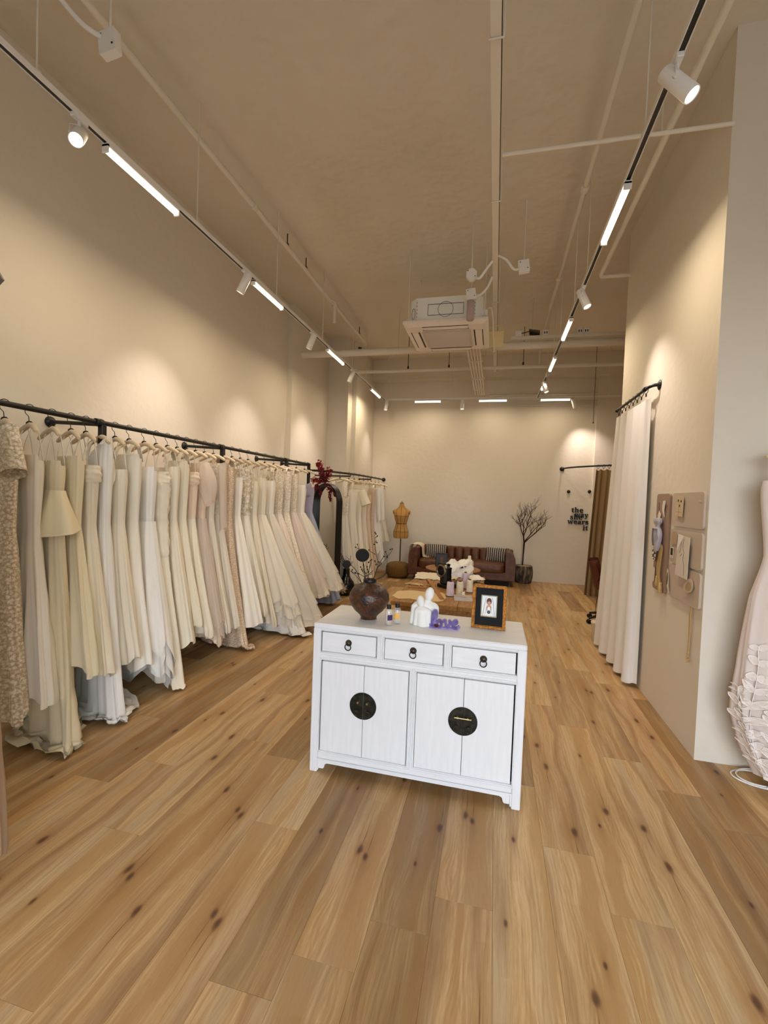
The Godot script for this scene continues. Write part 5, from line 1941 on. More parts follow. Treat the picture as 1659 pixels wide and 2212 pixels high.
func lounge():
	var leather := tri_tex(mat(Color(0.38, 0.205, 0.06), 0.45), noise_tex(0.015, [[0.25, Color(0.82, 0.78, 0.75)], [0.75, Color(1, 1, 1)]], 256), 2.0, noise_tex(0.09, [], 256, FastNoiseLite.TYPE_CELLULAR, true, 4.0), 0.25)
	var t := thing("sofa", "cognac brown leather sofa with channelled back and rounded arms", "sofa", Vector3(-0.57, 0, -8.85))
	var hw := 0.985
	var st := S()
	bxc(st, Vector3(-hw + 0.02, 0.10, 0.40), Vector3(hw - 0.02, 0.26, -0.42), 0.02)
	obj("base", st, leather, t)
	st = S()
	bxc(st, Vector3(-hw + 0.10, 0.0, 0.32), Vector3(hw - 0.10, 0.10, -0.38))
	obj("plinth", st, M.black_soft, t)
	for s in [-1.0, 1.0]:
		st = S()
		var poly := PackedVector2Array([Vector2(0.0, 0.12), Vector2(0.17, 0.12), Vector2(0.175, 0.45), Vector2(0.165, 0.53), Vector2(0.13, 0.59), Vector2(0.08, 0.625), Vector2(0.02, 0.632), Vector2(0.0, 0.61)])
		var tr := Transform3D(Basis(Vector3(s, 0, 0), Vector3.UP, Vector3(0, 0, 1)), Vector3(s * (hw - 0.175), 0, 0))
		prism(st, poly, -0.42, 0.42, tr)
		obj("arm", st, leather, t)
	for k in 2:
		st = S()
		puffy(st, Vector3(-0.405 + 0.81 * k, 0.32, 0.08), Vector3(0.402, 0.085, 0.345), 0.25, 32)
		obj("seat_cushion", st, leather, t)
	var n := 10
	var w := (hw - 0.175) * 2 / n
	for i in n:
		st = S()
		puffy(st, Vector3(-(hw - 0.175) + w * (i + 0.5), 0.44, -0.29), Vector3(w * 0.51, 0.19, 0.085), 0.5, 16, Basis(Vector3.RIGHT, -0.12))
		obj("back_channel", st, leather, t)
	st = S()
	bxc(st, Vector3(-hw + 0.02, 0.2, -0.33), Vector3(hw - 0.02, 0.615, -0.42), 0.02)
	obj("back_frame", st, leather, t)
	# cushions
	var im := Image.create(160, 96, false, Image.FORMAT_RGB8)
	for y in 96:
		for x in 160:
			var k := x % 16
			var c := Color(0.80, 0.76, 0.70) if (k >= 5 and k < 11 and (y + (4 if (x / 16) % 2 else 0)) % 9 < 7) or k == 13 else Color(0.06, 0.055, 0.06)
			im.set_pixel(x, y, c)
	im.generate_mipmaps()
	var stripe := mat(Color(1, 1, 1), 0.9)
	stripe.albedo_texture = ImageTexture.create_from_image(im)
	for k in 2:
		var c := thing("cushion", ["black and white striped cushion beside the cream throw on the sofa", "black and white striped cushion at the potted tree end of the sofa"][k], "cushion", Vector3([-1.09, 0.08][k], 0.525, -8.93), [0.12, -0.15][k])
		st = S()
		var rows := []
		var N := 20
		for side in [1.0, -1.0]:
			for i in N:
				for j in N:
					for q in [[0, 0], [1, 1], [1, 0], [0, 0], [0, 1], [1, 1]]:
						var u := float(i + q[0]) / N
						var v := float(j + q[1]) / N
						var puff := 0.055 * pow(maxf(0.0, sin(PI * u) * sin(PI * v)), 0.55)
						var pinch := 1.0 - 0.06 * sin(PI * v)
						st.set_smooth_group(0)
						st.set_uv(Vector2(u, v))
						st.add_vertex(Basis(Vector3.RIGHT, -0.28) * Vector3(((u - 0.5) * 0.42 * pinch) * side, (0.5 - v) * 0.27, puff * side))
		obj("cover", st, stripe, c)
	# throw over the left arm
	st = S()
	var path := [Vector3(-1.60, 0.42, 0), Vector3(-1.60, 0.56, 0), Vector3(-1.56, 0.64, 0), Vector3(-1.48, 0.655, 0), Vector3(-1.40, 0.65, 0), Vector3(-1.355, 0.60, 0), Vector3(-1.345, 0.50, 0), Vector3(-1.33, 0.42, 0), Vector3(-1.27, 0.415, 0)]
	var sp := spline(path, 4)
	var rows := []
	for i in sp.size():
		var ring := PackedVector3Array()
		var v := float(i) / sp.size()
		for j in 26:
			var u := j / 25.0
			ring.append(sp[i] + Vector3(0.012 * sin(u * 17.0 + v * 3.0), 0.010 * sin(u * 14.0 + v * 6.0), -9.02 + 0.30 * (u - 0.3) * (1.0 + 0.25 * v)))
		rows.append(ring)
	rings(st, rows, false)
	var th := thing("throw_blanket", "cream knitted throw draped over the sofa arm", "blanket")
	obj("cloth", st, cloth(Color(0.86, 0.80, 0.68), 0.95), th)
	st = S()
	for j in 12:
		var p: Vector3 = rows[-1][j * 2]
		tube(st, [p, p + Vector3(0.03, -0.002, 0.004), p + Vector3(0.055, -0.004, -0.004)], 0.005, 4)
	obj("fringe", st, cloth(Color(0.86, 0.80, 0.68), 0.95), th).set_meta("kind", "stuff")
	# pouf
	t = thing("pouf", "round knitted olive brown pouf in front of the dress form", "pouf", Vector3(-1.79, 0, -8.62))
	st = S()
	rows = []
	for i in 25:
		var a := PI * i / 24.0 - PI / 2
		var ring := PackedVector3Array()
		for j in 120:
			var q := TAU * j / 120
			var r := 0.235 * spow(cos(a), 0.55) * (1.0 + 0.018 * cos(24 * q) * cos(a))
			ring.append(Vector3(cos(q) * r, 0.15 + 0.15 * spow(sin(a), 0.7), -sin(q) * r))
		rows.append(ring)
	rings(st, rows)
	obj("cover", st, tri_tex(mat(Color(0.42, 0.31, 0.12), 0.95), null, 8.0, noise_tex(0.07, [], 256, FastNoiseLite.TYPE_CELLULAR, true, 8.0), 0.8), t)
	dress_form()
	potted_tree()
	# round table between sofa and work table
	var wood := tri_tex(mat(Color(0.66, 0.47, 0.27), 0.5), noise_tex(0.02, [[0.3, Color(0.8, 0.76, 0.7)], [0.7, Color(1, 1, 1)]], 256), 2.0)
	t = thing("round_table", "low round wooden table between the sofa and the sewing table", "table", Vector3(-0.61, 0, -7.30))
	st = S()
	lathe(st, [Vector2(0, 0.425), Vector2(0.40, 0.425), Vector2(0.438, 0.435), Vector2(0.44, 0.447), Vector2(0.434, 0.45), Vector2(0, 0.45)], 48)
	obj("top", st, wood, t)
	for k in 3:
		var a := TAU * k / 3 + 0.4
		st = S()
		tube(st, [Vector3(cos(a) * 0.30, 0.0, sin(a) * 0.30), Vector3(cos(a) * 0.22, 0.428, sin(a) * 0.22)], 0.018, 10)
		obj("leg", st, M.black_soft, t)
	# black photo frame, plate of paper and white bottle on it
	t = thing("picture_frame", "black photo frame leaning back on the round table", "picture frame", Vector3(-0.80, 0.45, -7.35), 0.25)
	var lean := Basis(Vector3.RIGHT, -0.16)
	for q in [[-0.095, 0.11, 0.018, 0.22], [0.095, 0.11, 0.018, 0.22], [0, 0.009, 0.172, 0.018], [0, 0.211, 0.172, 0.018]]:
		st = S()
		bx(st, lean * Vector3(q[0], q[1] + 0.006, 0), Vector3(q[2], q[3], 0.02), 0.003, lean)
		obj("frame_bar", st, M.black, t)
	st = S()
	bx(st, lean * Vector3(0, 0.116, -0.004), Vector3(0.175, 0.205, 0.006), 0, lean)
	var ph := obj("photo", st, mat(Color(0.09, 0.06, 0.04), 0.4), t)
	st = S()
	bx(st, lean * Vector3(0.0, 0.10, 0.0005), Vector3(0.045, 0.13, 0.004), 0.001, lean)
	obj("figure_print", st, mat(Color(0.42, 0.28, 0.14), 0.5), ph)
	st = S()
	bx(st, Vector3(0, 0.07, -0.07), Vector3(0.03, 0.15, 0.004), 0, Basis(Vector3.RIGHT, 0.42))
	obj("easel_leg", st, M.black_soft, t)
	t = thing("dish", "flat white dish with pink paper on the round table", "dish", Vector3(-0.56, 0.45, -7.22))
	st = S()
	lathe(st, [Vector2(0, 0.003), Vector2(0.10, 0.003), Vector2(0.13, 0.016), Vector2(0.135, 0.016), Vector2(0.11, 0.0), Vector2(0, 0.0)], 32)
	obj("plate", st, mat(Color(0.90, 0.86, 0.80), 0.4), t)
	st = S()
	bx(st, Vector3(0.01, 0.012, 0.0), Vector3(0.13, 0.006, 0.09), 0.001, Basis(Vector3.UP, 0.5))
	obj("paper", st, mat(Color(0.88, 0.74, 0.70), 0.8), t)
	t = thing("spray_bottle", "plain white plastic bottle with a tapered neck on the round table", "bottle", Vector3(-0.35, 0.45, -7.25))
	st = S()
	lathe(st, [Vector2(0, 0), Vector2(0.062, 0), Vector2(0.066, 0.008), Vector2(0.066, 0.125), Vector2(0.060, 0.142), Vector2(0.034, 0.165), Vector2(0.032, 0.17), Vector2(0, 0.17)], 20)
	obj("bottle", st, mat(Color(0.90, 0.86, 0.74), 0.5), t)
	st = S()
	lathe(st, [Vector2(0.030, 0.168), Vector2(0.022, 0.225), Vector2(0, 0.226)], 16)
	obj("cap", st, mat(Color(0.92, 0.89, 0.82), 0.5), t)

func dress_form():
	var t := thing("dress_form", "ochre linen dress form with black seam lines on a thin stand", "dress form", Vector3(-1.83, 0, -8.98), 0.1)
	var linen := tri_tex(mat(Color(0.72, 0.54, 0.29), 0.9), null, 14.0, weave, 0.4)
	var tab := [[1.44, 0.045, 0.045, 0.0], [1.40, 0.047, 0.048, 0.0], [1.365, 0.062, 0.055, 0.0], [1.335, 0.105, 0.065, 0.0], [1.305, 0.140, 0.078, 0.0], [1.26, 0.150, 0.095, 0.01], [1.18, 0.142, 0.118, 0.015], [1.11, 0.125, 0.102, 0.01], [1.035, 0.104, 0.082, 0.0], [0.96, 0.120, 0.092, 0.0], [0.87, 0.150, 0.108, 0.0], [0.79, 0.150, 0.106, 0.0], [0.735, 0.138, 0.098, 0.0]]
	var surf := func(th: float, y: float) -> Vector3:
		return Vector3(cos(th) * lerp_table(tab, y, 1), y, sin(th) * lerp_table(tab, y, 2) + lerp_table(tab, y, 3))
	var st := S()
	var rows := []
	for i in 50:
		var y := lerpf(0.735, 1.44, i / 49.0)
		var ring := PackedVector3Array()
		for j in 36:
			ring.append(surf.call(-TAU * j / 36, y))
		rows.append(ring)
	rings(st, rows, true, true)
	for s in [-1.0, 1.0]:
		ball(st, Vector3(s * 0.142, 1.268, 0.0), Vector3(0.036, 0.052, 0.052), 16)
	obj("torso", st, linen, t)
	for s in [-1.0, 1.0]:
		st = S()
		lathe(st, [Vector2(0, 0.004), Vector2(0.038, 0.003), Vector2(0.040, 0)], 20, Vector3(s * 0.170, 1.255, 0.0), Basis(Vector3.BACK, -s * (PI / 2 + 0.2)))
		obj("arm_plate", st, mat(Color(0.55, 0.42, 0.25), 0.8), t)
	st = S()
	lathe(st, [Vector2(0, 1.49), Vector2(0.010, 1.488), Vector2(0.013, 1.47), Vector2(0.028, 1.462), Vector2(0.043, 1.445), Vector2(0.045, 1.438)], 20)
	obj("neck_cap", st, mat(Color(0.40, 0.37, 0.33), 0.4, 0.5), t)
	var tape := mat(Color(0.10, 0.07, 0.04), 0.8)
	for th in [PI / 2, PI / 2 - 0.62, PI / 2 + 0.62, 0.1, PI - 0.1]:
		st = S()
		var pts := []
		for i in 30:
			var y := lerpf(0.74, 1.395, i / 29.0)
			var q: float = th if absf(th - PI / 2) < 0.1 else lerpf(th, PI / 2 + (th - PI / 2) * 1.25, clampf((y - 1.15) / 0.2, 0, 1))
			pts.append(surf.call(q, y) * Vector3(1.008, 1, 1.008))
		tube(st, pts, 0.003, 4)
		obj("seam_tape", st, tape, t)
	for y in [0.87, 1.035, 1.19]:
		st = S()
		var pts := []
		for i in 37:
			pts.append(surf.call(TAU * i / 36, y) * Vector3(1.008, 1, 1.008))
		tube(st, pts, 0.003 if y != 1.035 else 0.0045, 4)
		obj("seam_tape", st, tape, t)
	st = S()
	cyl(st, Vector3(0, 0.02, 0), Vector3(0, 0.74, 0), 0.011, 10)
	obj("stand_pole", st, M.black, t)
	st = S()
	lathe(st, [Vector2(0, 0.025), Vector2(0.05, 0.022), Vector2(0.17, 0.008), Vector2(0.18, 0.0)], 28)
	obj("stand_base", st, M.black, t)

func branch(lists: Array, p: Vector3, d: Vector3, ln: float, r: float, depth: int, g: RandomNumberGenerator):
	var pts := [p]
	var q := p
	var dd := d
	for i in 4:
		dd = (dd + Vector3(g.randfn(), g.randfn() * 0.4 + 0.25, g.randfn()) * 0.20).normalized()
		q += dd * ln / 4
		q.z = maxf(q.z, -0.18)
		pts.append(q)
	var rr := []
	var s := spline(pts, 2)
	for i in s.size():
		rr.append(lerpf(r, r * 0.55, float(i) / (s.size() - 1)))
	lists.append([s, rr])
	if depth == 0:
		return
	for k in (3 if depth > 1 else 4):
		var at: Vector3 = pts[2 + k % 3]
		var side := Vector3(g.randfn(), g.randf_range(0.1, 0.7), g.randfn() * 0.7).normalized()
		branch(lists, at, (dd * 0.75 + side * 0.7).normalized(), ln * g.randf_range(0.5, 0.75), r * 0.58, depth - 1, g)

func potted_tree():
	var t := thing("plant_pot", "round grey weathered pot beside the sofa", "plant pot", Vector3(0.60, 0, -9.12))
	var st := S()
	lathe(st, [Vector2(0, 0), Vector2(0.14, 0), Vector2(0.155, 0.01), Vector2(0.175, 0.12), Vector2(0.178, 0.22), Vector2(0.165, 0.315), Vector2(0.158, 0.33), Vector2(0.148, 0.33), Vector2(0.145, 0.30), Vector2(0, 0.30)], 36)
	var m := tri_tex(mat(Color(1, 1, 1), 0.85), noise_tex(0.02, [[0.25, Color(0.10, 0.085, 0.07)], [0.5, Color(0.30, 0.26, 0.21)], [0.75, Color(0.55, 0.49, 0.40)]], 256, FastNoiseLite.TYPE_SIMPLEX_SMOOTH, false, 4.0, 14), 1.0)
	m.uv1_scale = Vector3(3.2, 0.7, 3.2)
	obj("pot", st, m, t)
	st = S()
	lathe(st, [Vector2(0.1475, 0.318), Vector2(0.08, 0.335), Vector2(0, 0.338)], 28)
	obj("filling", st, mat(Color(0.62, 0.55, 0.45), 0.95), t)
	var g := RandomNumberGenerator.new()
	g.seed = 9
	t = thing("bare_tree", "small leafless decorative tree standing in the grey pot", "tree", Vector3(0.58, 0.335, -9.12))
	var bark := mat(Color(0.17, 0.11, 0.07), 0.9)
	st = S()
	tube(st, [Vector3(0, -0.03, 0), Vector3(0.002, 0.2, 0), Vector3(0.008, 0.40, 0.0), Vector3(0.01, 0.48, 0)], [0.012, 0.012, 0.017, 0.015], 8)
	obj("trunk", st, bark, t)
	for d in [[Vector3(-0.55, 0.9, 0.12), 0.42], [Vector3(-0.1, 1.0, 0.08), 0.44], [Vector3(0.22, 1.0, 0.15), 0.42], [Vector3(0.68, 0.8, 0.1), 0.44], [Vector3(0.35, 0.7, 0.25), 0.30]]:
		var lists := []
		branch(lists, Vector3(0.008, 0.42 + g.randf() * 0.05, 0), d[0].normalized(), d[1], 0.0105, 3, g)
		st = S()
		for l in lists:
			tube(st, l[0], l[1], 4, false)
		obj("limb", st, bark, t)

# ---------------------------------------------------------------- the sewing table
func crumpled(c: Vector3, w: float, l: float, amp: float, sd: int, turn := 0.0, lift := 0.0) -> SurfaceTool:
	var nz := FastNoiseLite.new()
	nz.seed = sd
	nz.frequency = 3.5
	nz.fractal_octaves = 3
	var st := S()
	var rows := []
	var b := Basis(Vector3.UP, turn)
	for i in 31:
		var ring := PackedVector3Array()
		for j in 31:
			var u := i / 30.0 - 0.5
			var v := j / 30.0 - 0.5
			var e := 1.0 + 0.14 * nz.get_noise_2d(u * 2.0 + 4.0, v * 2.0)
			var edge := minf(0.5 - absf(u), 0.5 - absf(v)) * 2.0
			var y := absf(nz.get_noise_2d(u * w * 2.2, v * l * 2.2)) * amp * 2.0 + lift * pow(maxf(edge, 0.0), 0.6)
			ring.append(c + b * Vector3(u * w * e, 0.004 + y, v * l * e))
		rows.append(ring)
	rows.reverse()
	rings(st, rows, false)
	return st

func work_table():
	var Y := 0.5
	var wood := tri_tex(mat(Color(0.66, 0.48, 0.25), 0.5), noise_tex(0.018, [[0.25, Color(0.86, 0.82, 0.76)], [0.75, Color(1, 1, 1)]], 256), 1.0)
	wood.uv1_scale = Vector3(5.0, 5.0, 0.9)
	var t := thing("work_table", "low wide wooden table covered with sewing things behind the sideboard", "table", Vector3(-0.54, 0, -5.42))
	for i in 4:
		var st := S()
		var x := -0.45 + i * 0.225
		bxc(st, Vector3(x + 0.0008, Y - 0.045, 0.96), Vector3(x + 0.2242, Y, -0.94), 0.003)
		obj("top_board", st, wood, t)
	for sx in [-1, 1]:
		var st := S()
		bxc(st, Vector3(sx * 0.40, Y - 0.13, 0.88), Vector3(sx * 0.375, Y - 0.045, -0.86))
		obj("apron", st, wood, t)
	for sz in [0.88, -0.86]:
		var st := S()
		bxc(st, Vector3(-0.40, Y - 0.13, sz), Vector3(0.40, Y - 0.045, sz - 0.025))
		obj("apron", st, wood, t)
		for sx in [-1, 1]:
			st = S()
			bx(st, Vector3(sx * 0.365, (Y - 0.045) / 2, sz - 0.03 if sz > 0 else sz + 0.01), Vector3(0.085, Y - 0.045, 0.085), 0.006)
			obj("leg", st, wood, t)
	# cloth and paper
	var st := crumpled(Vector3(-0.80, Y, -6.05), 0.40, 0.50, 0.012, 4, 0.1, 0.035)
	tag(obj("folded_fabric", st, M.ivory), "crumpled ivory fabric lying at the sofa end of the sewing table", "fabric")
	st = crumpled(Vector3(-0.50, Y, -6.12), 0.30, 0.34, 0.014, 8, -0.3, 0.05)
	tag(obj("folded_fabric", st, M.crepe2), "small heap of cream fabric behind the sewing machine", "fabric")
	st = crumpled(Vector3(-0.21, Y, -6.14), 0.20, 0.24, 0.012, 15, 0.4, 0.05)
	tag(obj("folded_fabric", st, M.white), "white cloth bundle at the far edge of the sewing table", "fabric")
	st = crumpled(Vector3(-0.17, Y, -5.74), 0.14, 0.22, 0.010, 18, 0.7, 0.03)
	tag(obj("folded_fabric", st, M.black_soft), "small black cloth beside the sewing machine", "fabric")
	for k in 2:
		var poly := PackedVector2Array([Vector2(-0.27, -0.10), Vector2(-0.24, 0.17), Vector2(-0.08, 0.25), Vector2(0.08, 0.20), Vector2(0.27, 0.22), Vector2(0.30, -0.03), Vector2(0.26, -0.20), Vector2(0.10, -0.26), Vector2(-0.08, -0.18), Vector2(-0.20, -0.22)])
		st = S()
		prism(st, poly, 0.0, 0.0015, Transform3D(Basis(Vector3.UP, [0.0, 0.14][k]) * Basis(Vector3.RIGHT, -PI / 2), Vector3(-0.76, Y + 0.001 + 0.0025 * k, -4.80)))
		tag(obj("paper_pattern", st, mat([Color(0.80, 0.68, 0.50), Color(0.86, 0.75, 0.57)][k], 0.9)), ["lower brown paper dress pattern showing under the upper one", "upper tan paper dress pattern at the near end of the sewing table"][k], "paper pattern")
	# wooden rulers
	var rw := mat(Color(0.66, 0.44, 0.20), 0.5)
	st = S()
	var a := Vector3(-0.80, Y + 0.012, -5.80)
	var b := Vector3(-0.49, Y + 0.012, -4.70)
	bx(st, (a + b) / 2, Vector3(0.045, 0.010, (b - a).length()), 0.002, Basis(Vector3.UP, atan2(b.x - a.x, b.z - a.z)))
	tag(obj("ruler", st, rw), "long wooden ruler lying across the paper pattern", "ruler")
	t = thing("wooden_square", "wooden dressmaker's square lying flat beside the long ruler", "ruler", Vector3(-0.80, Y, -5.38))
	for q in [[Vector3(0, 0.006, 0), Vector3(0.30, 0.010, 0.05), 0.25], [Vector3(0.08, 0.006, 0.12), Vector3(0.28, 0.010, 0.05), -0.9], [Vector3(-0.02, 0.006, 0.14), Vector3(0.26, 0.010, 0.045), 0.2]]:
		st = S()
		bx(st, q[0] + Vector3(0, 0.0, 0), q[1], 0.002, Basis(Vector3.UP, q[2]))
		obj("arm", st, rw, t)
	var g := RandomNumberGenerator.new()
	g.seed = 44
	for i in 6:
		st = S()
		bx(st, Vector3(-0.99 + i * 0.032, Y + 0.010 + 0.006 * (i % 2), -5.37 + g.randf_range(-0.04, 0.04)), Vector3(0.07, 0.016, 0.018), 0.004, Basis(Vector3.UP, g.randf_range(-0.6, 0.6)))
		tag(obj("wooden_peg", st, mat(Color(0.85, 0.76, 0.60), 0.7)), "small pale wooden peg in the heap on the sewing table", "peg", "pegs on the sewing table")
	sewing_machine(Y)
	# spools of thread
	var sp := [[-0.43, -4.93, 0.165, 0.044, Color(0.84, 0.78, 0.82), "large pale lilac cone of thread at the near side of the spools"], [-0.335, -5.04, 0.155, 0.042, Color(0.88, 0.84, 0.72), "large cream cone of thread between the lilac cones"], [-0.30, -5.42, 0.20, 0.038, Color(0.83, 0.76, 0.80), "tall pale lilac cone of thread behind the other spools"], [-0.235, -5.22, 0.15, 0.038, Color(0.88, 0.84, 0.74), "cream cone of thread next to the gold picture frame side"], [-0.36, -5.30, 0.15, 0.034, Color(0.66, 0.48, 0.40), "rosy brown cone of thread behind the cream cone"], [-0.29, -4.96, 0.06, 0.022, Color(0.90, 0.86, 0.76), "small cream spool in front of the thread cones"]]
	for s in sp:
		t = thing("thread_spool", s[5], "thread spool", Vector3(s[0], Y, s[1]), 0, "thread spools on the sewing table")
		st = S()
		var h: float = s[2]
		var r: float = s[3]
		lathe(st, [Vector2(0, 0.006), Vector2(r, 0.006), Vector2(r, 0.012), Vector2(r * 0.97, h * 0.2), Vector2(r * 0.88, h * 0.86), Vector2(r * 0.80, h * 0.94), Vector2(r * 0.4, h * 0.955)], 22)
		obj("thread", st, tri_tex(mat(s[4], 0.85), null, 1.0, noise_tex(0.2, [], 128, FastNoiseLite.TYPE_SIMPLEX_SMOOTH, true, 4.0), 0.3), t)
		st = S()
		lathe(st, [Vector2(r * 1.02, 0.0), Vector2(r * 1.02, 0.007)], 20)
		lathe(st, [Vector2(r * 0.42, h * 0.95), Vector2(r * 0.36, h), Vector2(r * 0.22, h), Vector2(r * 0.2, h * 0.9)], 16)
		obj("core", st, M.dark, t)
	# clear plastic box
	var plastic := mat(Color(0.95, 0.92, 0.88, 0.35), 0.3)
	plastic.transparency = BaseMaterial3D.TRANSPARENCY_ALPHA
	t = thing("plastic_box", "shallow clear plastic box at the near end of the sewing table", "box", Vector3(-0.28, Y, -4.80), 0.12)
	for q in [[Vector3(0, 0.002, 0), Vector3(0.19, 0.004, 0.14)], [Vector3(-0.094, 0.02, 0), Vector3(0.003, 0.036, 0.14)], [Vector3(0.094, 0.02, 0), Vector3(0.003, 0.036, 0.14)], [Vector3(0, 0.02, 0.069), Vector3(0.185, 0.036, 0.003)], [Vector3(0, 0.02, -0.069), Vector3(0.185, 0.036, 0.003)]]:
		st = S()
		bx(st, q[0], q[1], 0.0008)
		obj("panel", st, plastic, t)
	for i in 5:
		st = S()
		var c := Vector3(-0.30 + g.randf_range(-0.05, 0.08), Y + 0.012, -4.80 + g.randf_range(-0.03, 0.03))
		lathe(st, [Vector2(0, 0.012), Vector2(0.010, 0.012), Vector2(0.010, 0.008), Vector2(0.005, 0.007), Vector2(0.005, -0.004), Vector2(0.010, -0.005), Vector2(0.010, -0.008), Vector2(0, -0.008)], 12, c)
		tag(obj("bobbin", st, mat(Color(0.72, 0.58, 0.56), 0.5)), "small rosy bobbin inside the clear plastic box", "bobbin", "bobbins in the plastic box")
	st = S()
	bx(st, Vector3(-0.135, Y + 0.02, -5.52), Vector3(0.08, 0.04, 0.20), 0.006, Basis(Vector3.UP, 0.2))
	tag(obj("wooden_block", st, mat(Color(0.80, 0.62, 0.36), 0.6)), "light wooden block at the edge of the sewing table", "block")

func sewing_machine(Y: float):
	# an old black machine, hand wheel towards the sideboard, arm wrapped in a white cloth
	var t := thing("sewing_machine", "old black sewing machine with a big hand wheel on the low table", "sewing machine", Vector3(-0.42, Y, -5.52), deg_to_rad(50))
	var st := S()
	bxc(st, Vector3(-0.23, 0, -0.09), Vector3(0.23, 0.045, 0.09), 0.008)
	obj("bed", st, M.black, t)
	st = S()
	bxc(st, Vector3(-0.23, 0.04, -0.055), Vector3(-0.11, 0.26, 0.055), 0.02)
	obj("pillar", st, M.black, t)
	st = S()
	bxc(st, Vector3(-0.15, 0.19, -0.045), Vector3(0.20, 0.275, 0.045), 0.03)
	obj("arm", st, M.black, t)
	st = S()
	bxc(st, Vector3(0.13, 0.07, -0.035), Vector3(0.20, 0.21, 0.035), 0.012)
	obj("head", st, M.black, t)
	st = S()
	var b := Basis(Vector3.BACK, PI / 2)
	lathe(st, [Vector2(0.050, 0.0), Vector2(0.072, 0.0), Vector2(0.078, 0.008), Vector2(0.078, 0.022), Vector2(0.072, 0.030), Vector2(0.060, 0.030), Vector2(0.055, 0.022), Vector2(0.050, 0.0)], 36, Vector3(-0.235, 0.205, 0), b)
	obj("hand_wheel", st, mat(Color(0.50, 0.47, 0.42), 0.3, 0.9), t)
	st = S()
	lathe(st, [Vector2(0, 0.012), Vector2(0.052, 0.010), Vector2(0.052, 0.0)], 28, Vector3(-0.235, 0.205, 0), b)
	obj("wheel_face", st, M.black_soft, t)
	st = S()
	bxc(st, Vector3(-0.245, 0.23, -0.07), Vector3(-0.19, 0.30, 0.03), 0.008)
	obj("motor_cover", st, M.dark, t)
	st = S()
	bxc(st, Vector3(-0.235, 0.24, 0.035), Vector3(-0.215, 0.28, 0.06), 0.003)
	obj("maker_plate", st, mat(Color(0.80, 0.74, 0.60), 0.4, 0.3), t)
	# cloth thrown over the arm
	var c := thing("machine_cloth", "white cotton cloth with a dark printed mark thrown over the sewing machine arm", "cloth", Vector3(-0.42, Y, -5.52), deg_to_rad(50))
	var nz := FastNoiseLite.new()
	nz.seed = 6
	nz.frequency = 6.0
	var rows := []
	for i in 30:
		var u := i / 29.0
		var ring := PackedVector3Array()
		for j in 40:
			var w := lerpf(-2.3, 2.3, j / 39.0)
			var n := nz.get_noise_2d(u * 1.2, w * 0.25)
			var rr := 0.070 + 0.016 * n + 0.012 * sin(w * 5.0 + u * 6.0) + 0.05 * maxf(0.0, absf(w) - 1.5) + 0.025 * sin(u * PI)
			ring.append(Vector3(-0.150 + u * 0.37 + 0.02 * n, 0.215 + cos(w) * rr * 1.05 + 0.03 * sin(u * 9.0) * maxf(0.0, cos(w)), sin(w) * rr * 0.95))
		rows.append(ring)
	st = S()
	rings(st, rows, false)
	var cl := obj("cloth", st, M.white, c)
	st = S()
	for q in [[0.42, 0.65, 0.05, 0.020], [0.62, 0.60, 0.045, 0.010]]:
		var i := int(q[0] * 29)
		var j := int((q[1] * 2.0 + 2.3) / 4.6 * 39)
		var p: Vector3 = rows[i][j]
		var o := Vector3(0, p.y - 0.215, p.z).normalized()
		bx(st, p + o * 0.0012, Vector3(q[2], 0.0012, q[3]), 0.0, Basis(Vector3.RIGHT, atan2(p.z, p.y - 0.215)))
	obj("printed_mark", st, M.black_soft, cl)

# ---------------------------------------------------------------- partition wall, curtains, lettering
func right_side():
	pin_boards()
	white_curtain()
	brown_curtain()
	lettering()
	chairs_and_bin()
	lace_gown_and_cable()
	var st := S()
	for k in 2:
		st = S()
		lathe(st, [Vector2(0, 0.035), Vector2(0.018, 0.034), Vector2(0.031, 0.026), Vector2(0.033, 0.016), Vector2(0.012, 0.010), Vector2(0.012, 0.0)], 18, Vector3([1.378, 1.752][k], [1.796, 1.809][k], WALL_B), Basis(Vector3.RIGHT, PI / 2))
		tag(obj("wall_hook", st, M.black), ["round black wall hook on the sofa side above the lettering", "round black wall hook on the brown curtain side above the lettering"][k], "hook")
	# grey board hanging by the shop front, only its corner in view
	var t := thing("hanging_board", "grey board hanging from the ceiling near the shop front", "board", Vector3(-2.30, 2.23, -1.5))
	st = S()
	bx(st, Vector3(0, 0.19, 0), Vector3(0.36, 0.26, 0.012), 0.002, Basis(Vector3.BACK, 0.62))
	obj("board", st, mat(Color(0.45, 0.40, 0.34), 0.8), t)
	for x in [-0.08, 0.05]:
		st = S()
		cyl(st, Vector3(x, 0.28, 0), Vector3(x, CEIL - 2.23 - 0.002, 0), 0.0015, 5)
		obj("cord", st, M.dark, t)

func wall_slab(y0: float, y1: float, z0: float, z1: float, thick: float, r: float) -> SurfaceTool:
	var st := S()
	var w := absf(z1 - z0)
	var tr := Transform3D(Basis(Vector3(0, 0, -1), Vector3.UP, Vector3(1, 0, 0)), Vector3(WALL_R, (y0 + y1) / 2, (z0 + z1) / 2))
	prism(st, round_rect(w, y1 - y0, r), -thick, -0.0005, tr)
	return st

# something flat pinned on the boards: outline in metres around its middle, tilted by turn
func pinned(called: String, label: String, category: String, poly: PackedVector2Array, y: float, z: float, turn: float, col: Color, off := 0.018, thick := 0.003) -> MeshInstance3D:
	var st := S()
	var tr := Transform3D(Basis(Vector3(0, 0, -1), Vector3.UP, Vector3(1, 0, 0)) * Basis(Vector3.BACK, turn), Vector3(WALL_R - off, y, z))
	prism(st, poly, -thick, 0.0, tr)
	var o := obj(called, st, mat(col, 0.85))
	tag(o, label, category)
	return o

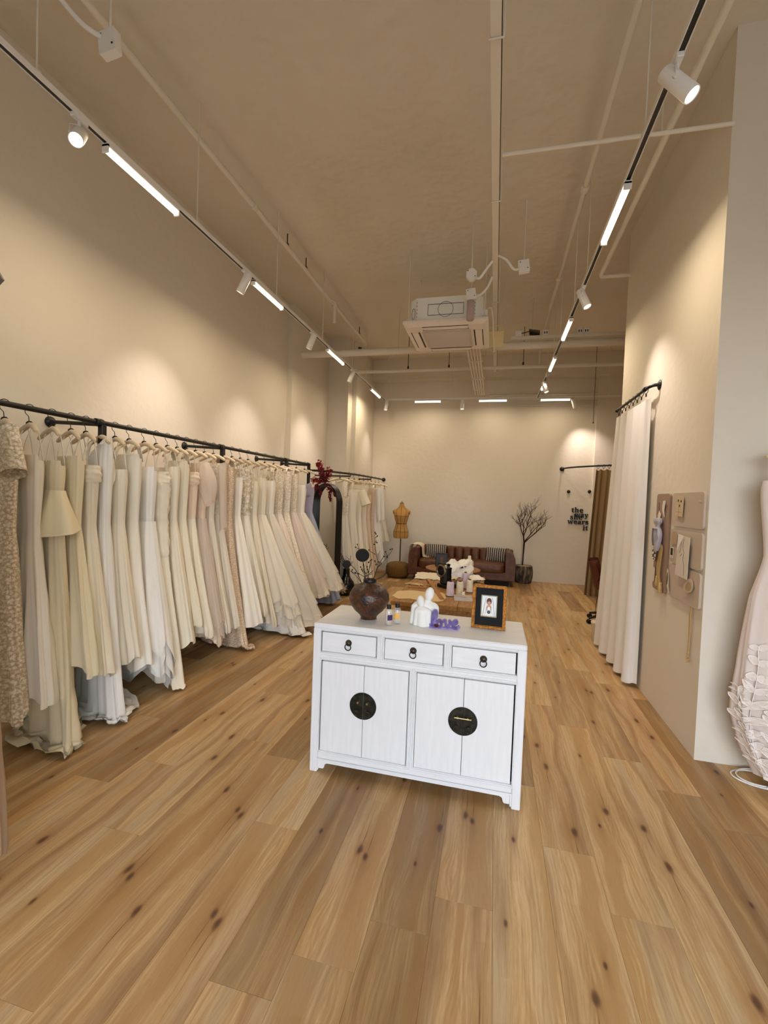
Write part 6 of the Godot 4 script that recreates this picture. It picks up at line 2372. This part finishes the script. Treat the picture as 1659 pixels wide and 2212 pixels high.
func rect(w: float, h: float) -> PackedVector2Array:
	return PackedVector2Array([Vector2(-w / 2, -h / 2), Vector2(w / 2, -h / 2), Vector2(w / 2, h / 2), Vector2(-w / 2, h / 2)])

func pin_boards():
	var felt := tri_tex(mat(Color(0.81, 0.745, 0.675), 0.95), noise_tex(0.2, [[0.3, Color(0.86, 0.85, 0.83)], [0.7, Color(1, 1, 1)]], 256), 6.0)
	var felt2 := tri_tex(mat(Color(0.66, 0.545, 0.47), 0.95), noise_tex(0.2, [[0.3, Color(0.86, 0.85, 0.83)], [0.7, Color(1, 1, 1)]], 256), 6.0)
	var data := [[0.915, 1.657, -3.985, -3.715, felt2, "tall narrow brown felt pin board"], [1.425, 1.658, -3.665, -3.155, felt, "upper beige felt pin board holding one card"], [1.168, 1.402, -3.66, -3.15, felt, "middle beige felt pin board with the long drawing"], [0.924, 1.152, -3.66, -3.15, felt, "lower beige felt pin board above the hanging cord"]]
	for d in data:
		tag(obj("pin_board", wall_slab(d[0], d[1], d[2], d[3], 0.016, 0.028), d[4]), d[5], "pin board")
	var card := Color(0.80, 0.72, 0.58)
	var c := pinned("pinned_card", "curled cream swatch card on the upper pin board", "card", rect(0.115, 0.14), 1.565, -3.50, 0.06, card, 0.024)
	var st := S()
	for q in [[1.605, -3.525], [1.600, -3.475], [1.570, -3.50]]:
		ball(st, Vector3(WALL_R - 0.028, q[0], q[1]), Vector3(0.003, 0.009, 0.007), 8)
	obj("beads", st, mat(Color(0.20, 0.16, 0.13), 0.5), c).set_meta("kind", "stuff")
	st = S()
	for q in [[0.0, 0.020, 0.002, 0.040], [0.0, -0.020, 0.002, 0.040], [0.02, 0.0, 0.042, 0.002], [-0.02, 0.0, 0.042, 0.002]]:
		bx(st, Vector3(WALL_R - 0.0275, 1.525 + q[0], -3.515 + q[1]), Vector3(0.001, q[2], q[3]))
	obj("printed_frame", st, mat(Color(0.55, 0.47, 0.37), 0.8), c)
	pinned("pin", "short white pin stuck in the corner of the upper pin board", "pin", rect(0.03, 0.006), 1.60, -3.205, 0.0, Color(0.88, 0.84, 0.78), 0.017)
	pinned("pinned_card", "tag-shaped beige card on the middle pin board", "card", PackedVector2Array([Vector2(-0.05, -0.045), Vector2(0.05, -0.045), Vector2(0.05, 0.025), Vector2(0.025, 0.048), Vector2(-0.025, 0.048), Vector2(-0.05, 0.025)]), 1.338, -3.58, 0.0, Color(0.70, 0.60, 0.48))
	c = pinned("pinned_card", "small white card with a dark photo on the middle pin board", "card", rect(0.062, 0.075), 1.233, -3.61, 0.0, Color(0.82, 0.78, 0.70))
	st = S()
	bx(st, Vector3(WALL_R - 0.0212, 1.240, -3.61), Vector3(0.001, 0.05, 0.04))
	obj("photo", st, mat(Color(0.13, 0.11, 0.09), 0.6), c)
	c = pinned("pinned_drawing", "long tilted white dress drawing pinned across two boards", "drawing", PackedVector2Array([Vector2(-0.095, -0.135), Vector2(0.105, -0.14), Vector2(0.09, 0.14), Vector2(-0.09, 0.14)]), 1.228, -3.385, 0.06, Color(0.84, 0.80, 0.74), 0.030)
	st = S()
	for pts in [[[0.12, -0.01], [0.06, 0.0], [0.03, -0.02], [-0.02, -0.01], [-0.06, -0.03], [-0.12, -0.035]], [[0.10, 0.03], [0.05, 0.035], [0.02, 0.055]], [[0.02, 0.01], [0.0, 0.04]]]:
		var l := []
		for p in pts:
			l.append(Vector3(WALL_R - 0.0335, 1.228 + p[0], -3.385 - p[1]))
		tube(st, spline(l, 4), 0.0012, 4)
	obj("pencil_line", st, mat(Color(0.42, 0.36, 0.31), 0.8), c).set_meta("kind", "stuff")
	st = S()
	prism(st, PackedVector2Array([Vector2(0.0, 0.14), Vector2(0.09, 0.14), Vector2(0.095, 0.02)]), -0.003, 0.0, Transform3D(Basis(Vector3(0, 0, -1), Vector3.UP, Vector3(1, 0, 0)) * Basis(Vector3.BACK, 0.06), Vector3(WALL_R - 0.0335, 1.228, -3.385)))
	obj("translucent_overlay", st, mat(Color(0.92, 0.89, 0.86), 0.7), c)
	var drop := PackedVector2Array()
	for i in 20:
		var a := TAU * i / 20
		drop.append(Vector2(cos(a) * 0.075 * (1.0 + 0.25 * cos(a - 0.6)), sin(a) * 0.045 * (1.0 + 0.2 * sin(a))))
	c = pinned("fabric_sample", "rounded pale lace sample on the lower pin board", "fabric sample", drop, 1.045, -3.275, -0.35, Color(0.78, 0.70, 0.60), 0.024)
	var d2 := PackedVector2Array()
	for p in drop:
		d2.append(p * 0.6)
	st = S()
	prism(st, d2, -0.0045, -0.002, Transform3D(Basis(Vector3(0, 0, -1), Vector3.UP, Vector3(1, 0, 0)) * Basis(Vector3.BACK, -0.35), Vector3(WALL_R - 0.024, 1.045, -3.275)))
	obj("stitched_patch", st, mat(Color(0.66, 0.57, 0.46), 0.9), c)
	var leaf := PackedVector2Array([Vector2(-0.028, -0.085), Vector2(0.005, -0.055), Vector2(0.026, -0.01), Vector2(0.030, 0.04), Vector2(0.018, 0.085), Vector2(0.004, 0.07), Vector2(-0.012, 0.0)])
	c = pinned("fabric_sample", "leaf-shaped pale sample with a dark oval on the lower pin board", "fabric sample", leaf, 1.027, -3.635, 0.0, Color(0.84, 0.80, 0.72), 0.026)
	st = S()
	ball(st, Vector3(WALL_R - 0.030, 1.04, -3.642), Vector3(0.002, 0.05, 0.011), 10)
	obj("oval", st, mat(Color(0.22, 0.18, 0.14), 0.7), c)
	# samples on the tall board
	pinned("fabric_sample", "curved white feather-shaped sample at the top of the tall pin board", "fabric sample", PackedVector2Array([Vector2(-0.03, 0.06), Vector2(0.015, 0.058), Vector2(0.03, 0.02), Vector2(0.022, -0.02), Vector2(-0.022, -0.065), Vector2(-0.008, -0.01)]), 1.545, -3.80, 0.0, Color(0.86, 0.83, 0.77), 0.024)
	pinned("fabric_sample", "small grey swatch at the edge of the tall pin board", "fabric sample", rect(0.04, 0.07), 1.555, -3.945, 0.0, Color(0.55, 0.50, 0.46))
	pinned("fabric_sample", "small looped white sample below the grey swatch", "fabric sample", PackedVector2Array([Vector2(-0.03, 0.03), Vector2(0.01, 0.05), Vector2(0.032, 0.01), Vector2(0.015, -0.045), Vector2(-0.005, -0.01), Vector2(-0.02, -0.05)]), 1.475, -3.895, 0.1, Color(0.85, 0.80, 0.72), 0.022)
	var bag := thing("sample_bag", "clear bag of grey and white ribbons gathered at its neck on the tall pin board", "bag", Vector3(WALL_R - 0.016, 1.36, -3.845))
	st = S()
	var rows := []
	for i in 14:
		var v := i / 13.0
		var ring := PackedVector3Array()
		for j in 18:
			var q := TAU * j / 18
			var r: float = [0.055, 0.06, 0.05, 0.024, 0.045, 0.06, 0.066, 0.066, 0.064, 0.06, 0.055, 0.05, 0.042, 0.03][i]
			ring.append(Vector3(-0.030 + cos(q) * r * 0.45, 0.11 - v * 0.25, sin(q) * r * (1.0 + 0.08 * cos(6 * q))))
		rows.append(ring)
	rings(st, rows, true, true)
	obj("wrap", st, mat(Color(0.74, 0.72, 0.74), 0.4), bag)
	st = S()
	for i in 7:
		var z := -0.045 + i * 0.015
		tube(st, spline([Vector3(-0.058 + absf(z) * 0.2, 0.03, z), Vector3(-0.064 + absf(z) * 0.4, -0.04, z * 1.2), Vector3(-0.056 + absf(z) * 0.4, -0.10, z * 0.8)], 4), 0.0035, 5)
	obj("ribbons", st, mat(Color(0.40, 0.38, 0.42), 0.6), bag).set_meta("kind", "stuff")
	c = pinned("fabric_sample", "white beaded lace strip hanging over the tall board's edge", "fabric sample", PackedVector2Array([Vector2(-0.045, 0.10), Vector2(0.025, 0.095), Vector2(0.03, 0.05), Vector2(0.04, 0.03), Vector2(0.045, -0.09), Vector2(0.01, -0.095), Vector2(-0.02, -0.07), Vector2(-0.035, 0.0)]), 1.225, -3.925, 0.0, Color(0.88, 0.85, 0.80), 0.03)
	st = S()
	var g := RandomNumberGenerator.new()
	g.seed = 3
	for i in 26:
		ball(st, Vector3(WALL_R - 0.035, 1.225 + g.randf_range(-0.08, 0.02), -3.925 + g.randf_range(-0.03, 0.03)), Vector3.ONE * 0.005, 6)
	obj("beads", st, mat(Color(0.12, 0.10, 0.09), 0.5), c).set_meta("kind", "stuff")
	st = S()
	for k in 3:
		tube(st, spline([Vector3(WALL_R - 0.026, 1.275 - 0.01 * k, -3.80 + 0.012 * k), Vector3(WALL_R - 0.032, 1.13, -3.84 + 0.026 * k), Vector3(WALL_R - 0.032, 1.03, -3.835 + 0.02 * k), Vector3(WALL_R - 0.030, 0.935, -3.81 + 0.03 * k)], 6), 0.006, 6)
	var cord := thing("cord_bundle", "bundle of yellowish twisted cords with tassels on the tall pin board", "cord")
	obj("cords", st, cloth(Color(0.72, 0.60, 0.36), 0.9), cord)
	for k in 2:
		st = S()
		lathe(st, [Vector2(0.004, 0.03), Vector2(0.012, 0.025), Vector2(0.010, 0.016), Vector2(0.013, 0.0), Vector2(0.016, -0.05), Vector2(0, -0.052)], 12, Vector3(WALL_R - 0.032, [1.00, 0.96][k], [-3.84, -3.765][k]))
		obj("tassel", st, cloth(Color(0.78, 0.66, 0.44), 0.9), cord)
	pinned("fabric_sample", "narrow rounded white swatch at the bottom of the tall pin board", "fabric sample", round_rect(0.042, 0.115, 0.018), 1.025, -3.94, 0.0, Color(0.84, 0.80, 0.74), 0.024)
	# cord hanging under the boards
	var hc := thing("straw_rope", "long doubled straw-coloured cord hanging below the lower pin board", "cord")
	for k in 2:
		st = S()
		tube(st, spline([Vector3(WALL_R - 0.008, 0.93, -3.272 + 0.016 * k), Vector3(WALL_R - 0.012, 0.86, -3.275 + 0.018 * k), Vector3(WALL_R - 0.010, 0.72, -3.272 + 0.012 * k), Vector3(WALL_R - 0.010, 0.62, -3.275 + 0.006 * k)], 5), 0.0045, 6)
		obj("strand", st, cloth(Color(0.76, 0.63, 0.42), 0.9), hc)
	st = S()
	var pts := []
	for i in 14:
		pts.append(Vector3(WALL_R - 0.010 - 0.004 * (i % 2), 0.625 - i * 0.005, -3.272 + 0.008 * sin(i * 1.7)))
	tube(st, pts, 0.006, 6)
	obj("knotted_end", st, cloth(Color(0.76, 0.63, 0.42), 0.9), hc)

func curtain(top: Array, bottom: Array, y0: float, y1: float, folds: int, amp: float, m: Material, called: String, label: String) -> Node3D:
	var t := thing(called, label, "curtain")
	var st := S()
	var a := spline(top, 24)
	var b := spline(bottom, 24)
	var rows := []
	var n := folds * 12
	for i in 41:
		var v := i / 40.0
		var ring := PackedVector3Array()
		for j in n + 1:
			var u := float(j) / n
			var k := u * (a.size() - 1)
			var i0 := mini(int(k), a.size() - 2)
			var p: Vector3 = a[i0].lerp(a[i0 + 1], k - i0).lerp(b[i0].lerp(b[i0 + 1], k - i0), v)
			var tg: Vector3 = (b[i0 + 1] - b[i0]).normalized()
			var nn := tg.cross(Vector3.UP)
			var ph := u * folds * TAU
			var am := amp * (0.55 + 0.45 * v) * (0.75 + 0.25 * sin(u * 9.0 + 1.0))
			p += nn * am * (cos(ph) + 0.25 * cos(2 * ph + 0.8 + v)) + tg * am * 0.35 * sin(2 * ph)
			p.y = lerpf(y0 - 0.02 * absf(sin(ph / 2)), y1 + 0.008 * cos(ph), v)
			ring.append(p)
		rows.append(ring)
	# double it to give the cloth thickness
	rings(st, rows, false)
	obj("cloth", st, m, t)
	return t

func white_curtain():
	var Y := 2.54
	var t := thing("curtain_rail", "curved black curtain rail with rings on the partition wall", "curtain rail")
	var st := S()
	tube(st, spline([Vector3(WALL_R, Y + 0.01, -4.12), Vector3(1.225, Y + 0.01, -4.13), Vector3(1.195, Y + 0.004, -4.20), Vector3(1.19, Y, -4.5), Vector3(1.19, Y, -4.8), Vector3(1.185, Y - 0.005, -5.10)], 6), 0.0135, 10)
	obj("rod", st, M.black, t)
	st = S()
	lathe(st, [Vector2(0, 0.014), Vector2(0.03, 0.012), Vector2(0.042, 0.004), Vector2(0.042, 0.0)], 20, Vector3(WALL_R, Y + 0.01, -4.12), Basis(Vector3.BACK, PI / 2))
	obj("wall_flange", st, M.black, t)
	st = S()
	ball(st, Vector3(1.185, Y - 0.005, -5.11), Vector3.ONE * 0.02, 12)
	obj("end_knob", st, M.black, t)
	st = S()
	lathe(st, [Vector2(0.017, -0.025), Vector2(0.019, -0.025), Vector2(0.019, 0.025), Vector2(0.017, 0.025)], 14, Vector3(1.19, Y + 0.003, -4.25), Basis(Vector3.RIGHT, PI / 2))
	obj("coupling", st, M.black, t)
	var c := curtain([Vector3(1.205, 0, -4.19), Vector3(1.19, 0, -4.5), Vector3(1.185, 0, -4.8), Vector3(1.18, 0, -5.06)], [Vector3(1.20, 0, -4.19), Vector3(1.16, 0, -4.55), Vector3(1.165, 0, -5.0), Vector3(1.165, 0, -5.42)], Y - 0.075, 0.035, 5, 0.042, cloth(Color(0.92, 0.90, 0.87), 0.85, 0.2, 0.15), "curtain", "white floor-length curtain hanging on the curved rail by the pin boards")
	for i in 8:
		var z := lerpf(-4.20, -5.05, i / 7.0)
		st = S()
		var ring := []
		for k in 21:
			ring.append(Vector3(1.19 + 0.006 * sin(TAU * k / 20.0), Y - 0.012 + cos(TAU * k / 20.0) * 0.030, z + sin(TAU * k / 20.0) * 0.030))
		tube(st, ring, 0.003, 6, false)
		obj("ring", st, M.black, t)
		st = S()
		bx(st, Vector3(1.19, Y - 0.055, z), Vector3(0.010, 0.026, 0.012), 0.002)
		obj("clip", st, M.black, t)

func brown_curtain():
	var Y := 2.23
	var t := thing("curtain_rail", "curved black curtain rail fixed to the back wall", "curtain rail")
	var st := S()
	tube(st, spline([Vector3(1.24, Y, WALL_B), Vector3(1.26, Y, -9.12), Vector3(1.34, Y, -8.88), Vector3(1.5, Y, -8.63), Vector3(1.75, Y, -8.36), Vector3(2.1, Y, -8.17), Vector3(3.2, Y, -8.05)], 8), 0.015, 10)
	obj("rod", st, M.black, t)
	st = S()
	lathe(st, [Vector2(0, 0.03), Vector2(0.03, 0.026), Vector2(0.042, 0.012), Vector2(0.044, 0.0)], 20, Vector3(1.24, Y, WALL_B), Basis(Vector3.RIGHT, PI / 2))
	obj("wall_flange", st, M.black, t)
	curtain([Vector3(1.68, 0, -8.43), Vector3(1.85, 0, -8.29), Vector3(2.05, 0, -8.19), Vector3(2.3, 0, -8.14)], [Vector3(1.545, 0, -8.22), Vector3(1.72, 0, -8.16), Vector3(1.95, 0, -8.12), Vector3(2.3, 0, -8.12)], Y - 0.06, 0.02, 7, 0.040, cloth(Color(0.54, 0.44, 0.30), 0.9, 0.2, 0.2), "curtain", "brown floor-length curtain hanging on the back wall's curved rail")
	for i in 7:
		var u := i / 6.0
		var p := Vector3(lerpf(1.70, 2.15, u), Y - 0.01, lerpf(-8.41, -8.155, pow(u, 0.75)))
		st = S()
		var ring := []
		for k in 17:
			ring.append(p + Vector3(cos(TAU * k / 16.0) * 0.018, sin(TAU * k / 16.0) * 0.030, cos(TAU * k / 16.0) * 0.022))
		tube(st, ring, 0.0028, 5, false)
		obj("ring", st, M.black, t)
		st = S()
		tube(st, [p + Vector3(0, -0.03, 0), p + Vector3(0, -0.055, 0)], 0.004, 6)
		obj("clip", st, M.black, t)

func lettering():
	var t := thing("wall_lettering", "black raised letters on the back wall reading the way she wears it", "lettering", Vector3(0, 0, WALL_B))
	var f := SystemFont.new()
	f.font_names = PackedStringArray(["Droid Serif"])
	f.font_weight = 700
	var ink := mat(Color(0.03, 0.035, 0.04), 0.5)
	for w in [["the", 1.552, 1.398, 0.21], ["way", 1.63, 1.312, 0.245], ["she", 1.538, 1.262, 0.215], ["wears", 1.572, 1.174, 0.38], ["it", 1.71, 1.062, 0.09]]:
		var tm := TextMesh.new()
		tm.text = w[0]
		tm.font = f
		tm.font_size = 64
		tm.pixel_size = 0.0029
		tm.depth = 0.022
		tm.horizontal_alignment = HORIZONTAL_ALIGNMENT_CENTER
		tm.vertical_alignment = VERTICAL_ALIGNMENT_BOTTOM
		var o := MeshInstance3D.new()
		o.mesh = tm
		o.material_override = ink
		o.name = "word_" + String(w[0])
		t.add_child(o, true)
		var bb := tm.get_aabb()
		var s: float = w[3] / maxf(bb.size.x, 0.01)
		o.scale = Vector3(s, s, 1)
		# put the baseline of the small letters on the measured line
		var low := bb.position.y if w[0] != "way" else bb.position.y + bb.size.y * 0.30
		o.position = Vector3(w[1] - (bb.position.x + bb.size.x / 2) * s, w[2] - low * s, 0.012)

func chairs_and_bin():
	var shell := tri_tex(mat(Color(0.34, 0.15, 0.07), 0.5), null, 4.0, noise_tex(0.09, [], 256, FastNoiseLite.TYPE_CELLULAR, true, 4.0), 0.2)
	for k in 2:
		var at := [Vector3(1.53, 0, -6.45), Vector3(1.75, 0, -5.62)][k] as Vector3
		var t := thing("office_chair", ["brown bucket office chair on castors beyond the white curtain", "brown bucket office chair on castors hidden behind the white curtain"][k], "chair", at, [1.35, 2.2][k])
		var st := S()
		var rows := []
		# bucket: a bent sheet, seat then back, with raised sides
		for i in 25:
			var v := i / 24.0
			var ring := PackedVector3Array()
			for j in 21:
				var u := j / 20.0 * 2.0 - 1.0
				var y := 0.42 + 0.02 * (1.0 - v) + 0.42 * smoothstep(0.42, 1.0, v)
				var z := lerpf(0.24, -0.18, minf(v / 0.55, 1.0)) - 0.09 * smoothstep(0.5, 1.0, v)
				var w := 0.25 - 0.05 * smoothstep(0.75, 1.0, v) * v
				var up := 0.16 * pow(absf(u), 3.0) * smoothstep(0.0, 0.4, v)
				ring.append(Vector3(u * w * (1.0 - 0.08 * absf(u)), y + up * (1.0 - smoothstep(0.4, 0.9, v)), z + 0.10 * pow(absf(u), 2.2) * smoothstep(0.3, 0.8, v)))
			rows.append(ring)
		var back := []
		for r in rows:
			var ring := PackedVector3Array()
			for p in r:
				ring.append(p + Vector3(0, -0.022, -0.018))
			back.append(ring)
		rings(st, rows, false)
		back.reverse()
		rings(st, back, false)
		obj("shell", st, shell, t)
		st = S()
		cyl(st, Vector3(0, 0.10, 0), Vector3(0, 0.41, 0), 0.022, 12)
		obj("gas_column", st, M.black, t)
		for i in 5:
			var a := TAU * i / 5 + 0.3
			var d := Vector3(cos(a), 0, sin(a))
			st = S()
			tube(st, [Vector3(0, 0.12, 0), d * 0.15 + Vector3(0, 0.105, 0), d * 0.29 + Vector3(0, 0.07, 0)], [0.026, 0.02, 0.014], 8)
			var leg := obj("leg", st, M.black, t)
			st = S()
			cyl(st, d * 0.29 + Vector3(0, 0.028, 0) - d.cross(Vector3.UP) * 0.02, d * 0.29 + Vector3(0, 0.028, 0) + d.cross(Vector3.UP) * 0.02, 0.028, 14)
			obj("castor", st, M.black_soft, leg)
		st = S()
		tube(st, spline([Vector3(0.10, 0.40, 0.02), Vector3(0.24, 0.39, 0.05), Vector3(0.28, 0.385, 0.06)], 4), 0.006, 6)
		obj("lever", st, M.black, t)
	var t := thing("waste_bin", "small white lidded bin half behind the white curtain", "bin", Vector3(1.245, 0, -5.56))
	var st := S()
	lathe(st, [Vector2(0, 0.0), Vector2(0.085, 0.0), Vector2(0.092, 0.01), Vector2(0.105, 0.19), Vector2(0.105, 0.20)], 28)
	obj("bucket", st, mat(Color(0.80, 0.74, 0.66), 0.5), t)
	st = S()
	lathe(st, [Vector2(0.110, 0.198), Vector2(0.112, 0.21), Vector2(0.10, 0.222), Vector2(0, 0.228)], 28)
	obj("lid", st, mat(Color(0.86, 0.80, 0.72), 0.5), t)
	st = S()
	tube(st, spline([Vector3(1.36, 0.45, -6.30), Vector3(1.33, 0.25, -6.28), Vector3(1.335, 0.1, -6.25), Vector3(1.40, 0.008, -6.2), Vector3(1.6, 0.008, -6.1)], 6), 0.004, 6)
	tag(obj("power_cable", st, M.black), "thin black cable hanging beside the brown office chair", "cable")

func lace_gown_and_cable():
	var st := S()
	tube(st, [Vector3(1.635, 2.0, -3.127), Vector3(1.635, 2.0, -2.95), Vector3(1.635, 2.012, -2.90)], 0.008, 8)
	lathe(st, [Vector2(0, 0.01), Vector2(0.02, 0.009), Vector2(0.022, 0)], 14, Vector3(1.635, 2.0, -3.127), Basis(Vector3.RIGHT, PI / 2))
	tag(obj("wall_hook", st, M.black), "black wall hook carrying the leaf-embroidered gown", "hook")
	var d := {top = 1.72, hem = 0.05, skirt_rows = [[1.07, 0.225, 0.07, 0.0], [0.75, 0.255, 0.09, 0.0], [0.43, 0.27, 0.11, 0.0], [0.20, 0.22, 0.12, 0.02], [0.05, 0.15, 0.12, 0.03]], overlay = "mist", overlay_up = 0.05, fabric = "petal", skirt = "petal", a_top = 0.20, a_waist = 0.17, a_hem = 0.31, b_hem = 0.13, flare = 0.75, style = ["wide"], n = 11.0, fold = 0.016, shift = 0.0}
	M.petal = cloth(Color(0.86, 0.80, 0.76), 0.9)
	M.mist = sheer(Color(0.90, 0.84, 0.80), 0.5)
	var t: Node3D = gown(d, Vector3(1.635, 2.0, -2.93), 0.05, "leaf-embroidered gown", "pale sheer gown with white embroidered leaf sprays beside the partition wall", "gowns on the wall hook")
	# embroidered sprays on its front
	var g := RandomNumberGenerator.new()
	g.seed = 12
	st = S()
	var fill := S()
	# a point on the skirt: angle, height and a short way off the cloth
	var on := func(th: float, y: float, off: float) -> Vector3:
		return gown_point(d, th, y) + Vector3(cos(th) / 0.26, 0, sin(th) / 0.11).normalized() * off
	var leaf := func(th: float, y: float, dir: Vector2, ln: float, wd: float):
		var side := dir.orthogonal()
		var pts := []
		for i in 15:
			var a := TAU * i / 14.0
			var q: Vector2 = dir * (ln * 0.5 * (1.0 - cos(a))) + side * sin(a) * wd * (0.75 + 0.25 * cos(a))
			var loc := Vector2(0.26 * sin(th), 0.12 * cos(th)).length()
			pts.append(on.call(th + q.x / maxf(loc, 0.13), maxf(y + q.y, 0.06), 0.009))
		tube(st, pts, 0.0030, 4, false)
		fill.set_smooth_group(-1)
		var mid := Vector3.ZERO
		for i in 14:
			mid += pts[i] / 14.0
		for i in 14:
			tri(fill, mid, pts[i], pts[i + 1])
	for k in 4:
		var th0: float = [2.55, 2.05, 1.5, 2.95][k]
		var y: float = [0.80, 0.62, 0.78, 0.55][k]
		var stem := []
		while y > 0.08:
			var th := th0 + 0.12 * sin(y * 7.0 + k)
			stem.append(on.call(th, y, 0.009))
			for s in [-1.0, 1.0]:
				var dir := Vector2(s * g.randf_range(0.6, 1.0), g.randf_range(0.0, 0.8)).normalized()
				leaf.call(th, y, dir, g.randf_range(0.06, 0.10) * (1.25 - y * 0.5), g.randf_range(0.018, 0.030))
			y -= 0.08
		if stem.size() > 1:
			tube(st, stem, 0.0030, 4)
	obj("embroidered_leaves", st, mat(Color(0.95, 0.92, 0.89), 0.8), t).set_meta("kind", "stuff")
	obj("leaf_fill", fill, mat(Color(0.89, 0.84, 0.80), 0.85), t).set_meta("kind", "stuff")
	# white cable loops on the floor
	st = S()
	var pts := []
	for i in 44:
		var a := i * 0.33
		pts.append(Vector3(1.55 + cos(a) * (0.12 + 0.02 * sin(a * 0.37)), 0.006 + 0.0007 * i * 0.3, -3.0 + sin(a) * (0.085 + 0.01 * cos(a * 0.5))))
	pts.append(Vector3(1.80, 0.006, -2.85))
	pts.append(Vector3(2.2, 0.006, -2.75))
	tube(st, spline(pts, 2), 0.0048, 6)
	tag(obj("floor_cable", st, M.white_metal), "white cable coiled on the floor under the leaf-embroidered gown", "cable")
